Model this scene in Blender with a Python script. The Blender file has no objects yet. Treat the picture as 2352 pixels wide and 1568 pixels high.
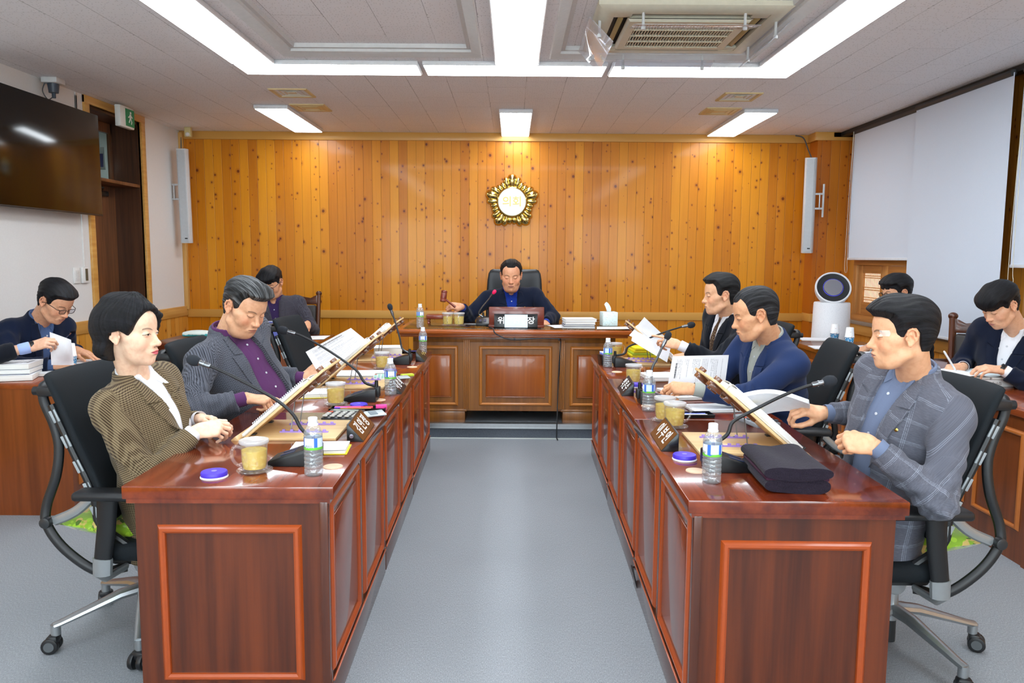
import bpy, bmesh, math, random
import numpy as np
from mathutils import Matrix, Vector, Euler
R = math.radians
COL = bpy.context.scene.collection
random.seed(4)
# ------------------------------------------------------------------ camera model (pixel -> world point, used to lay the room out)
F = 1760.; TH = R(6.29); RO = R(0.4); CZ = 1.457
def ray(x, y):
    u = x - 1176; v = 784 - y
    c, s = math.cos(RO), math.sin(RO)
    a = (u*c - v*s)/F; b = (u*s + v*c)/F
    return (a, math.cos(TH) + b*math.sin(TH), -math.sin(TH) + b*math.cos(TH))
def PY(x, y, Y):
    d = ray(x, y); t = Y/d[1]; return Vector((d[0]*t, Y, CZ + d[2]*t))
def PZ(x, y, Z):
    d = ray(x, y); t = (Z - CZ)/d[2]; return Vector((d[0]*t, d[1]*t, Z))
def PX(x, y, X):
    d = ray(x, y); t = X/d[0]; return Vector((X, d[1]*t, CZ + d[2]*t))

# ------------------------------------------------------------------ materials
def lin(c):
    if isinstance(c, str):
        c = tuple(int(c[i:i+2], 16) for i in (0, 2, 4))
    o = []
    for v in c[:3]:
        v = v/255.
        o.append(v/12.92 if v <= .04045 else ((v + .055)/1.055)**2.4)
    return (o[0], o[1], o[2], 1.)
class X_:
    """a socket with arithmetic"""
    def __init__(s, t, so): s.t = t; s.so = so
    def m(s, op, b=None, c=None):
        n = s.t.nodes.new('ShaderNodeMath'); n.operation = op
        for i, v in enumerate((s, b, c)):
            if v is None: continue
            if isinstance(v, X_): s.t.links.new(v.so, n.inputs[i])
            else: n.inputs[i].default_value = v
        return X_(s.t, n.outputs[0])
    def __add__(s, o): return s.m('ADD', o)
    def __sub__(s, o): return s.m('SUBTRACT', o)
    def __mul__(s, o): return s.m('MULTIPLY', o)
    def __truediv__(s, o): return s.m('DIVIDE', o)
    def abs(s): return s.m('ABSOLUTE')
    def frac(s): return s.m('FRACT')
    def floor(s): return s.m('FLOOR')
    def lt(s, o): return s.m('LESS_THAN', o)
    def gt(s, o): return s.m('GREATER_THAN', o)
    def sin(s): return s.m('SINE')
    def min(s, o): return s.m('MINIMUM', o)
    def max(s, o): return s.m('MAXIMUM', o)
    def ss(s, a, b):      # smoothstep a->b gives 0..1
        n = s.t.nodes.new('ShaderNodeMapRange'); n.interpolation_type = 'SMOOTHSTEP'
        s.t.links.new(s.so, n.inputs[0])
        if a < b:
            n.inputs[1].default_value = a; n.inputs[2].default_value = b; n.inputs[3].default_value = 0; n.inputs[4].default_value = 1
        else:
            n.inputs[1].default_value = b; n.inputs[2].default_value = a; n.inputs[3].default_value = 1; n.inputs[4].default_value = 0
        return X_(s.t, n.outputs[0])
class MT:
    def __init__(s, name):
        s.mat = bpy.data.materials.new(name); s.mat.use_nodes = True
        s.t = s.mat.node_tree; s.b = s.t.nodes['Principled BSDF']; s.out = s.t.nodes['Material Output']
    def coord(s, kind='Object'):
        n = s.t.nodes.new('ShaderNodeTexCoord'); return n.outputs[kind]
    def attr(s, name):
        n = s.t.nodes.new('ShaderNodeAttribute'); n.attribute_name = name; return n.outputs['Vector']
    def sep(s, v):
        n = s.t.nodes.new('ShaderNodeSeparateXYZ'); s.t.links.new(v, n.inputs[0])
        return [X_(s.t, n.outputs[i]) for i in range(3)]
    def comb(s, x, y, z):
        n = s.t.nodes.new('ShaderNodeCombineXYZ')
        for i, v in enumerate((x, y, z)):
            if isinstance(v, X_): s.t.links.new(v.so, n.inputs[i])
            else: n.inputs[i].default_value = v
        return n.outputs[0]
    def scale(s, v, sc):
        x, y, z = s.sep(v); return s.comb(x*sc[0], y*sc[1], z*sc[2])
    def noise(s, v, scale=1., detail=2., rough=.5):
        n = s.t.nodes.new('ShaderNodeTexNoise'); s.t.links.new(v, n.inputs['Vector'])
        n.inputs['Scale'].default_value = scale; n.inputs['Detail'].default_value = detail; n.inputs['Roughness'].default_value = rough
        return X_(s.t, n.outputs[0])
    def white(s, v):
        n = s.t.nodes.new('ShaderNodeTexWhiteNoise'); n.noise_dimensions = '3D'; s.t.links.new(v, n.inputs['Vector'])
        return X_(s.t, n.outputs[0])
    def vor(s, v, scale=1., dim='3D'):
        n = s.t.nodes.new('ShaderNodeTexVoronoi'); n.voronoi_dimensions = dim; s.t.links.new(v, n.inputs['Vector']); n.inputs['Scale'].default_value = scale
        sp = s.t.nodes.new('ShaderNodeSeparateColor'); s.t.links.new(n.outputs['Color'], sp.inputs[0])
        return X_(s.t, n.outputs['Distance']), X_(s.t, sp.outputs[0])
    def mix(s, fac, a, b):
        n = s.t.nodes.new('ShaderNodeMix'); n.data_type = 'RGBA'
        if isinstance(fac, X_): s.t.links.new(fac.so, n.inputs[0])
        else: n.inputs[0].default_value = fac
        for i, c in ((6, a), (7, b)):
            if isinstance(c, (tuple, str)): n.inputs[i].default_value = lin(c)
            else: s.t.links.new(c, n.inputs[i])
        return n.outputs[2]
    def ramp(s, fac, stops):
        n = s.t.nodes.new('ShaderNodeValToRGB'); s.t.links.new(fac.so, n.inputs[0])
        e = n.color_ramp.elements
        while len(e) < len(stops): e.new(.5)
        for k, (p, c) in enumerate(stops): e[k].position = p; e[k].color = lin(c)
        return n.outputs[0]
    def set(s, color=None, rough=.5, metal=0., spec=.5, coat=0., alpha=None, emit=None, estr=1., sheen=0., trans=0., ior=1.45):
        b = s.b
        if color is not None:
            if isinstance(color, (tuple, str)): b.inputs['Base Color'].default_value = lin(color)
            else: s.t.links.new(color, b.inputs['Base Color'])
        if isinstance(rough, X_): s.t.links.new(rough.so, b.inputs['Roughness'])
        else: b.inputs['Roughness'].default_value = rough
        b.inputs['Metallic'].default_value = metal
        b.inputs['Specular IOR Level'].default_value = spec
        b.inputs['Coat Weight'].default_value = coat
        b.inputs['Coat Roughness'].default_value = .08
        b.inputs['Sheen Weight'].default_value = sheen
        b.inputs['Transmission Weight'].default_value = trans
        b.inputs['IOR'].default_value = ior
        if emit is not None:
            b.inputs['Emission Color'].default_value = lin(emit); b.inputs['Emission Strength'].default_value = estr
        return s
    def bump(s, h, strength=.3, dist=.002):
        n = s.t.nodes.new('ShaderNodeBump'); s.t.links.new(h.so, n.inputs['Height'])
        n.inputs['Strength'].default_value = strength; n.inputs['Distance'].default_value = dist
        s.t.links.new(n.outputs[0], s.b.inputs['Normal']); return s
_MC = {}
def simple(name, color, rough=.5, metal=0., bump=None, **k):
    if name in _MC: return _MC[name]
    m = MT(name); co = m.coord()
    n = m.noise(co, 35, 3)
    r, g, b = [int(color[i:i+2], 16) for i in (0, 2, 4)]
    dk = tuple(max(0, int(c*.93)) for c in (r, g, b))
    m.set(m.mix(n, dk, (r, g, b)), rough, metal, **k)
    if bump: m.bump(m.noise(co, bump[0], 2), bump[1], bump[2])
    _MC[name] = m.mat; return m.mat
def thin_clear(name, tint='ffffff', gloss=.12, diff=0., dcol='ffffff', bscale=0):
    """clear thin plastic / glass: lets light through, mirrors at its edges"""
    if name in _MC: return _MC[name]
    m = MT(name); t = m.t; t.nodes.remove(m.b)
    tr = t.nodes.new('ShaderNodeBsdfTransparent'); tr.inputs[0].default_value = lin(tint)
    gl = t.nodes.new('ShaderNodeBsdfGlossy'); gl.inputs['Roughness'].default_value = .05
    fr = t.nodes.new('ShaderNodeLayerWeight'); fr.inputs[0].default_value = .35
    if bscale:
        bp = t.nodes.new('ShaderNodeBump'); bp.inputs['Strength'].default_value = 1.; bp.inputs['Distance'].default_value = .0015
        d, _c = m.vor(m.coord(), bscale); t.links.new(d.so, bp.inputs['Height'])
        t.links.new(bp.outputs[0], gl.inputs['Normal'])
    f = X_(t, fr.outputs['Facing']).m('POWER', 2.5)*.55 + gloss*.5
    mx = t.nodes.new('ShaderNodeMixShader'); t.links.new(f.so, mx.inputs[0]); t.links.new(tr.outputs[0], mx.inputs[1]); t.links.new(gl.outputs[0], mx.inputs[2])
    last = mx
    if diff:
        df = t.nodes.new('ShaderNodeBsdfDiffuse'); df.inputs[0].default_value = lin(dcol)
        m2 = t.nodes.new('ShaderNodeMixShader'); m2.inputs[0].default_value = diff
        t.links.new(mx.outputs[0], m2.inputs[1]); t.links.new(df.outputs[0], m2.inputs[2]); last = m2
    t.links.new(last.outputs[0], m.out.inputs[0])
    _MC[name] = m.mat; return m.mat
def wood(name, dark, light, axis, rough=.3, coat=.3, gs=1., bump=.15):
    """fine grained timber, grain along axis 0/1/2"""
    if name in _MC: return _MC[name]
    m = MT(name); sc = [38., 38., 38.]; sc[axis] = 1.6
    v = m.scale(m.coord(), [c*gs for c in sc])
    n = m.noise(v, 1., 4, .6); sc2 = [7., 7., 7.]; sc2[axis] = .7
    n2 = m.noise(m.scale(m.coord(), sc2), 1., 2)
    f = (n*.65 + n2*.5).ss(.35, .8)
    m.set(m.mix(f, dark, light), rough, coat=coat); m.bump(n, bump, .001)
    _MC[name] = m.mat; return m.mat
def knotty(name, ax, dark='b06206', mid='cf7f0c', lightc='e3981c', w=.0955, rough=.32, seams=True, knots=1.):
    """knotty tongue-and-groove boards; ax = horizontal axis across the boards"""
    if name in _MC: return _MC[name]
    m = MT(name); xyz = m.sep(m.coord()); a = xyz[ax]; z = xyz[2]
    q = a/w; idn = q.floor(); u = q.frac()
    rnd = m.white(m.comb(idn, 3.3, 1.7)); rnd2 = m.white(m.comb(idn, 9.1, 4.))
    g = m.noise(m.comb(a*55, idn*5.7, z*2.2), 1., 4, .6)
    g2 = m.noise(m.comb(a*9, idn*3.1, z*1.1), 1., 2)
    f = (rnd*.55 + g*.35 + g2*.35 - .12)
    col = m.ramp(f, [(0., dark), (.45, mid), (.95, lightc)])
    # knots
    for sc, thr, keep, kc in ((5.2, .07, .45, '5a1f06'), (9.5, .085, .38, '6a2a08')):
        kx = a + m.noise(m.comb(a*9, z*9, 2.), 1., 1)*.012
        d, cr = m.vor(m.comb(kx*1.0 + idn*.37, z*.85 + rnd2*3., 0.), sc, '2D')
        rad = (cr - (1 - keep*knots))*(thr/(keep*knots)) + .018
        on = cr.gt(1 - keep*knots)
        halo = (d/rad).ss(2.6, .9)*on*.45
        core = (d/rad).ss(1.05, .6)*on*.85
        col = m.mix(halo, col, '9c4a10'); col = m.mix(core, col, kc)
    if seams:
        e = (u - .5).abs()
        col = m.mix(e.gt(.487)*.75, col, '4a2106')
        m.bump(e.ss(.46, .5)*-1. + g*.1, .5, .003)
    m.set(col, rough+.06, coat=.14, spec=.35)
    _MC[name] = m.mat; return m.mat
def metalm(name, c='b8bcc0', rough=.3): return simple(name, c, rough, 1.)

# ------------------------------------------------------------------ object bookkeeping
def props(o, label=None, cat=None, group=None, kind=None):
    if label: o['label'] = label
    if cat: o['category'] = cat
    if group: o['group'] = group
    if kind: o['kind'] = kind
    return o
def thing(name, label, cat, loc=(0, 0, 0), rz=0., group=None, rot=None):
    o = bpy.data.objects.new(name, None); COL.objects.link(o)
    o.location = loc; o.rotation_euler = rot or (0, 0, rz); o.empty_display_size = .05
    return props(o, label, cat, group)
def link(name, me, parent=None, loc=None, rot=None):
    o = bpy.data.objects.new(name, me); COL.objects.link(o)
    if parent is not None: o.parent = parent
    if loc is not None: o.location = loc
    if rot is not None: o.rotation_euler = rot
    return o
def dup(o, parent=None, loc=None, rz=None, label=None, group=None):
    c = o.copy(); COL.objects.link(c); c.parent = parent
    for k in list(o.children): dup(k, c)
    if loc is not None: c.location = loc
    if rz is not None: c.rotation_euler = (0, 0, rz)
    if label: c['label'] = label
    if group: c['group'] = group
    return c

class MB:
    """collects shapes into one mesh"""
    def __init__(s): s.bm = bmesh.new(); s.M = Matrix.Identity(4)
    def _add(s, tmp, M=None, mi=0):
        if M is not None: tmp.transform(M)
        tmp.transform(s.M)
        for f in tmp.faces: f.material_index = mi
        me = bpy.data.meshes.new('t'); tmp.to_mesh(me); tmp.free()
        s.bm.from_mesh(me); bpy.data.meshes.remove(me); return s
    def box(s, c, d, bev=0., rot=None, mi=0, seg=2):
        t = bmesh.new(); bmesh.ops.create_cube(t, size=1.)
        t.transform(Matrix.Diagonal((d[0], d[1], d[2], 1)))
        if bev: bmesh.ops.bevel(t, geom=list(t.edges), offset=bev, segments=seg, affect='EDGES', profile=.5, clamp_overlap=True)
        M = Matrix.Translation(c)
        if rot is not None: M = M @ Euler(rot).to_matrix().to_4x4()
        return s._add(t, M, mi)
    def span(s, lo, hi, bev=0., mi=0):
        return s.box([(a+b)/2 for a, b in zip(lo, hi)], [abs(b-a) for a, b in zip(lo, hi)], bev, mi=mi)
    def cyl(s, c, r, h, n=24, r2=None, rot=None, mi=0, bev=0.):
        t = bmesh.new(); bmesh.ops.create_cone(t, cap_ends=True, segments=n, radius1=r, radius2=r if r2 is None else r2, depth=h)
        if bev:
            es = [e for e in t.edges if abs(e.verts[0].co.z - e.verts[1].co.z) < 1e-6]
            bmesh.ops.bevel(t, geom=es, offset=bev, segments=2, affect='EDGES', profile=.5)
        M = Matrix.Translation(c)
        if rot is not None: M = M @ Euler(rot).to_matrix().to_4x4()
        return s._add(t, M, mi)
    def sph(s, c, r, n=20, mi=0, rot=None):
        t = bmesh.new(); bmesh.ops.create_uvsphere(t, u_segments=n, v_segments=max(6, n//2), radius=1.)
        if not hasattr(r, '__len__'): r = (r, r, r)
        t.transform(Matrix.Diagonal((r[0], r[1], r[2], 1)))
        M = Matrix.Translation(c)
        if rot is not None: M = M @ Euler(rot).to_matrix().to_4x4()
        return s._add(t, M, mi)
    def lathe(s, prof, n=32, mi=0, M=None, wob=None):
        t = bmesh.new(); rings = []
        for r, z in prof:
            if r < 1e-6: rings.append([t.verts.new((0, 0, z))])
            else: rings.append([t.verts.new((r*math.cos(2*math.pi*i/n)*(1 if wob is None else wob(i, z)), r*math.sin(2*math.pi*i/n)*(1 if wob is None else wob(i, z)), z)) for i in range(n)])
        for A, B in zip(rings, rings[1:]):
            for i in range(n):
                j = (i+1) % n
                try:
                    if len(A) == 1 and len(B) == 1: continue
                    if len(A) == 1: t.faces.new((A[0], B[j], B[i]))
                    elif len(B) == 1: t.faces.new((A[i], A[j], B[0]))
                    else: t.faces.new((A[i], A[j], B[j], B[i]))
                except ValueError: pass
        return s._add(t, M, mi)
    def tube(s, pts, r, n=10, mi=0, flat=None, caps=True):
        """round (or oval, flat=(a,b)) rod along a smooth path"""
        pts = [Vector(p) for p in pts]; rr = r if hasattr(r, '__len__') else [r]*len(pts)
        t = bmesh.new(); rings = []; up = Vector((0, 0, 1))
        prev = None
        for i, p in enumerate(pts):
            d = (pts[min(i+1, len(pts)-1)] - pts[max(i-1, 0)]).normalized()
            if prev is None:
                sd = d.cross(up if abs(d.z) < .95 else Vector((0, 1, 0))).normalized()
            else:
                sd = (prev - d*prev.dot(d)).normalized()
            prev = sd; u2 = sd.cross(d)
            fa, fb = flat or (1, 1)
            rings.append([t.verts.new(p + sd*math.cos(2*math.pi*k/n)*rr[i]*fa + u2*math.sin(2*math.pi*k/n)*rr[i]*fb) for k in range(n)])
        for A, B in zip(rings, rings[1:]):
            for k in range(n):
                j = (k+1) % n; t.faces.new((A[k], A[j], B[j], B[k]))
        if caps: t.faces.new(rings[0][::-1]); t.faces.new(rings[-1])
        return s._add(t, None, mi)
    def prism(s, poly, th, M=None, mi=0, bev=0.):
        """2D polygon (x,y) extruded along z by th"""
        t = bmesh.new()
        a = [t.verts.new((x, y, 0)) for x, y in poly]; f = t.faces.new(a)
        r = bmesh.ops.extrude_face_region(t, geom=[f])
        bmesh.ops.translate(t, vec=(0, 0, th), verts=[v for v in r['geom'] if isinstance(v, bmesh.types.BMVert)])
        bmesh.ops.recalc_face_normals(t, faces=t.faces)
        if bev: bmesh.ops.bevel(t, geom=list(t.edges), offset=bev, segments=2, affect='EDGES', profile=.5, clamp_overlap=True)
        return s._add(t, M, mi)
    def ringsweep(s, w, h, prof, M, mi=0):
        """mitred rectangular moulding in the local xy plane, prof=(outward, height)"""
        t = bmesh.new(); n = len(prof); rs = []
        for sx, sy in ((-1, -1), (1, -1), (1, 1), (-1, 1)):
            rs.append([t.verts.new((sx*(w/2 + o), sy*(h/2 + o), z)) for o, z in prof])
        for i in range(4):
            A, B = rs[i], rs[(i+1) % 4]
            for k in range(n-1): t.faces.new((A[k], B[k], B[k+1], A[k+1]))
        bmesh.ops.recalc_face_normals(t, faces=t.faces)
        return s._add(t, M, mi)
    def build(s, name, mats, parent=None, smooth=35, loc=None, rot=None):
        me = bpy.data.meshes.new(name); s.bm.to_mesh(me); s.bm.free()
        for m in (mats if isinstance(mats, (list, tuple)) else [mats]): me.materials.append(m)
        if smooth:
            me.polygons.foreach_set('use_smooth', [True]*len(me.polygons))
            me.set_sharp_from_angle(angle=R(smooth))
        return link(name, me, parent, loc, rot)
def one(name, mats, label, cat, mb, group=None, loc=None, rot=None, smooth=35):
    return props(mb.build(name, mats, None, smooth, loc, rot), label, cat, group)
def spline(pts, n=24):
    """Catmull-Rom through points"""
    P = [Vector(p) for p in pts]; P = [P[0]*2 - P[1]] + P + [P[-1]*2 - P[-2]]
    out = []
    for i in range(1, len(P)-2):
        for k in range(n):
            t = k/n; a, b, c, d = P[i-1], P[i], P[i+1], P[i+2]
            out.append(.5*((2*b) + (c-a)*t + (2*a-5*b+4*c-d)*t*t + (3*b-a-3*c+d)*t**3))
    out.append(P[-2]); return out
def sheet(name, fn, nu, nv, mat, parent=None, th=.0012, size=(.21, .297)):
    """a bent sheet of real thickness; writes page coordinates for the print"""
    P = [[Vector(fn(i/nu, j/nv)) for j in range(nv+1)] for i in range(nu+1)]
    vs, fs, pat = [], [], []
    for side in (0, 1):
        for i in range(nu+1):
            for j in range(nv+1):
                du = P[min(i+1, nu)][j] - P[max(i-1, 0)][j]; dv = P[i][min(j+1, nv)] - P[i][max(j-1, 0)]
                nn = du.cross(dv).normalized()
                vs.append(P[i][j] + nn*(th/2 if side else -th/2)); pat.append((i/nu*size[0], j/nv*size[1], 0 if side else 1))
    o = (nu+1)*(nv+1); ix = lambda i, j, s_: s_*o + i*(nv+1) + j
    for i in range(nu):
        for j in range(nv):
            fs.append((ix(i, j, 1), ix(i+1, j, 1), ix(i+1, j+1, 1), ix(i, j+1, 1)))
            fs.append((ix(i, j, 0), ix(i, j+1, 0), ix(i+1, j+1, 0), ix(i+1, j, 0)))
    for i in range(nu):
        fs.append((ix(i, 0, 0), ix(i+1, 0, 0), ix(i+1, 0, 1), ix(i, 0, 1))); fs.append((ix(i, nv, 0), ix(i, nv, 1), ix(i+1, nv, 1), ix(i+1, nv, 0)))
    for j in range(nv):
        fs.append((ix(0, j, 0), ix(0, j, 1), ix(0, j+1, 1), ix(0, j+1, 0))); fs.append((ix(nu, j, 0), ix(nu, j+1, 0), ix(nu, j+1, 1), ix(nu, j, 1)))
    me = bpy.data.meshes.new(name); me.from_pydata([tuple(v) for v in vs], [], fs); me.materials.append(mat)
    at = me.attributes.new('pat', 'FLOAT_VECTOR', 'POINT'); at.data.foreach_set('vector', np.array(pat, dtype=np.float32).ravel())
    me.polygons.foreach_set('use_smooth', [True]*len(me.polygons)); me.set_sharp_from_angle(angle=R(50))
    return link(name, me, parent)
def text(body, size, mat, parent, M, depth=.0006, name='lettering', sx=1., bold=0.):
    c = bpy.data.curves.new('t', 'FONT'); c.body = body; c.size = size; c.align_x = 'CENTER'; c.align_y = 'CENTER'; c.extrude = depth; c.offset = bold
    o = bpy.data.objects.new('t', c); COL.objects.link(o)
    bpy.context.view_layer.update()
    me = bpy.data.meshes.new_from_object(o.evaluated_get(bpy.context.evaluated_depsgraph_get()))
    bpy.data.objects.remove(o); bpy.data.curves.remove(c)
    me.transform(Matrix.Diagonal((sx, 1, 1, 1))); me.transform(M); me.materials.clear(); me.materials.append(mat)
    me.name = name
    return link(name, me, parent)
def fr(o, x, y):   # frame from origin, x axis, y axis
    x = Vector(x).normalized(); y = Vector(y); y = (y - x*y.dot(x)).normalized(); z = x.cross(y)
    return Matrix(((x.x, y.x, z.x, o[0]), (x.y, y.y, z.y, o[1]), (x.z, y.z, z.z, o[2]), (0, 0, 0, 1)))
EXPO = 0.02
# ================================================================== THE ROOM
XL, XR, YB, YF, H = -3.597, 3.60, 8.45, -2.6, 2.78
def st(name, mats, mb, smooth=0, parent=None):
    o = mb.build(name, mats, parent, smooth)
    if parent is None: o['kind'] = 'structure'
    return o
def m_ceiling():
    m = MT('ceiling_tiles'); x, y, z = m.sep(m.coord())
    q = (x + 1.705)/.3; cid = q.floor(); fx = q.frac()
    fy = ((y + cid*.2)/.6).frac(); row = ((y + cid*.2)/.6).floor()
    r1 = m.white(m.comb(cid, row, 1.)); r2 = m.white(m.comb(cid, row, 5.)); r3 = m.white(m.comb(cid, row, 8.))
    lx = (fx - .5).abs().gt(.494)*(r1*.75 + .1); ly = (fy - .5).abs().gt(.497)*(r2*.55)
    sx = (fx - .5).abs().gt(.47); sy = ((fy - .5).abs() - .46).abs().lt(.012)
    pin = sx*sy*.5*m.noise(m.comb(x*60, y*60, 0.), 1., 0).gt(.45)
    d, c = m.vor(m.comb(x*1., y*.55, 0.), 52, '2D')
    hole = d.lt(.16)*c.gt(.35)*.28
    base = m.mix(r3*.5, 'f1f1f3', 'ebebed')
    col = m.mix(lx.max(ly), base, '6e6e70'); col = m.mix(hole.max(pin), col, '85837f')
    m.set(col, .85, spec=.2); return m.mat
def m_wallpaper():
    m = MT('wallpaper'); co = m.coord(); n = m.noise(co, 160, 2)
    m.set(m.mix(n, 'dedcda', 'e9e8e6'), .75, spec=.25); m.bump(n, .25, .001); return m.mat
def m_carpet(name, a, b, c):
    m = MT(name); x, y, z = m.sep(m.coord())
    n = m.noise(m.comb(x*330, y*95, z*330), 1., 3, .7); n2 = m.noise(m.comb(x*1.3, y*1.3, z), 1., 2); n3 = m.noise(m.comb(x*700, y*300, z*500), 1., 1)
    col = m.ramp(n*.6 + n3*.4, [(.30, a), (.5, b), (.68, c)])
    col = m.mix(n2.ss(.35, .75)*.18, col, '6b6f76')
    m.set(col, .62, spec=.35); m.bump(n, .35, .002); return m.mat
CEIL, WPAP = m_ceiling(), m_wallpaper()
CARPET = m_carpet('carpet', '6b6f74', '888c91', 'adb1b5')
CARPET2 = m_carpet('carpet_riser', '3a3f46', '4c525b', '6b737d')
WHITE = simple('painted_white', 'd8d8d6', .55); WHITE2 = simple('cream_plastic', 'dcd6c0', .45)
PLANK_X = knotty('planks_back', 0); PLANK_Y = knotty('planks_side', 1, 'c47e28', 'd9963a', 'e3ab55')
PLANK_C = knotty('planks_column', 0, 'a8560f', 'c06c1a', 'cf8228')
RAILX = knotty('rail_wood', 2, 'c68a3c', 'd29b4c', 'dcab60', w=3., seams=False, knots=.8)
RAILH = wood('rail_grain', 'c08239', 'dba657', 0, .35, .3); RAILY = wood('rail_grain_y', 'c68d42', 'deae62', 1, .35, .3)
DOORW = wood('door_wood', '4f2f1a', '85532f', 2, .4, .2); DOORD = wood('jamb_wood', '3a2418', '5c3a26', 2, .4, .2)
BLACK = simple('black_plastic', '1b1c1f', .42); DARKM = simple('dark_metal', '2a2c2e', .35)
LAMP = MT('lamp_diffuser').set('ffffff', .5, emit='ecf5fc', estr=14.).mat
LAMPF = simple('lamp_frame', 'e4e6e8', .4)

b = MB(); b.span((XL-.3, YF, -.12), (XR+.3, YB+.2, 0)); st('floor', CARPET, b)
# raised platform at the back with its metal edge
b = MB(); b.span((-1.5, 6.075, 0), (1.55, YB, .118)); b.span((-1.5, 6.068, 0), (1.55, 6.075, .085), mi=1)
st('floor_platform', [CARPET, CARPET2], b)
b = MB()
for z0, z1, y in ((.082, .09, 6.058), (.09, .104, 6.062), (.104, .109, 6.056), (.109, .124, 6.054)): b.span((-1.5, y, z0), (1.55, 6.12 if z0 > .1 else 6.075, z1))
st('trim_1', metalm('brushed_edge', 'cfd2d4', .35), b)
b = MB(); b.span((-1.5, 6.05, .0), (1.55, 6.075, .006)); st('trim_2', simple('edge_bead', 'c9ccc8', .5), b)
# ceiling with two coffers
CO = [(-1.51, -2.4, -.24, 5.255), (.265, -2.4, 1.57, 5.28)]
b = MB(); t = .10
xs = [XL-.3, CO[0][0], CO[0][2], CO[1][0], CO[1][2], XR+.3]
for i in range(0, 6-1):
    if i in (1, 3):
        c = CO[0] if i == 1 else CO[1]
        b.span((xs[i], c[3], H), (xs[i+1], YB+.2, H+t)); b.span((xs[i], YF-.2, H), (xs[i+1], c[1], H+t))
    else: b.span((xs[i], YF-.2, H), (xs[i+1], YB+.2, H+t))
for c in CO: b.span((c[0]-.05, c[1]-.05, H+.055), (c[2]+.05, c[3]+.05, H+.12))
st('ceiling', CEIL, b)
for k, c in enumerate(CO):
    b = MB(); w, h = c[2]-c[0], c[3]-c[1]
    prof = [(-.075, .055), (-.07, .03), (-.045, .028), (-.04, .012), (-.012, .006), (0, .0), (.022, -.008), (.03, .001)]
    b.ringsweep(w, h, prof, Matrix.Translation(((c[0]+c[2])/2, (c[1]+c[3])/2, H)))
    st('trim_%d' % (3+k), WHITE, b, 30)
# walls
b = MB(); b.span((XL-.6, YB, 0), (XR+.3, YB+.2, H)); st('wall_back', PLANK_X, b)
b = MB(); b.span((XL-.3, YF-.2, 0), (XR+.3, YF, H)); st('wall_front', WPAP, b)
D0, D1 = 6.64, 7.545          # door opening
b = MB()
b.span((XL-.14, YF, 0), (XL, D0, H)); b.span((XL-.14, D1, 0), (XL, YB, H)); b.span((XL-.14, D0, 2.715), (XL, D1, H))
b.span((XL-.3, D0-.03, 0), (XL-.13, D0, H)); b.span((XL-.3, D1, 0), (XL-.13, D1+.03, H)); st('wall_left', WPAP, b)
b = MB(); b.span((XL, YF, 0), (XL+.012, D0-.07, .82)); b.span((XL, D1+.07, 0), (XL+.012, YB, .82)); st('wall_left_lower', PLANK_Y, b)
b = MB(); b.span((XL, YF, .795), (XL+.026, D0-.07, .9), .004); b.span((XL, D1+.07, .795), (XL+.026, YB, .9), .004); st('trim_5', RAILY, b, 35)
b = MB(); b.span((XL+.02, YB-.02, .775), (3.2, YB, .862), .004); b.span((3.2, YB-.235, .785), (3.5, YB-.2, .872), .004)
b.span((3.195, YB-.22, .785), (3.215, YB, .872), .004); st('trim_6', RAILX, b, 35)
b = MB(); b.span((XL, YB-.022, 2.695), (3.2, YB, H), .004); b.span((3.17, YB-.235, 2.695), (XR, YB-.2, H), .004); b.span((3.165, YB-.22, 2.695), (3.19, YB, H), .004)
st('trim_7', RAILX, b, 35)
b = MB(); b.span((XL, YB-.05, .86), (XL+.045, YB, H-.02), .003); st('trim_8', wood('post_grain', 'c9924a', 'e0b268', 2, .35, .3), b, 35)
b = MB(); b.span((3.2, YB-.215, 0), (XR, YB, H)); st('wall_column', PLANK_C, b)
# door casing, door leaf, transom
b = MB()
for y0, y1 in ((D0-.075, D0), (D1, D1+.075)): b.span((XL-.02, y0, 0), (XL+.02, y1, H-.001), .003)
b.span((XL-.02, D0-.075, 2.715), (XL+.022, D1+.075, H-.001), .003); st('door_1_casing', RAILY, b, 35)
b = MB(); b.span((XL-.29, D0, 0), (XL-.015, D0+.022, 2.715)); b.span((XL-.29, D1-.022, 0), (XL-.015, D1, 2.715)); b.span((XL-.29, D0, 2.69), (XL-.015, D1, 2.715))
st('door_1_jamb', DOORD, b)
b = MB(); b.span((XL-.30, D0+.02, 2.095), (XL-.01, D1-.02, 2.125), .003); b.span((XL-.30, D0+.02, 2.125), (XL-.2, D1-.02, 2.155), .003)
b.span((XL-.30, D0+.02, 2.60), (XL-.26, D1-.02, 2.69)); b.span((XL-.30, D0+.02, 2.15), (XL-.26, D0+.06, 2.69)); b.span((XL-.30, D1-.04, 2.15), (XL-.26, D1-.02, 2.69))
st('door_1_transom', DOORW, b, 35)
b = MB(); b.span((XL-.285, D0+.05, 2.15), (XL-.279, D1-.035, 2.61)); st('window_1', thin_clear('glass_pane', 'eef4f2', .1), b)
b = MB(); b.span((XL-.30, D0+.022, 0), (XL-.255, D1-.022, 2.095)); d = st('door_1', DOORW, b)
b = MB(); b.cyl((XL-.215, D0+.1, 1.0), .025, .02, rot=(0, R(90), 0)); b.tube([(XL-.215, D0+.1, 1.0), (XL-.19, D0+.1, 1.0), (XL-.19, D0+.2, 1.0)], .009); b.build('door_handle', metalm('handle_steel'), d)
b = MB(); b.box((XL-.235, 7.25, 2.02), (.045, .17, .05), .008); b.tube([(XL-.215, 7.2, 2.04), (XL-.14, 7.1, 2.06), (XL-.2, 6.95, 2.075)], .01); b.build('door_closer', BLACK, d)
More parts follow.
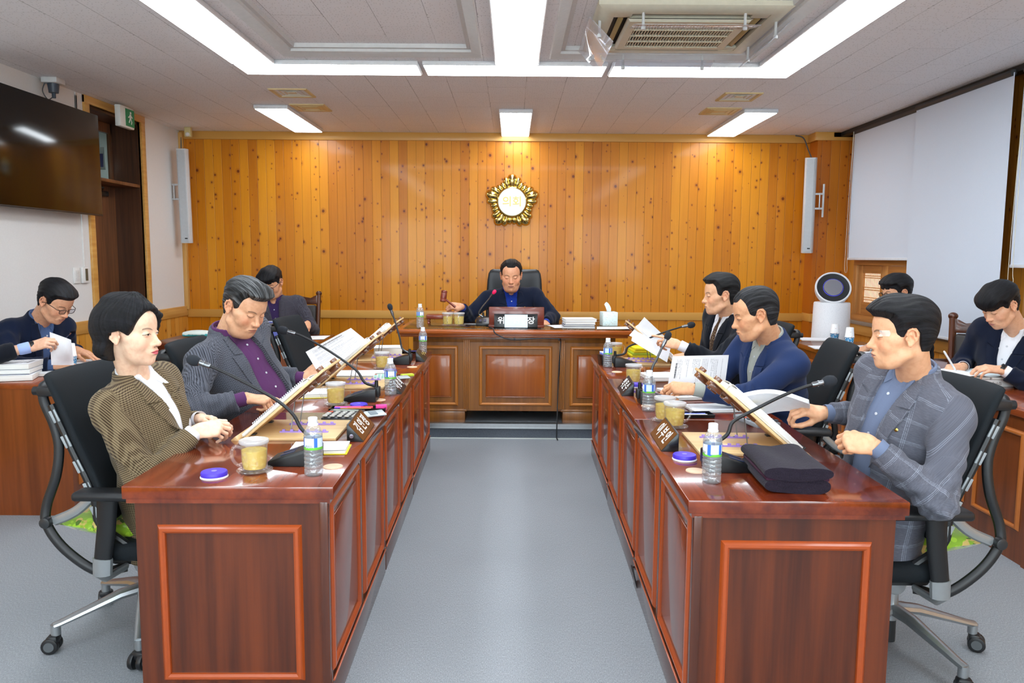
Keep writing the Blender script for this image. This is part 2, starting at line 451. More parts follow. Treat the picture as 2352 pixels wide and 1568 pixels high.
# corridor seen through the transom
b = MB(); b.span((XL-2.3, 5.9, 2.98), (XL-.31, 9.6, 3.08)); st('ceiling_corridor', simple('corridor_ceiling', 'd8e0dc', .8), b)
b = MB(); b.span((XL-2.4, 5.9, 0), (XL-2.3, 9.6, 3.05)); b.span((XL-2.3, 9.6, 0), (XL-.3, 9.7, 3.05)); b.span((XL-2.3, 5.8, 0), (XL-.3, 5.9, 3.05)); b.span((XL-.32, 7.58, 0), (XL-.3, 9.6, 3.05)); b.span((XL-.32, 5.9, 0), (XL-.3, 6.6, 3.05)); b.span((XL-.32, 6.6, 2.72), (XL-.3, 7.6, 3.05))
st('wall_corridor', simple('corridor_wall', 'd8dedb', .8), b)
b = MB(); b.span((XL-2.4, 5.9, -.1), (XL-.3, 9.6, 0)); st('floor_corridor', simple('corridor_floor', '8a8780', .6), b)
b = MB(); b.box((XL-1.0, 8.3, 2.965), (.3, 1.2, .03), .004); f = one('corridor_light', LAMPF, 'long white ceiling light in the corridor, seen through the transom glass', 'ceiling light', b)
b = MB(); b.box((XL-1.0, 8.3, 2.945), (.28, 1.18, .012)); b.build('diffuser', LAMP, f)
s = thing('corridor_sign', 'blue hanging sign with white frame, seen through the transom glass', 'sign', (XL-.62, 7.75, 2.40))
b = MB(); b.box((0, 0, 0), (.34, .02, .22), .004); b.build('frame', WHITE, s)
b = MB(); b.box((0, -.012, -.02), (.31, .004, .13)); b.build('panel', simple('sign_blue', '2b3f8f', .4), s)
b = MB()
for sx in (-.12, .12): b.cyl((sx, 0, .345), .004, .47, 8)
b.build('hanger', metalm('handle_steel'), s)

# right wall: lower panelling, stone sill, lattice windows, black blind track
WY = [(6.72, 7.97), (3.95, 5.30), (1.1, 2.45)]
b = MB(); b.span((XR-.06, YF, 0), (XR+.2, YB-.2, .735)); st('wall_right_lower', knotty('planks_right', 1, 'b87224', 'cd8a34', 'd99c48'), b)
b = MB(); b.span((XR-.085, YF, .70), (XR-.05, YB-.2, .80), .004); st('trim_9', RAILY, b, 35)
b = MB(); b.span((XR-.10, YF, .80), (XR+.2, YB-.2, .835), .003); st('trim_10', simple('granite_sill', '9a958c', .4, bump=(300, .3, .001)), b, 35)
b = MB(); b.span((XR, YF, .835), (XR+.2, YB-.2, .86)); b.span((XR, YF, 1.5), (XR+.2, YB, H))
ys = [YF] + [v for p in sorted(WY) for v in p] + [YB-.2]
for i in range(0, len(ys), 2): b.span((XR, ys[i], .86), (XR+.2, ys[i+1], 1.5))
st('wall_right', knotty('planks_right', 1), b)
b = MB(); b.span((XR-.17, YF, H-.045), (XR-.09, YB-.22, H-.004)); b.span((XR-.24, YB-.235, H-.05), (XR-.0, YB-.22, H-.004)); st('trim_11', simple('blind_track', '1c1c1c', .5), b)
FW = wood('window_wood', 'a9713a', 'd0985a', 2, .45, .15); FWH = wood('window_wood_h', 'a56c36', 'cb9254', 1, .45, .15)
for k, (y0, y1) in enumerate(WY):
    b = MB(); x0, x1 = XR-.07, XR-.005
    b.span((x0, y0, 1.40), (x1, y1, 1.47), .003, mi=1); b.span((x0, y0, .835), (x1, y1, .90), .003, mi=1)
    b.span((x0, y0, .9), (x1, y0+.06, 1.4), .003); b.span((x0, y1-.075, .9), (x1, y1, 1.4), .003)
    wf = st('window_%d' % (k+2), [FW, FWH], b, 35)
    n = 2; L = (y1-y0-.135)/n
    for j in range(n):
        a = y0+.06+j*L; z0, z1 = .90, 1.40; xx = XR-.05 + j*.018
        b = MB(); b.span((xx-.012, a, z0), (xx+.012, a+.085, z1), .002); b.span((xx-.012, a+L-.085, z0), (xx+.012, a+L, z1), .002)
        b.span((xx-.011, a+.001, z1-.08), (xx+.011, a+L-.001, z1-.001), .002, mi=1); b.span((xx-.011, a+.001, z0+.001), (xx+.011, a+L-.001, z0+.13), .002, mi=1); b.build('sash', [FW, FWH], wf)
        b = MB(); nb = 13
        for i in range(nb): 
            yy = a+.085+(L-.17)*(i+.5)/nb; b.span((xx+.004, yy-.0035, z0+.13), (xx+.009, yy+.0035, z1-.08))
        for zz in (z0+.155, z0+.178, z0+.255, z0+.278, z1-.125, z1-.105): b.span((xx+.001, a+.085, zz-.004), (xx+.0045, a+L-.085, zz+.004), mi=1)
        b.build('lattice', [FW, FWH], wf)
        b = MB(); b.span((xx+.012, a+.08, z0+.12), (xx+.015, a+L-.08, z1-.07)); b.build('paper_pane', MT('window_paper%d%d' % (k, j)).set('fff6e0', .8, emit='fff6e4', estr=1.1).mat, wf)
def MX_(p, nx, up=(0, 0, 1)):
    n = Vector(nx).normalized(); y = Vector(up); x = y.cross(n)
    return Matrix(((x.x, y.x, n.x, p[0]), (x.y, y.y, n.y, p[1]), (x.z, y.z, n.z, p[2]), (0, 0, 0, 1)))
# roller blinds
BL = MT('blind_fabric'); n = BL.noise(BL.coord(), 420, 1); BL.set(BL.mix(n, 'cfdaea', 'dde7f4'), .8, spec=.2); BL.bump(n, .15, .001); BL = BL.mat
for y0, y1, z0, x, lab in ((6.655, 7.93, 1.462, XR-.15, 'short white roller blind over the lattice window in the back corner'),
                      (5.395, 6.67, .845, XR-.185, 'long white roller blind hanging lowest, reaching the stone sill'),
                      (3.86, 5.34, 1.418, XR-.15, 'white roller blind beside the long one, cut by the photo edge'),
                      (1.0, 2.6, 1.418, XR-.15, 'white roller blind nearest the front wall')):
    w = thing('roller_blind', lab, 'blind', (x, (y0+y1)/2, z0), group=None)
    h = (y1-y0)/2; ht = H-.047-z0
    nx = 12
    def fnb(u, v): return (.004*math.sin(u*9+v*3)*(1-v), -h+2*h*u, ht*v)
    sheet('fabric', fnb, 14, 10, BL, w, th=.0025)
    b = MB(); b.box((0, 0, 0), (.018, 2*h, .024), .006); b.build('bottom_bar', simple('blind_bar', 'e6eaf0', .5), w)
    b = MB(); b.cyl((0, 0, ht-.0), .022, 2*h-.02, rot=(R(90), 0, 0)); b.build('roller', simple('blind_roll', '3a3a3c', .5), w)
    if z0 != .845 and y1 > 5:
        e = h-.03 if y1 > 7 else h-.06
        b = MB(); pts = [(-.025, e, ht), (-.03, e+.02, ht*.5), (-.03, e+.03, 0), (-.03, e+.02, -.12), (-.03, e-.01, -.14), (-.03, e-.03, -.1), (-.028, e-.01, .1), (-.025, e-.005, ht)]
        b.tube(spline(pts, 10), .0022, 6); b.build('pull_chain', WHITE2, w)
# added window-shaped light panels behind the camera, to brighten ceiling and faces
for k, xc in enumerate((-2.35, 0., 2.35)):
    b = MB(); b.ringsweep(1.9, 1.5, [(-.03, 0), (-.03, .04), (.05, .04), (.05, 0)], MX_((xc, YF, 1.65), (0, 1, 0))); b.box((xc, YF+.02, 1.65), (.05, .03, 1.5)); wf = st('window_%d' % (k+5), WHITE, b)
    b = MB(); b.box((xc, YF+.008, 1.65), (1.86, .004, 1.46)); b.build('fill_pane', MT('fill_glow%d' % k).set('ffffff', .5, emit='e2f3fa', estr=10.).mat, wf)
# ------------------------------------------------------------------ ceiling lights
def light(cx, cy, w, l, label, group=None, z=.05, axis=1, wrap=False):
    o = thing('ceiling_light', label, 'ceiling light', (cx, cy, H-z), 0, group)
    sx, sy = (w, l) if axis else (l, w)
    b = MB(); b.box((0, 0, z/2), (sx, sy, z-.001), .006); b.build('housing', LAMPF, o)
    b = MB(); b.box((0, 0, -.001 if not wrap else -.003), (sx-(.022 if not wrap else .006), sy-(.022 if not wrap else .006), .006 if not wrap else .012), .002); b.build('diffuser', LAMP, o); return o
g = 'separate light panels of the back row'
light(-2.15, 7.6, .305, 1.28, 'short white light panel near the left end of the back row', z=.035)
light(.02, 7.75, .305, 1.34, 'short white light panel in line with the emblem', z=.035)
light(2.2, 7.66, .305, 1.34, 'short white light panel near the blinds in the back row', z=.035)
for k, (x0, x1, n) in enumerate(((-1.92, -.655, 'left end, over the woman'), (-.625, .64, 'middle'), (.67, 1.965, 'right end, below the air conditioner flap'))):
    light((x0+x1)/2, 5.535, .30, x1-x0, 'white light panel laid crosswise, %s of the crosswise row' % n, axis=0, z=.03)
for x, n in ((-1.775, 'left'), (.02, 'middle'), (1.815, 'right')):
    light(x, 3.94, .30, 2.88, 'long white light strip running front to back, the %s one of three' % n, z=.03)
    light(x, .95, .30, 2.9, 'long white light strip behind the camera, the %s one of three' % n, z=.03)
light(.0, -1.2, .30, 3.8, 'crosswise white light strip behind the camera', axis=0, z=.03)
# ------------------------------------------------------------------ ceiling vents
CREAM = simple('aged_cream', 'd9c391', .5); CREAM2 = simple('aged_cream_dark', 'a89a72', .6)
def vent(cx, cy, label, louvre=True):
    o = thing('ceiling_vent', label, 'vent', (cx, cy, H))
    b = MB(); b.ringsweep(.27, .28, [(-.008, 0), (-.006, -.008), (.016, -.010), (.02, 0)], Matrix.Identity(4)); b.build('frame', CREAM, o)
    if louvre:
        for k in range(3):
            w = .25-.07*k; b = MB(); b.ringsweep(w, w*1.03, [(0, .0), (.0, -.002), (-.028, .018), (-.03, .02)], Matrix.Translation((0, 0, -.004))); b.build('louvre', WHITE2, o)
        b = MB(); b.box((0, 0, .0), (.06, .06, .01)); b.build('hub', WHITE2, o)
        b = MB(); b.box((0, 0, .012), (.27, .28, .004)); b.build('backing', CREAM2, o)
    else:
        b = MB(); b.box((0, 0, -.004), (.268, .278, .008), .002)
        for k in range(2): b.ringsweep(.2-.08*k, .2-.08*k, [(0, 0), (.003, -.004), (.008, -.004), (.012, 0)], Matrix.Translation((0, 0, -.008)))
        b.build('cover', CREAM, o)
vent(-1.81, 6.45, 'square louvred ceiling vent left of the middle, before its light panel')
vent(-1.82, 7.07, 'closed cream ceiling vent cover touching the left back light panel', False)
vent(1.85, 6.48, 'square louvred ceiling vent on the blinds side')
vent(1.86, 7.10, 'closed cream ceiling vent cover touching the right back light panel', False)

# ------------------------------------------------------------------ ceiling cassette air conditioner
ac = thing('air_conditioner', 'white ceiling cassette air conditioner with slatted grille and clear wind deflectors', 'air conditioner', (.985, 4.76, H+.052))
b = MB()
b.ringsweep(.68, .60, [(.0, -.005), (0, -.042), (.012, -.045)], Matrix.Identity(4))
b.ringsweep(.86, .74, [(-.0, -.005), (0, -.042), (.02, -.046), (.075, -.040), (.10, -.022), (.10, .004)], Matrix.Translation((0, -.0, 0)))
for sx in (-1, 1):
    for sy in (-1, 1): b.box((sx*.38, sy*.35, -.03), (.10, .10, .02), .004)
b.build('casing', WHITE2, ac, 40)
b = MB()
b.box((0, 0, -.008), (.9, .86, .012)); b.build('duct', simple('duct_dark', '33302a', .7), ac)
for s_, sz in (((0, .35), (.6, .07)), ((0, -.35), (.6, .07))):
    b = MB(); b.box((s_[0], s_[1], -.030), (sz[0], .030, .008), .003, rot=(R(24), 0, 0)); b.build('vane', simple('vane_tan', 'b39a64', .5), ac)
for sx in (-1, 1):
    b = MB(); b.box((sx*.385, 0, -.030), (.030, .56, .008), .003, rot=(0, R(24), 0)); b.build('vane', simple('vane_tan', 'b39a64', .5), ac)
b = MB(); b.ringsweep(.58, .48, [(0, -.043), (0, -.056), (.045, -.058), (.055, -.044)], Matrix.Identity(4))
n = 34
for k in range(n): b.box((-.29+.58*(k+.5)/n, 0, -.050), (.006, .48, .010))
for k in range(5): b.box((0, -.24+.48*k/4, -.0525), (.58, .009, .012))
b.build('grille', WHITE2, ac)
b = MB(); b.box((0, 0, -.036), (.58, .48, .004)); b.build('filter', simple('filter_dark', '4b463c', .8), ac)
DEF = thin_clear('clear_acrylic', 'f2f4fa', .10, .16)
def deflector(cx, cy, L, alongx, tilt, name='wind_deflector'):
    d = bpy.data.objects.new(name, None); COL.objects.link(d); d.parent = ac; d.location = (cx, cy, -.115)
    b = MB()
    if alongx: b.box((0, 0, 0), (L, .19, .004), .001, rot=(tilt, 0, 0))
    else: b.box((0, 0, 0), (.19, L, .004), .001, rot=(0, tilt, 0))
    b.build('sheet', DEF, d)
    for sg in (-1, 1):
        b = MB(); p = (sg*L*.41, 0, 0) if alongx else (0, sg*L*.36, 0)
        b.tube([(p[0], p[1], .08), (p[0], p[1], .04), (p[0], p[1], -.005)], .008, 8); b.cyl((p[0], p[1], -.008), .013, .02, 12, bev=.004); b.build('arm', WHITE, d)
deflector(.0, .49, .64, True, R(-12)); deflector(0, -.40, .68, True, R(10))
deflector(-.50, .02, .72, False, R(45)); deflector(.50, .02, .72, False, R(-45))

# ------------------------------------------------------------------ emblem on the back wall
EX, EY, EZ = -.010, YB, 2.05
em = thing('wall_emblem', 'gold flower-shaped council emblem with white disc and Korean lettering on the plank wall', 'emblem', (EX, EY, EZ))
GOLD = MT('polished_gold').set('dcc478', .16, 1.).mat
b = MB()
def lobe(a, r, w, ln, h=.05):
    """radial petal flute"""
    t_ = bmesh.new(); bmesh.ops.create_uvsphere(t_, u_segments=18, v_segments=12, radius=1.)
    for v in t_.verts:
        k = (v.co.y+1)/2
        v.co.x *= w*(.42+.58*k**.8); v.co.z *= h*(.7+.4*k); v.co.y *= ln/2
    M = Matrix.Rotation(R(90), 4, 'X') @ Matrix.Rotation(-a, 4, 'Z') @ Matrix.Translation((0, r, 0))
    b._add(t_, M)
for p in range(5):
    A = p*2*math.pi/5
    lobe(A, .212, .070, .185, .062)
    for sg in (-1, 1):
        lobe(A + sg*R(16.5), .196, .046, .165, .056); lobe(A + sg*R(29.5), .176, .040, .135, .050)
b.build('petals', GOLD, em, 60)
b = MB(); b.lathe([(.0, 0), (.178, 0), (.178, .03), (.168, .045), (.158, .060), (.152, .064), (.146, .055)], 64, M=Matrix.Rotation(R(90), 4, 'X')); b.build('ring', GOLD, em, 40)
b = MB(); b.cyl((0, -.045, 0), .148, .03, 64, rot=(R(90), 0, 0)); b.build('disc', simple('emblem_white', 'f2f2f0', .35), em)
text('의회', .118, MT('letter_gold').set('b89a48', .3, .8).mat, em, fr((0, -.0605, -.004), (1, 0, 0), (0, 0, 1)), .002)

# ------------------------------------------------------------------ column speakers
def speaker(loc, rz, tilt, label, side):
    o = thing('column_speaker', label, 'speaker', loc, rot=(R(tilt), 0, rz))
    b = MB(); b.prism([(-.055, .04), (-.06, .0), (-.045, -.045), (.045, -.045), (.06, 0), (.055, .04)], .98, Matrix.Translation((0, 0, -.49)), bev=.004); b.build('cabinet', simple('speaker_white', 'd9dbdd', .5), o)
    b = MB(); b.prism([(-.041, -.046), (-.034, -.052), (.034, -.052), (.041, -.046)], .95, Matrix.Translation((0, 0, -.475))); b.build('grille', simple('speaker_grille', 'c3c7cb', .6, bump=(900, .6, .001)), o)
    b = MB(); b.box((.015, -.053, -.44), (.028, .003, .012)); b.build('badge', BLACK, o)
    b = MB(); s_ = side
    b.box((s_*.135, .06, .05), (.02, .10, .34), .003); b.box((s_*.09, .0, .12), (.09, .02, .02), .003); b.box((s_*.09, .0, -.03), (.09, .02, .02), .003); b.box((s_*.10, .0, .045), (.012, .05, .17), .003)
    for zz in (.2, -.1): b.cyl((s_*.135, .005, zz), .006, .012, 8, rot=(R(90), 0, 0))
    b.build('bracket', simple('bracket_white', 'cfcfcf', .5), o)
speaker((-3.475, 8.22, 2.07), R(4), 2, 'tall white column speaker at the left end of the plank wall', -1)
speaker((3.095, 8.12, 2.01), R(-22), 5, 'tall white column speaker beside the roller blinds, tilted', 1)
b = MB(); b.tube(spline([(-3.56, 8.41, 2.76), (-3.565, 8.40, 2.6), (-3.565, 8.41, 2.2), (-3.55, 8.38, 1.95), (-3.52, 8.3, 1.96)], 8), .006, 6); b.tube([(-3.57, 8.42, 2.3), (-3.57, 8.42, .95)], .005, 6)
one('speaker_cable', simple('cable_grey', '55585c', .6), 'dark cable running down the corner to the left column speaker', 'cable', b)
b = MB(); b.tube(spline([(3.02, 8.40, 2.77), (3.10, 8.38, 2.74), (3.13, 8.30, 2.6), (3.12, 8.18, 2.51)], 8), .007, 6)
one('speaker_cable', simple('cable_grey', '55585c', .6), 'short grey cable from the ceiling edge to the right column speaker', 'cable', b)

# ------------------------------------------------------------------ television
tv = thing('television', 'large wall-mounted black television reflecting the ceiling lights', 'television', (-3.47, 5.2, 2.2), rot=(0, R(0), 0))
p0, p1 = PX(218, 263, -3.47), PX(215, 494, -3.47)
yy = 6.53; ztop, zbot = 2.60, 1.785; Lw = 1.46
b = MB(); b.box((0, yy-5.2-Lw/2, (ztop+zbot)/2-2.2), (.035, Lw, ztop-zbot), .004, rot=(0, 0, 0)); b.build('screen', MT('tv_glass').set('0b0a09', .12, spec=.6).mat, tv)
b = MB(); b.box((-.06, yy-5.2-Lw/2, -.02), (.09, .7, .45), .01); b.build('wall_bracket', BLACK, tv)
b = MB(); b.box((.0, yy-5.2-Lw/2, zbot-2.2-.004), (.038, Lw, .012), .002); b.build('bottom_bezel', simple('tv_bezel', '3a3634', .4, .5), tv)
# exit sign, sensors, switches
GREEN = simple('exit_green', '128a56', .4)
ex = thing('exit_sign', 'white box exit sign with green running man above the dark door', 'exit sign', (-3.50, 6.98, 2.665))
b = MB(); b.box((.045, 0, 0), (.05, .25, .185), .008); b.build('casing', simple('exit_white', 'e6e9e4', .4), ex)
b = MB(); b.box((.071, .045, .0), (.003, .155, .15)); b.build('green_panel', GREEN, ex)
b = MB(); M = fr((.0735, .045, 0), (0, 1, 0), (0, 0, 1))
b.M = M; WH = simple('sign_white', 'f2f5f0', .4)
b.cyl((.01, .045, 0), .012, .002, 16); b.prism([(-.012, .03), (.018, .03), (.014, -.01), (-.012, -.008)], .002)
for q in ([(-.01, .02), (-.04, .005), (-.036, -.003), (-.008, .008)], [(.012, .025), (.04, .01), (.036, .002), (.012, .012)], [(-.01, -.006), (.004, -.008), (-.02, -.045), (-.032, -.04)], [(.004, -.006), (.014, -.008), (.03, -.03), (.02, -.055), (.012, -.05), (.018, -.03)]): b.prism(q, .002)
b.M = Matrix.Identity(4); b.build('running_man', WH, ex)
s = thing('ceiling_camera', 'small white and black ceiling camera above the television', 'camera', (-3.50, 6.0, H))
b = MB(); b.box((0, 0, -.02), (.12, .12, .04), .006); b.build('mount', WHITE, s); b = MB(); b.cyl((0, 0, -.072), .034, .07, 20, r2=.042); b.cyl((0, 0, -.125), .014, .04, 12); b.build('lens_body', simple('cam_dark', '3a4350', .4), s)
b = MB(); b.tube(spline([(-.05, -.02, -.03), (-.06, -.04, -.1), (-.03, -.03, -.16), (-.01, 0, -.14)], 8), .004, 6); b.build('cable', simple('cable_grey', '55585c', .6), s)
s = thing('motion_sensor', 'yellowed ceiling motion sensor above the left column speaker', 'sensor', (-3.40, 8.2, H))
b = MB(); b.box((0, 0, -.05), (.068, .05, .10), .008); b.build('casing', simple('sensor_cream', 'd8c68c', .5), s); b = MB(); b.sph((0, -.018, -.075), (.024, .022, .022)); b.build('lens', simple('sensor_lens', 'e8e8e4', .3), s)
b = MB(); b.box((XL+.006, 6.335, 1.28), (.012, .095, .13), .004); o = one('wall_switch', simple('switch_white', 'f0f0ee', .4), 'white three-key light switch on the wall beside the door', 'switch', b)
for z_ in (-.03, 0, .03):
    b = MB(); b.box((XL+.0135, 6.335, 1.28+z_), (.004, .05, .026), .001); b.build('key', simple('switch_key', 'e2e2e0', .4), o)
b = MB(); b.box((XL+.012, 6.45, 1.28), (.024, .105, .13), .005); o = one('thermostat', simple('switch_white', 'f0f0ee', .4), 'white thermostat with a dark display beside the light switch', 'thermostat', b)
b = MB(); b.box((XL+.0255, 6.45, 1.285), (.003, .035, .10)); b.build('display', simple('lcd_dark', '5d5a4a', .3), o)
b = MB(); b.box((XL+.005, 6.46, 2.05), (.01, .02, 1.4), .002); b.box((XL+.005, 6.46, 2.60), (.01, .02, .35), .002)
one('cable_duct', simple('switch_white', 'f0f0ee', .4), 'thin white cable duct rising from the thermostat', 'cable duct', b)
# ================================================================== FURNITURE
MAHT = wood('mahogany_top', '501a0a', '853717', 1, .16, .6, .55, .03)
MAHB = wood('mahogany_body', '3a1608', '682e10', 2, .32, .3, .7)
MAHF = wood('mahogany_front', '3f1d10', '5c2b17', 2, .22, .5, .7, .05)
MAHP = wood('mahogany_panel', '602814', '843e20', 2, .22, .5, .6, .05)
MOLD = simple('moulding_orange', 'a5481a', .28, coat=.3)
OAKB = wood('oak_body', '6c3e14', '925b22', 2, .32, .3, .7); OAKP = wood('oak_panel', '8a4315', 'ab5c20', 2, .3, .35, .9)
OAKT = wood('oak_top', '7e3a14', 'a8551f', 0, .25, .5, .6); OAKM = simple('oak_moulding', 'b8702c', .3, coat=.3)
STW = wood('staff_wood', '602c0c', '864318', 2, .35, .3, .7); STT = wood('staff_top', '6a2c12', '8e4420', 1, .2, .5, .6); STM = simple('staff_moulding', 'b4662a', .35)
STD = wood('staff_dark', '4a1c0c', '6c2e14', 2, .3, .3, .7)
MP = [(-.012, 0), (-.011, .008), (-.004, .013), (.004, .012), (.010, .006), (.014, 0)]
def MX(p, nx, up=(0, 0, 1)):    # local z -> nx, local y -> up
    n = Vector(nx).normalized(); y = Vector(up); x = y.cross(n)
    return Matrix(((x.x, y.x, n.x, p[0]), (x.y, y.y, n.y, p[1]), (x.z, y.z, n.z, p[2]), (0, 0, 0, 1)))
DW, DL, DH = .65, 1.128, .75
def committee_desk(label, loc, rz, group=None):
    o = thing('committee_desk', label, 'desk', loc, rz, group)
    b = MB(); b.span((-DW/2, -DL/2, DH-.042), (DW/2, DL/2, DH), .004); b.span((-DW/2+.012, -DL/2+.004, DH-.055), (DW/2-.012, DL/2-.004, DH-.04)); b.build('desk_top', MAHT, o)
    b = MB(); b.span((DW/2-.045, -DL/2+.02, .10), (DW/2-.025, DL/2-.02, DH-.05)); b.span((DW/2-.045, -DL/2+.012, .0), (DW/2-.014, DL/2-.012, .11), .003)
    for y in (-DL/2+.018, 0, DL/2-.018): b.span((DW/2-.045, y-.016, .1), (DW/2-.019, y+.016, DH-.05), .002)
    b.build('front_panel', MAHF, o)
    for y in (-DL/4-.003, DL/4+.003):
        b = MB(); b.ringsweep(DL/2-.115, .53, MP, MX((DW/2-.025, y, .405), (1, 0, 0))); f = b.build('panel_moulding', MOLD, o)
        b = MB(); b.box((DW/2-.024, y, .405), (.012, DL/2-.19, .45), .004); b.build('raised_panel', MAHP, f)
    b = MB(); b.box((DW/2-.012, 0, .113), (.006, DL-.03, .008), .002); b.build('plinth_moulding', MOLD, o)
    for sg in (-1, 1):
        b = MB(); b.span((-DW/2+.03, sg*(DL/2-.02), 0), (DW/2-.03, sg*(DL/2-.045), DH-.05)); b.build('end_panel', MAHB, o)
        b = MB(); b.ringsweep(.42, .485, MP, MX((-.004, sg*(DL/2-.02), .365), (0, sg, 0))); b.build('end_moulding', MOLD, o)
    return o
def row(side, x0, x1, y0, names):
    for k in range(3):
        c = y0 + DL*(k+.5) + .004*k; x = x0 + (x1-x0)*(k+.5)/3
        committee_desk(names[k], (x, c, 0), (R(.85)+0 if side < 0 else math.pi - R(.85)))
row(-1, -.872, -.925, 2.292, ('mahogany panelled desk where the woman in the brown jacket sits', 'mahogany panelled desk where the man in the herringbone jacket sits', 'mahogany panelled desk in front of the empty mesh-framed chair'))
row(1, .845, .908, 2.186, ('mahogany panelled desk carrying the folded dark scarf', 'mahogany panelled desk where the man in the blue suit sits', 'mahogany panelled desk where the man with the patterned tie sits'))
# chairman's desk
cz0, cx = .118, .018; Yd = 6.10
cdk = thing('chairman_desk', 'wide oak desk with carved panels standing on the platform', 'desk', (cx, Yd, cz0))
b = MB(); b.span((-.93, -.10, .735), (.93, .87, .765), .004); b.span((-.915, -.085, .722), (.915, .85, .74), .006); b.span((-.90, -.07, .705), (.90, .83, .725), .004); b.build('desk_top', OAKT, cdk)
b = MB(); b.span((-.81, .01, .10), (.81, .03, .71))
for sx in (-1, 1):
    b.span((sx*.395, .0, .0), (sx*.81, .6, .10), .003); b.span((sx*.81, 0, .1), (sx*.79, .6, .71)); b.span((sx*.375, .02, .1), (sx*.395, .6, .7)); b.span((sx*.38, -.004, .095), (sx*.82, .6, .115), .005)
b.span((-.81, -.004, .66), (.81, .02, .71), .002); b.build('body', OAKB, cdk)
b = MB()
for sx in (-1, 1):
    for k in range(4): b.box((sx*(.362+.013*k), .0, .395), (.007, .012, .56), .002)
b.build('fluting', OAKM, cdk)
for x, w, h, zc in ((.012, .56, .46, .385), (-.60, .27, .46, .385), (.60, .27, .46, .385)):
    b = MB(); b.ringsweep(w, h, MP, MX((x, .008, zc), (0, -1, 0))); f = b.build('panel_moulding', OAKM, cdk)
    b = MB(); b.box((x, .006, zc), (w-.10, .016, h-.13), .005); b.ringsweep(w-.10, h-.13, [(0, .002), (.006, .005), (.01, 0)], MX((x, .006, zc), (0, -1, 0))); b.build('raised_panel', OAKP, f)
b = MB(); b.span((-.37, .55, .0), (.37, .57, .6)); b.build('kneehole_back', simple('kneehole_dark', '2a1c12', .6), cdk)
o = thing('desk_glass', 'clear glass sheet covering the top of the oak desk', 'glass sheet', (cx, Yd+.4, cz0+.766))
b = MB(); b.span((-.885, -.43, 0), (.885, .42, .006), .002); b.build('pane', thin_clear('table_glass', 'e4efe9', .14), o)
TOPZ = cz0+.773
# staff tables
def staff_table(label, x0, x1, y0, y1, face, top=STT, body=STW, n=3, base=.0):
    o = thing('staff_table', label, 'table', ((x0+x1)/2, (y0+y1)/2, base)); w, l = (x1-x0)/2, (y1-y0)/2
    b = MB(); b.span((-w, -l, .715), (w, l, .75), .004); b.build('table_top', top, o)
    b = MB(); b.span((-w+.02, -l+.004, 0), (w-.02, -l+.03, .716)); b.span((-w+.02, l-.03, 0), (w-.02, l-.004, .716))
    if face == 'x+': b.span((w-.05, -l+.006, .0), (w-.03, l-.006, .716))
    if face == 'x-': b.span((-w+.03, -l+.006, .0), (-w+.05, l-.006, .716))
    if face == 'y-': b.span((-w+.02, -l+.02, .0), (w-.02, -l+.05, .716)); b.span((-w+.02, -l+.02, 0), (-w+.04, l-.02, .716)); b.span((w-.04, -l+.02, 0), (w-.02, l-.02, .716))
    b.build('body', body, o)
    if n and face in ('x+', 'x-'):
        sg = 1 if face == 'x+' else -1; L = 2*l-.08
        for k in range(n):
            b = MB(); b.ringsweep(L/n-.10, .46, MP, MX((sg*(w-.03), -L/2+L*(k+.5)/n, .40), (sg, 0, 0))); b.build('panel_moulding', STM, o)
    elif n:
        b = MB(); b.ringsweep(2*w-.2, .40, MP, MX((0, -l+.02, .36), (0, -1, 0))); b.build('panel_moulding', STM, o)
    return o
staff_table('brown staff table by the wallpapered wall, nearest to the television', -3.02, -2.42, 4.155, 5.60, 'x+')
staff_table('brown staff table under the tissue pack near the fire extinguisher', -2.93, -2.31, 6.10, 6.90, 'y-', STD, STD, 0)
staff_table('brown staff table where the man in the dark purple shirt sits', -2.30, -1.60, 6.07, 6.88, 'y-')
staff_table('orange-brown panelled staff table carrying the two stacked paper cups beside the purifier', 2.42, 3.04, 4.94, 6.60, 'x-')
staff_table('orange-brown staff table where the young man writes', 2.42, 3.04, 3.50, 4.937, 'x-')
b = MB(); b.span((2.52, 3.62, .08), (2.94, 3.80, .50), .005); o = one('computer_tower', simple('pc_black', '141518', .35), 'black computer tower with a blue light beside the staff table end', 'computer', b)
b = MB(); b.cyl((2.517, 3.70, .33), .006, .006, 12, rot=(0, R(90), 0)); b.build('power_light', MT('blue_led').set('2020ff', .4, emit='3030ff', estr=6).mat, o)
b = MB(); b.box((2.517, 3.71, .40), (.004, .04, .03)); b.box((2.517, 3.70, .46), (.004, .06, .012)); b.build('badge', simple('label_white', 'f4f4f4', .5), o)

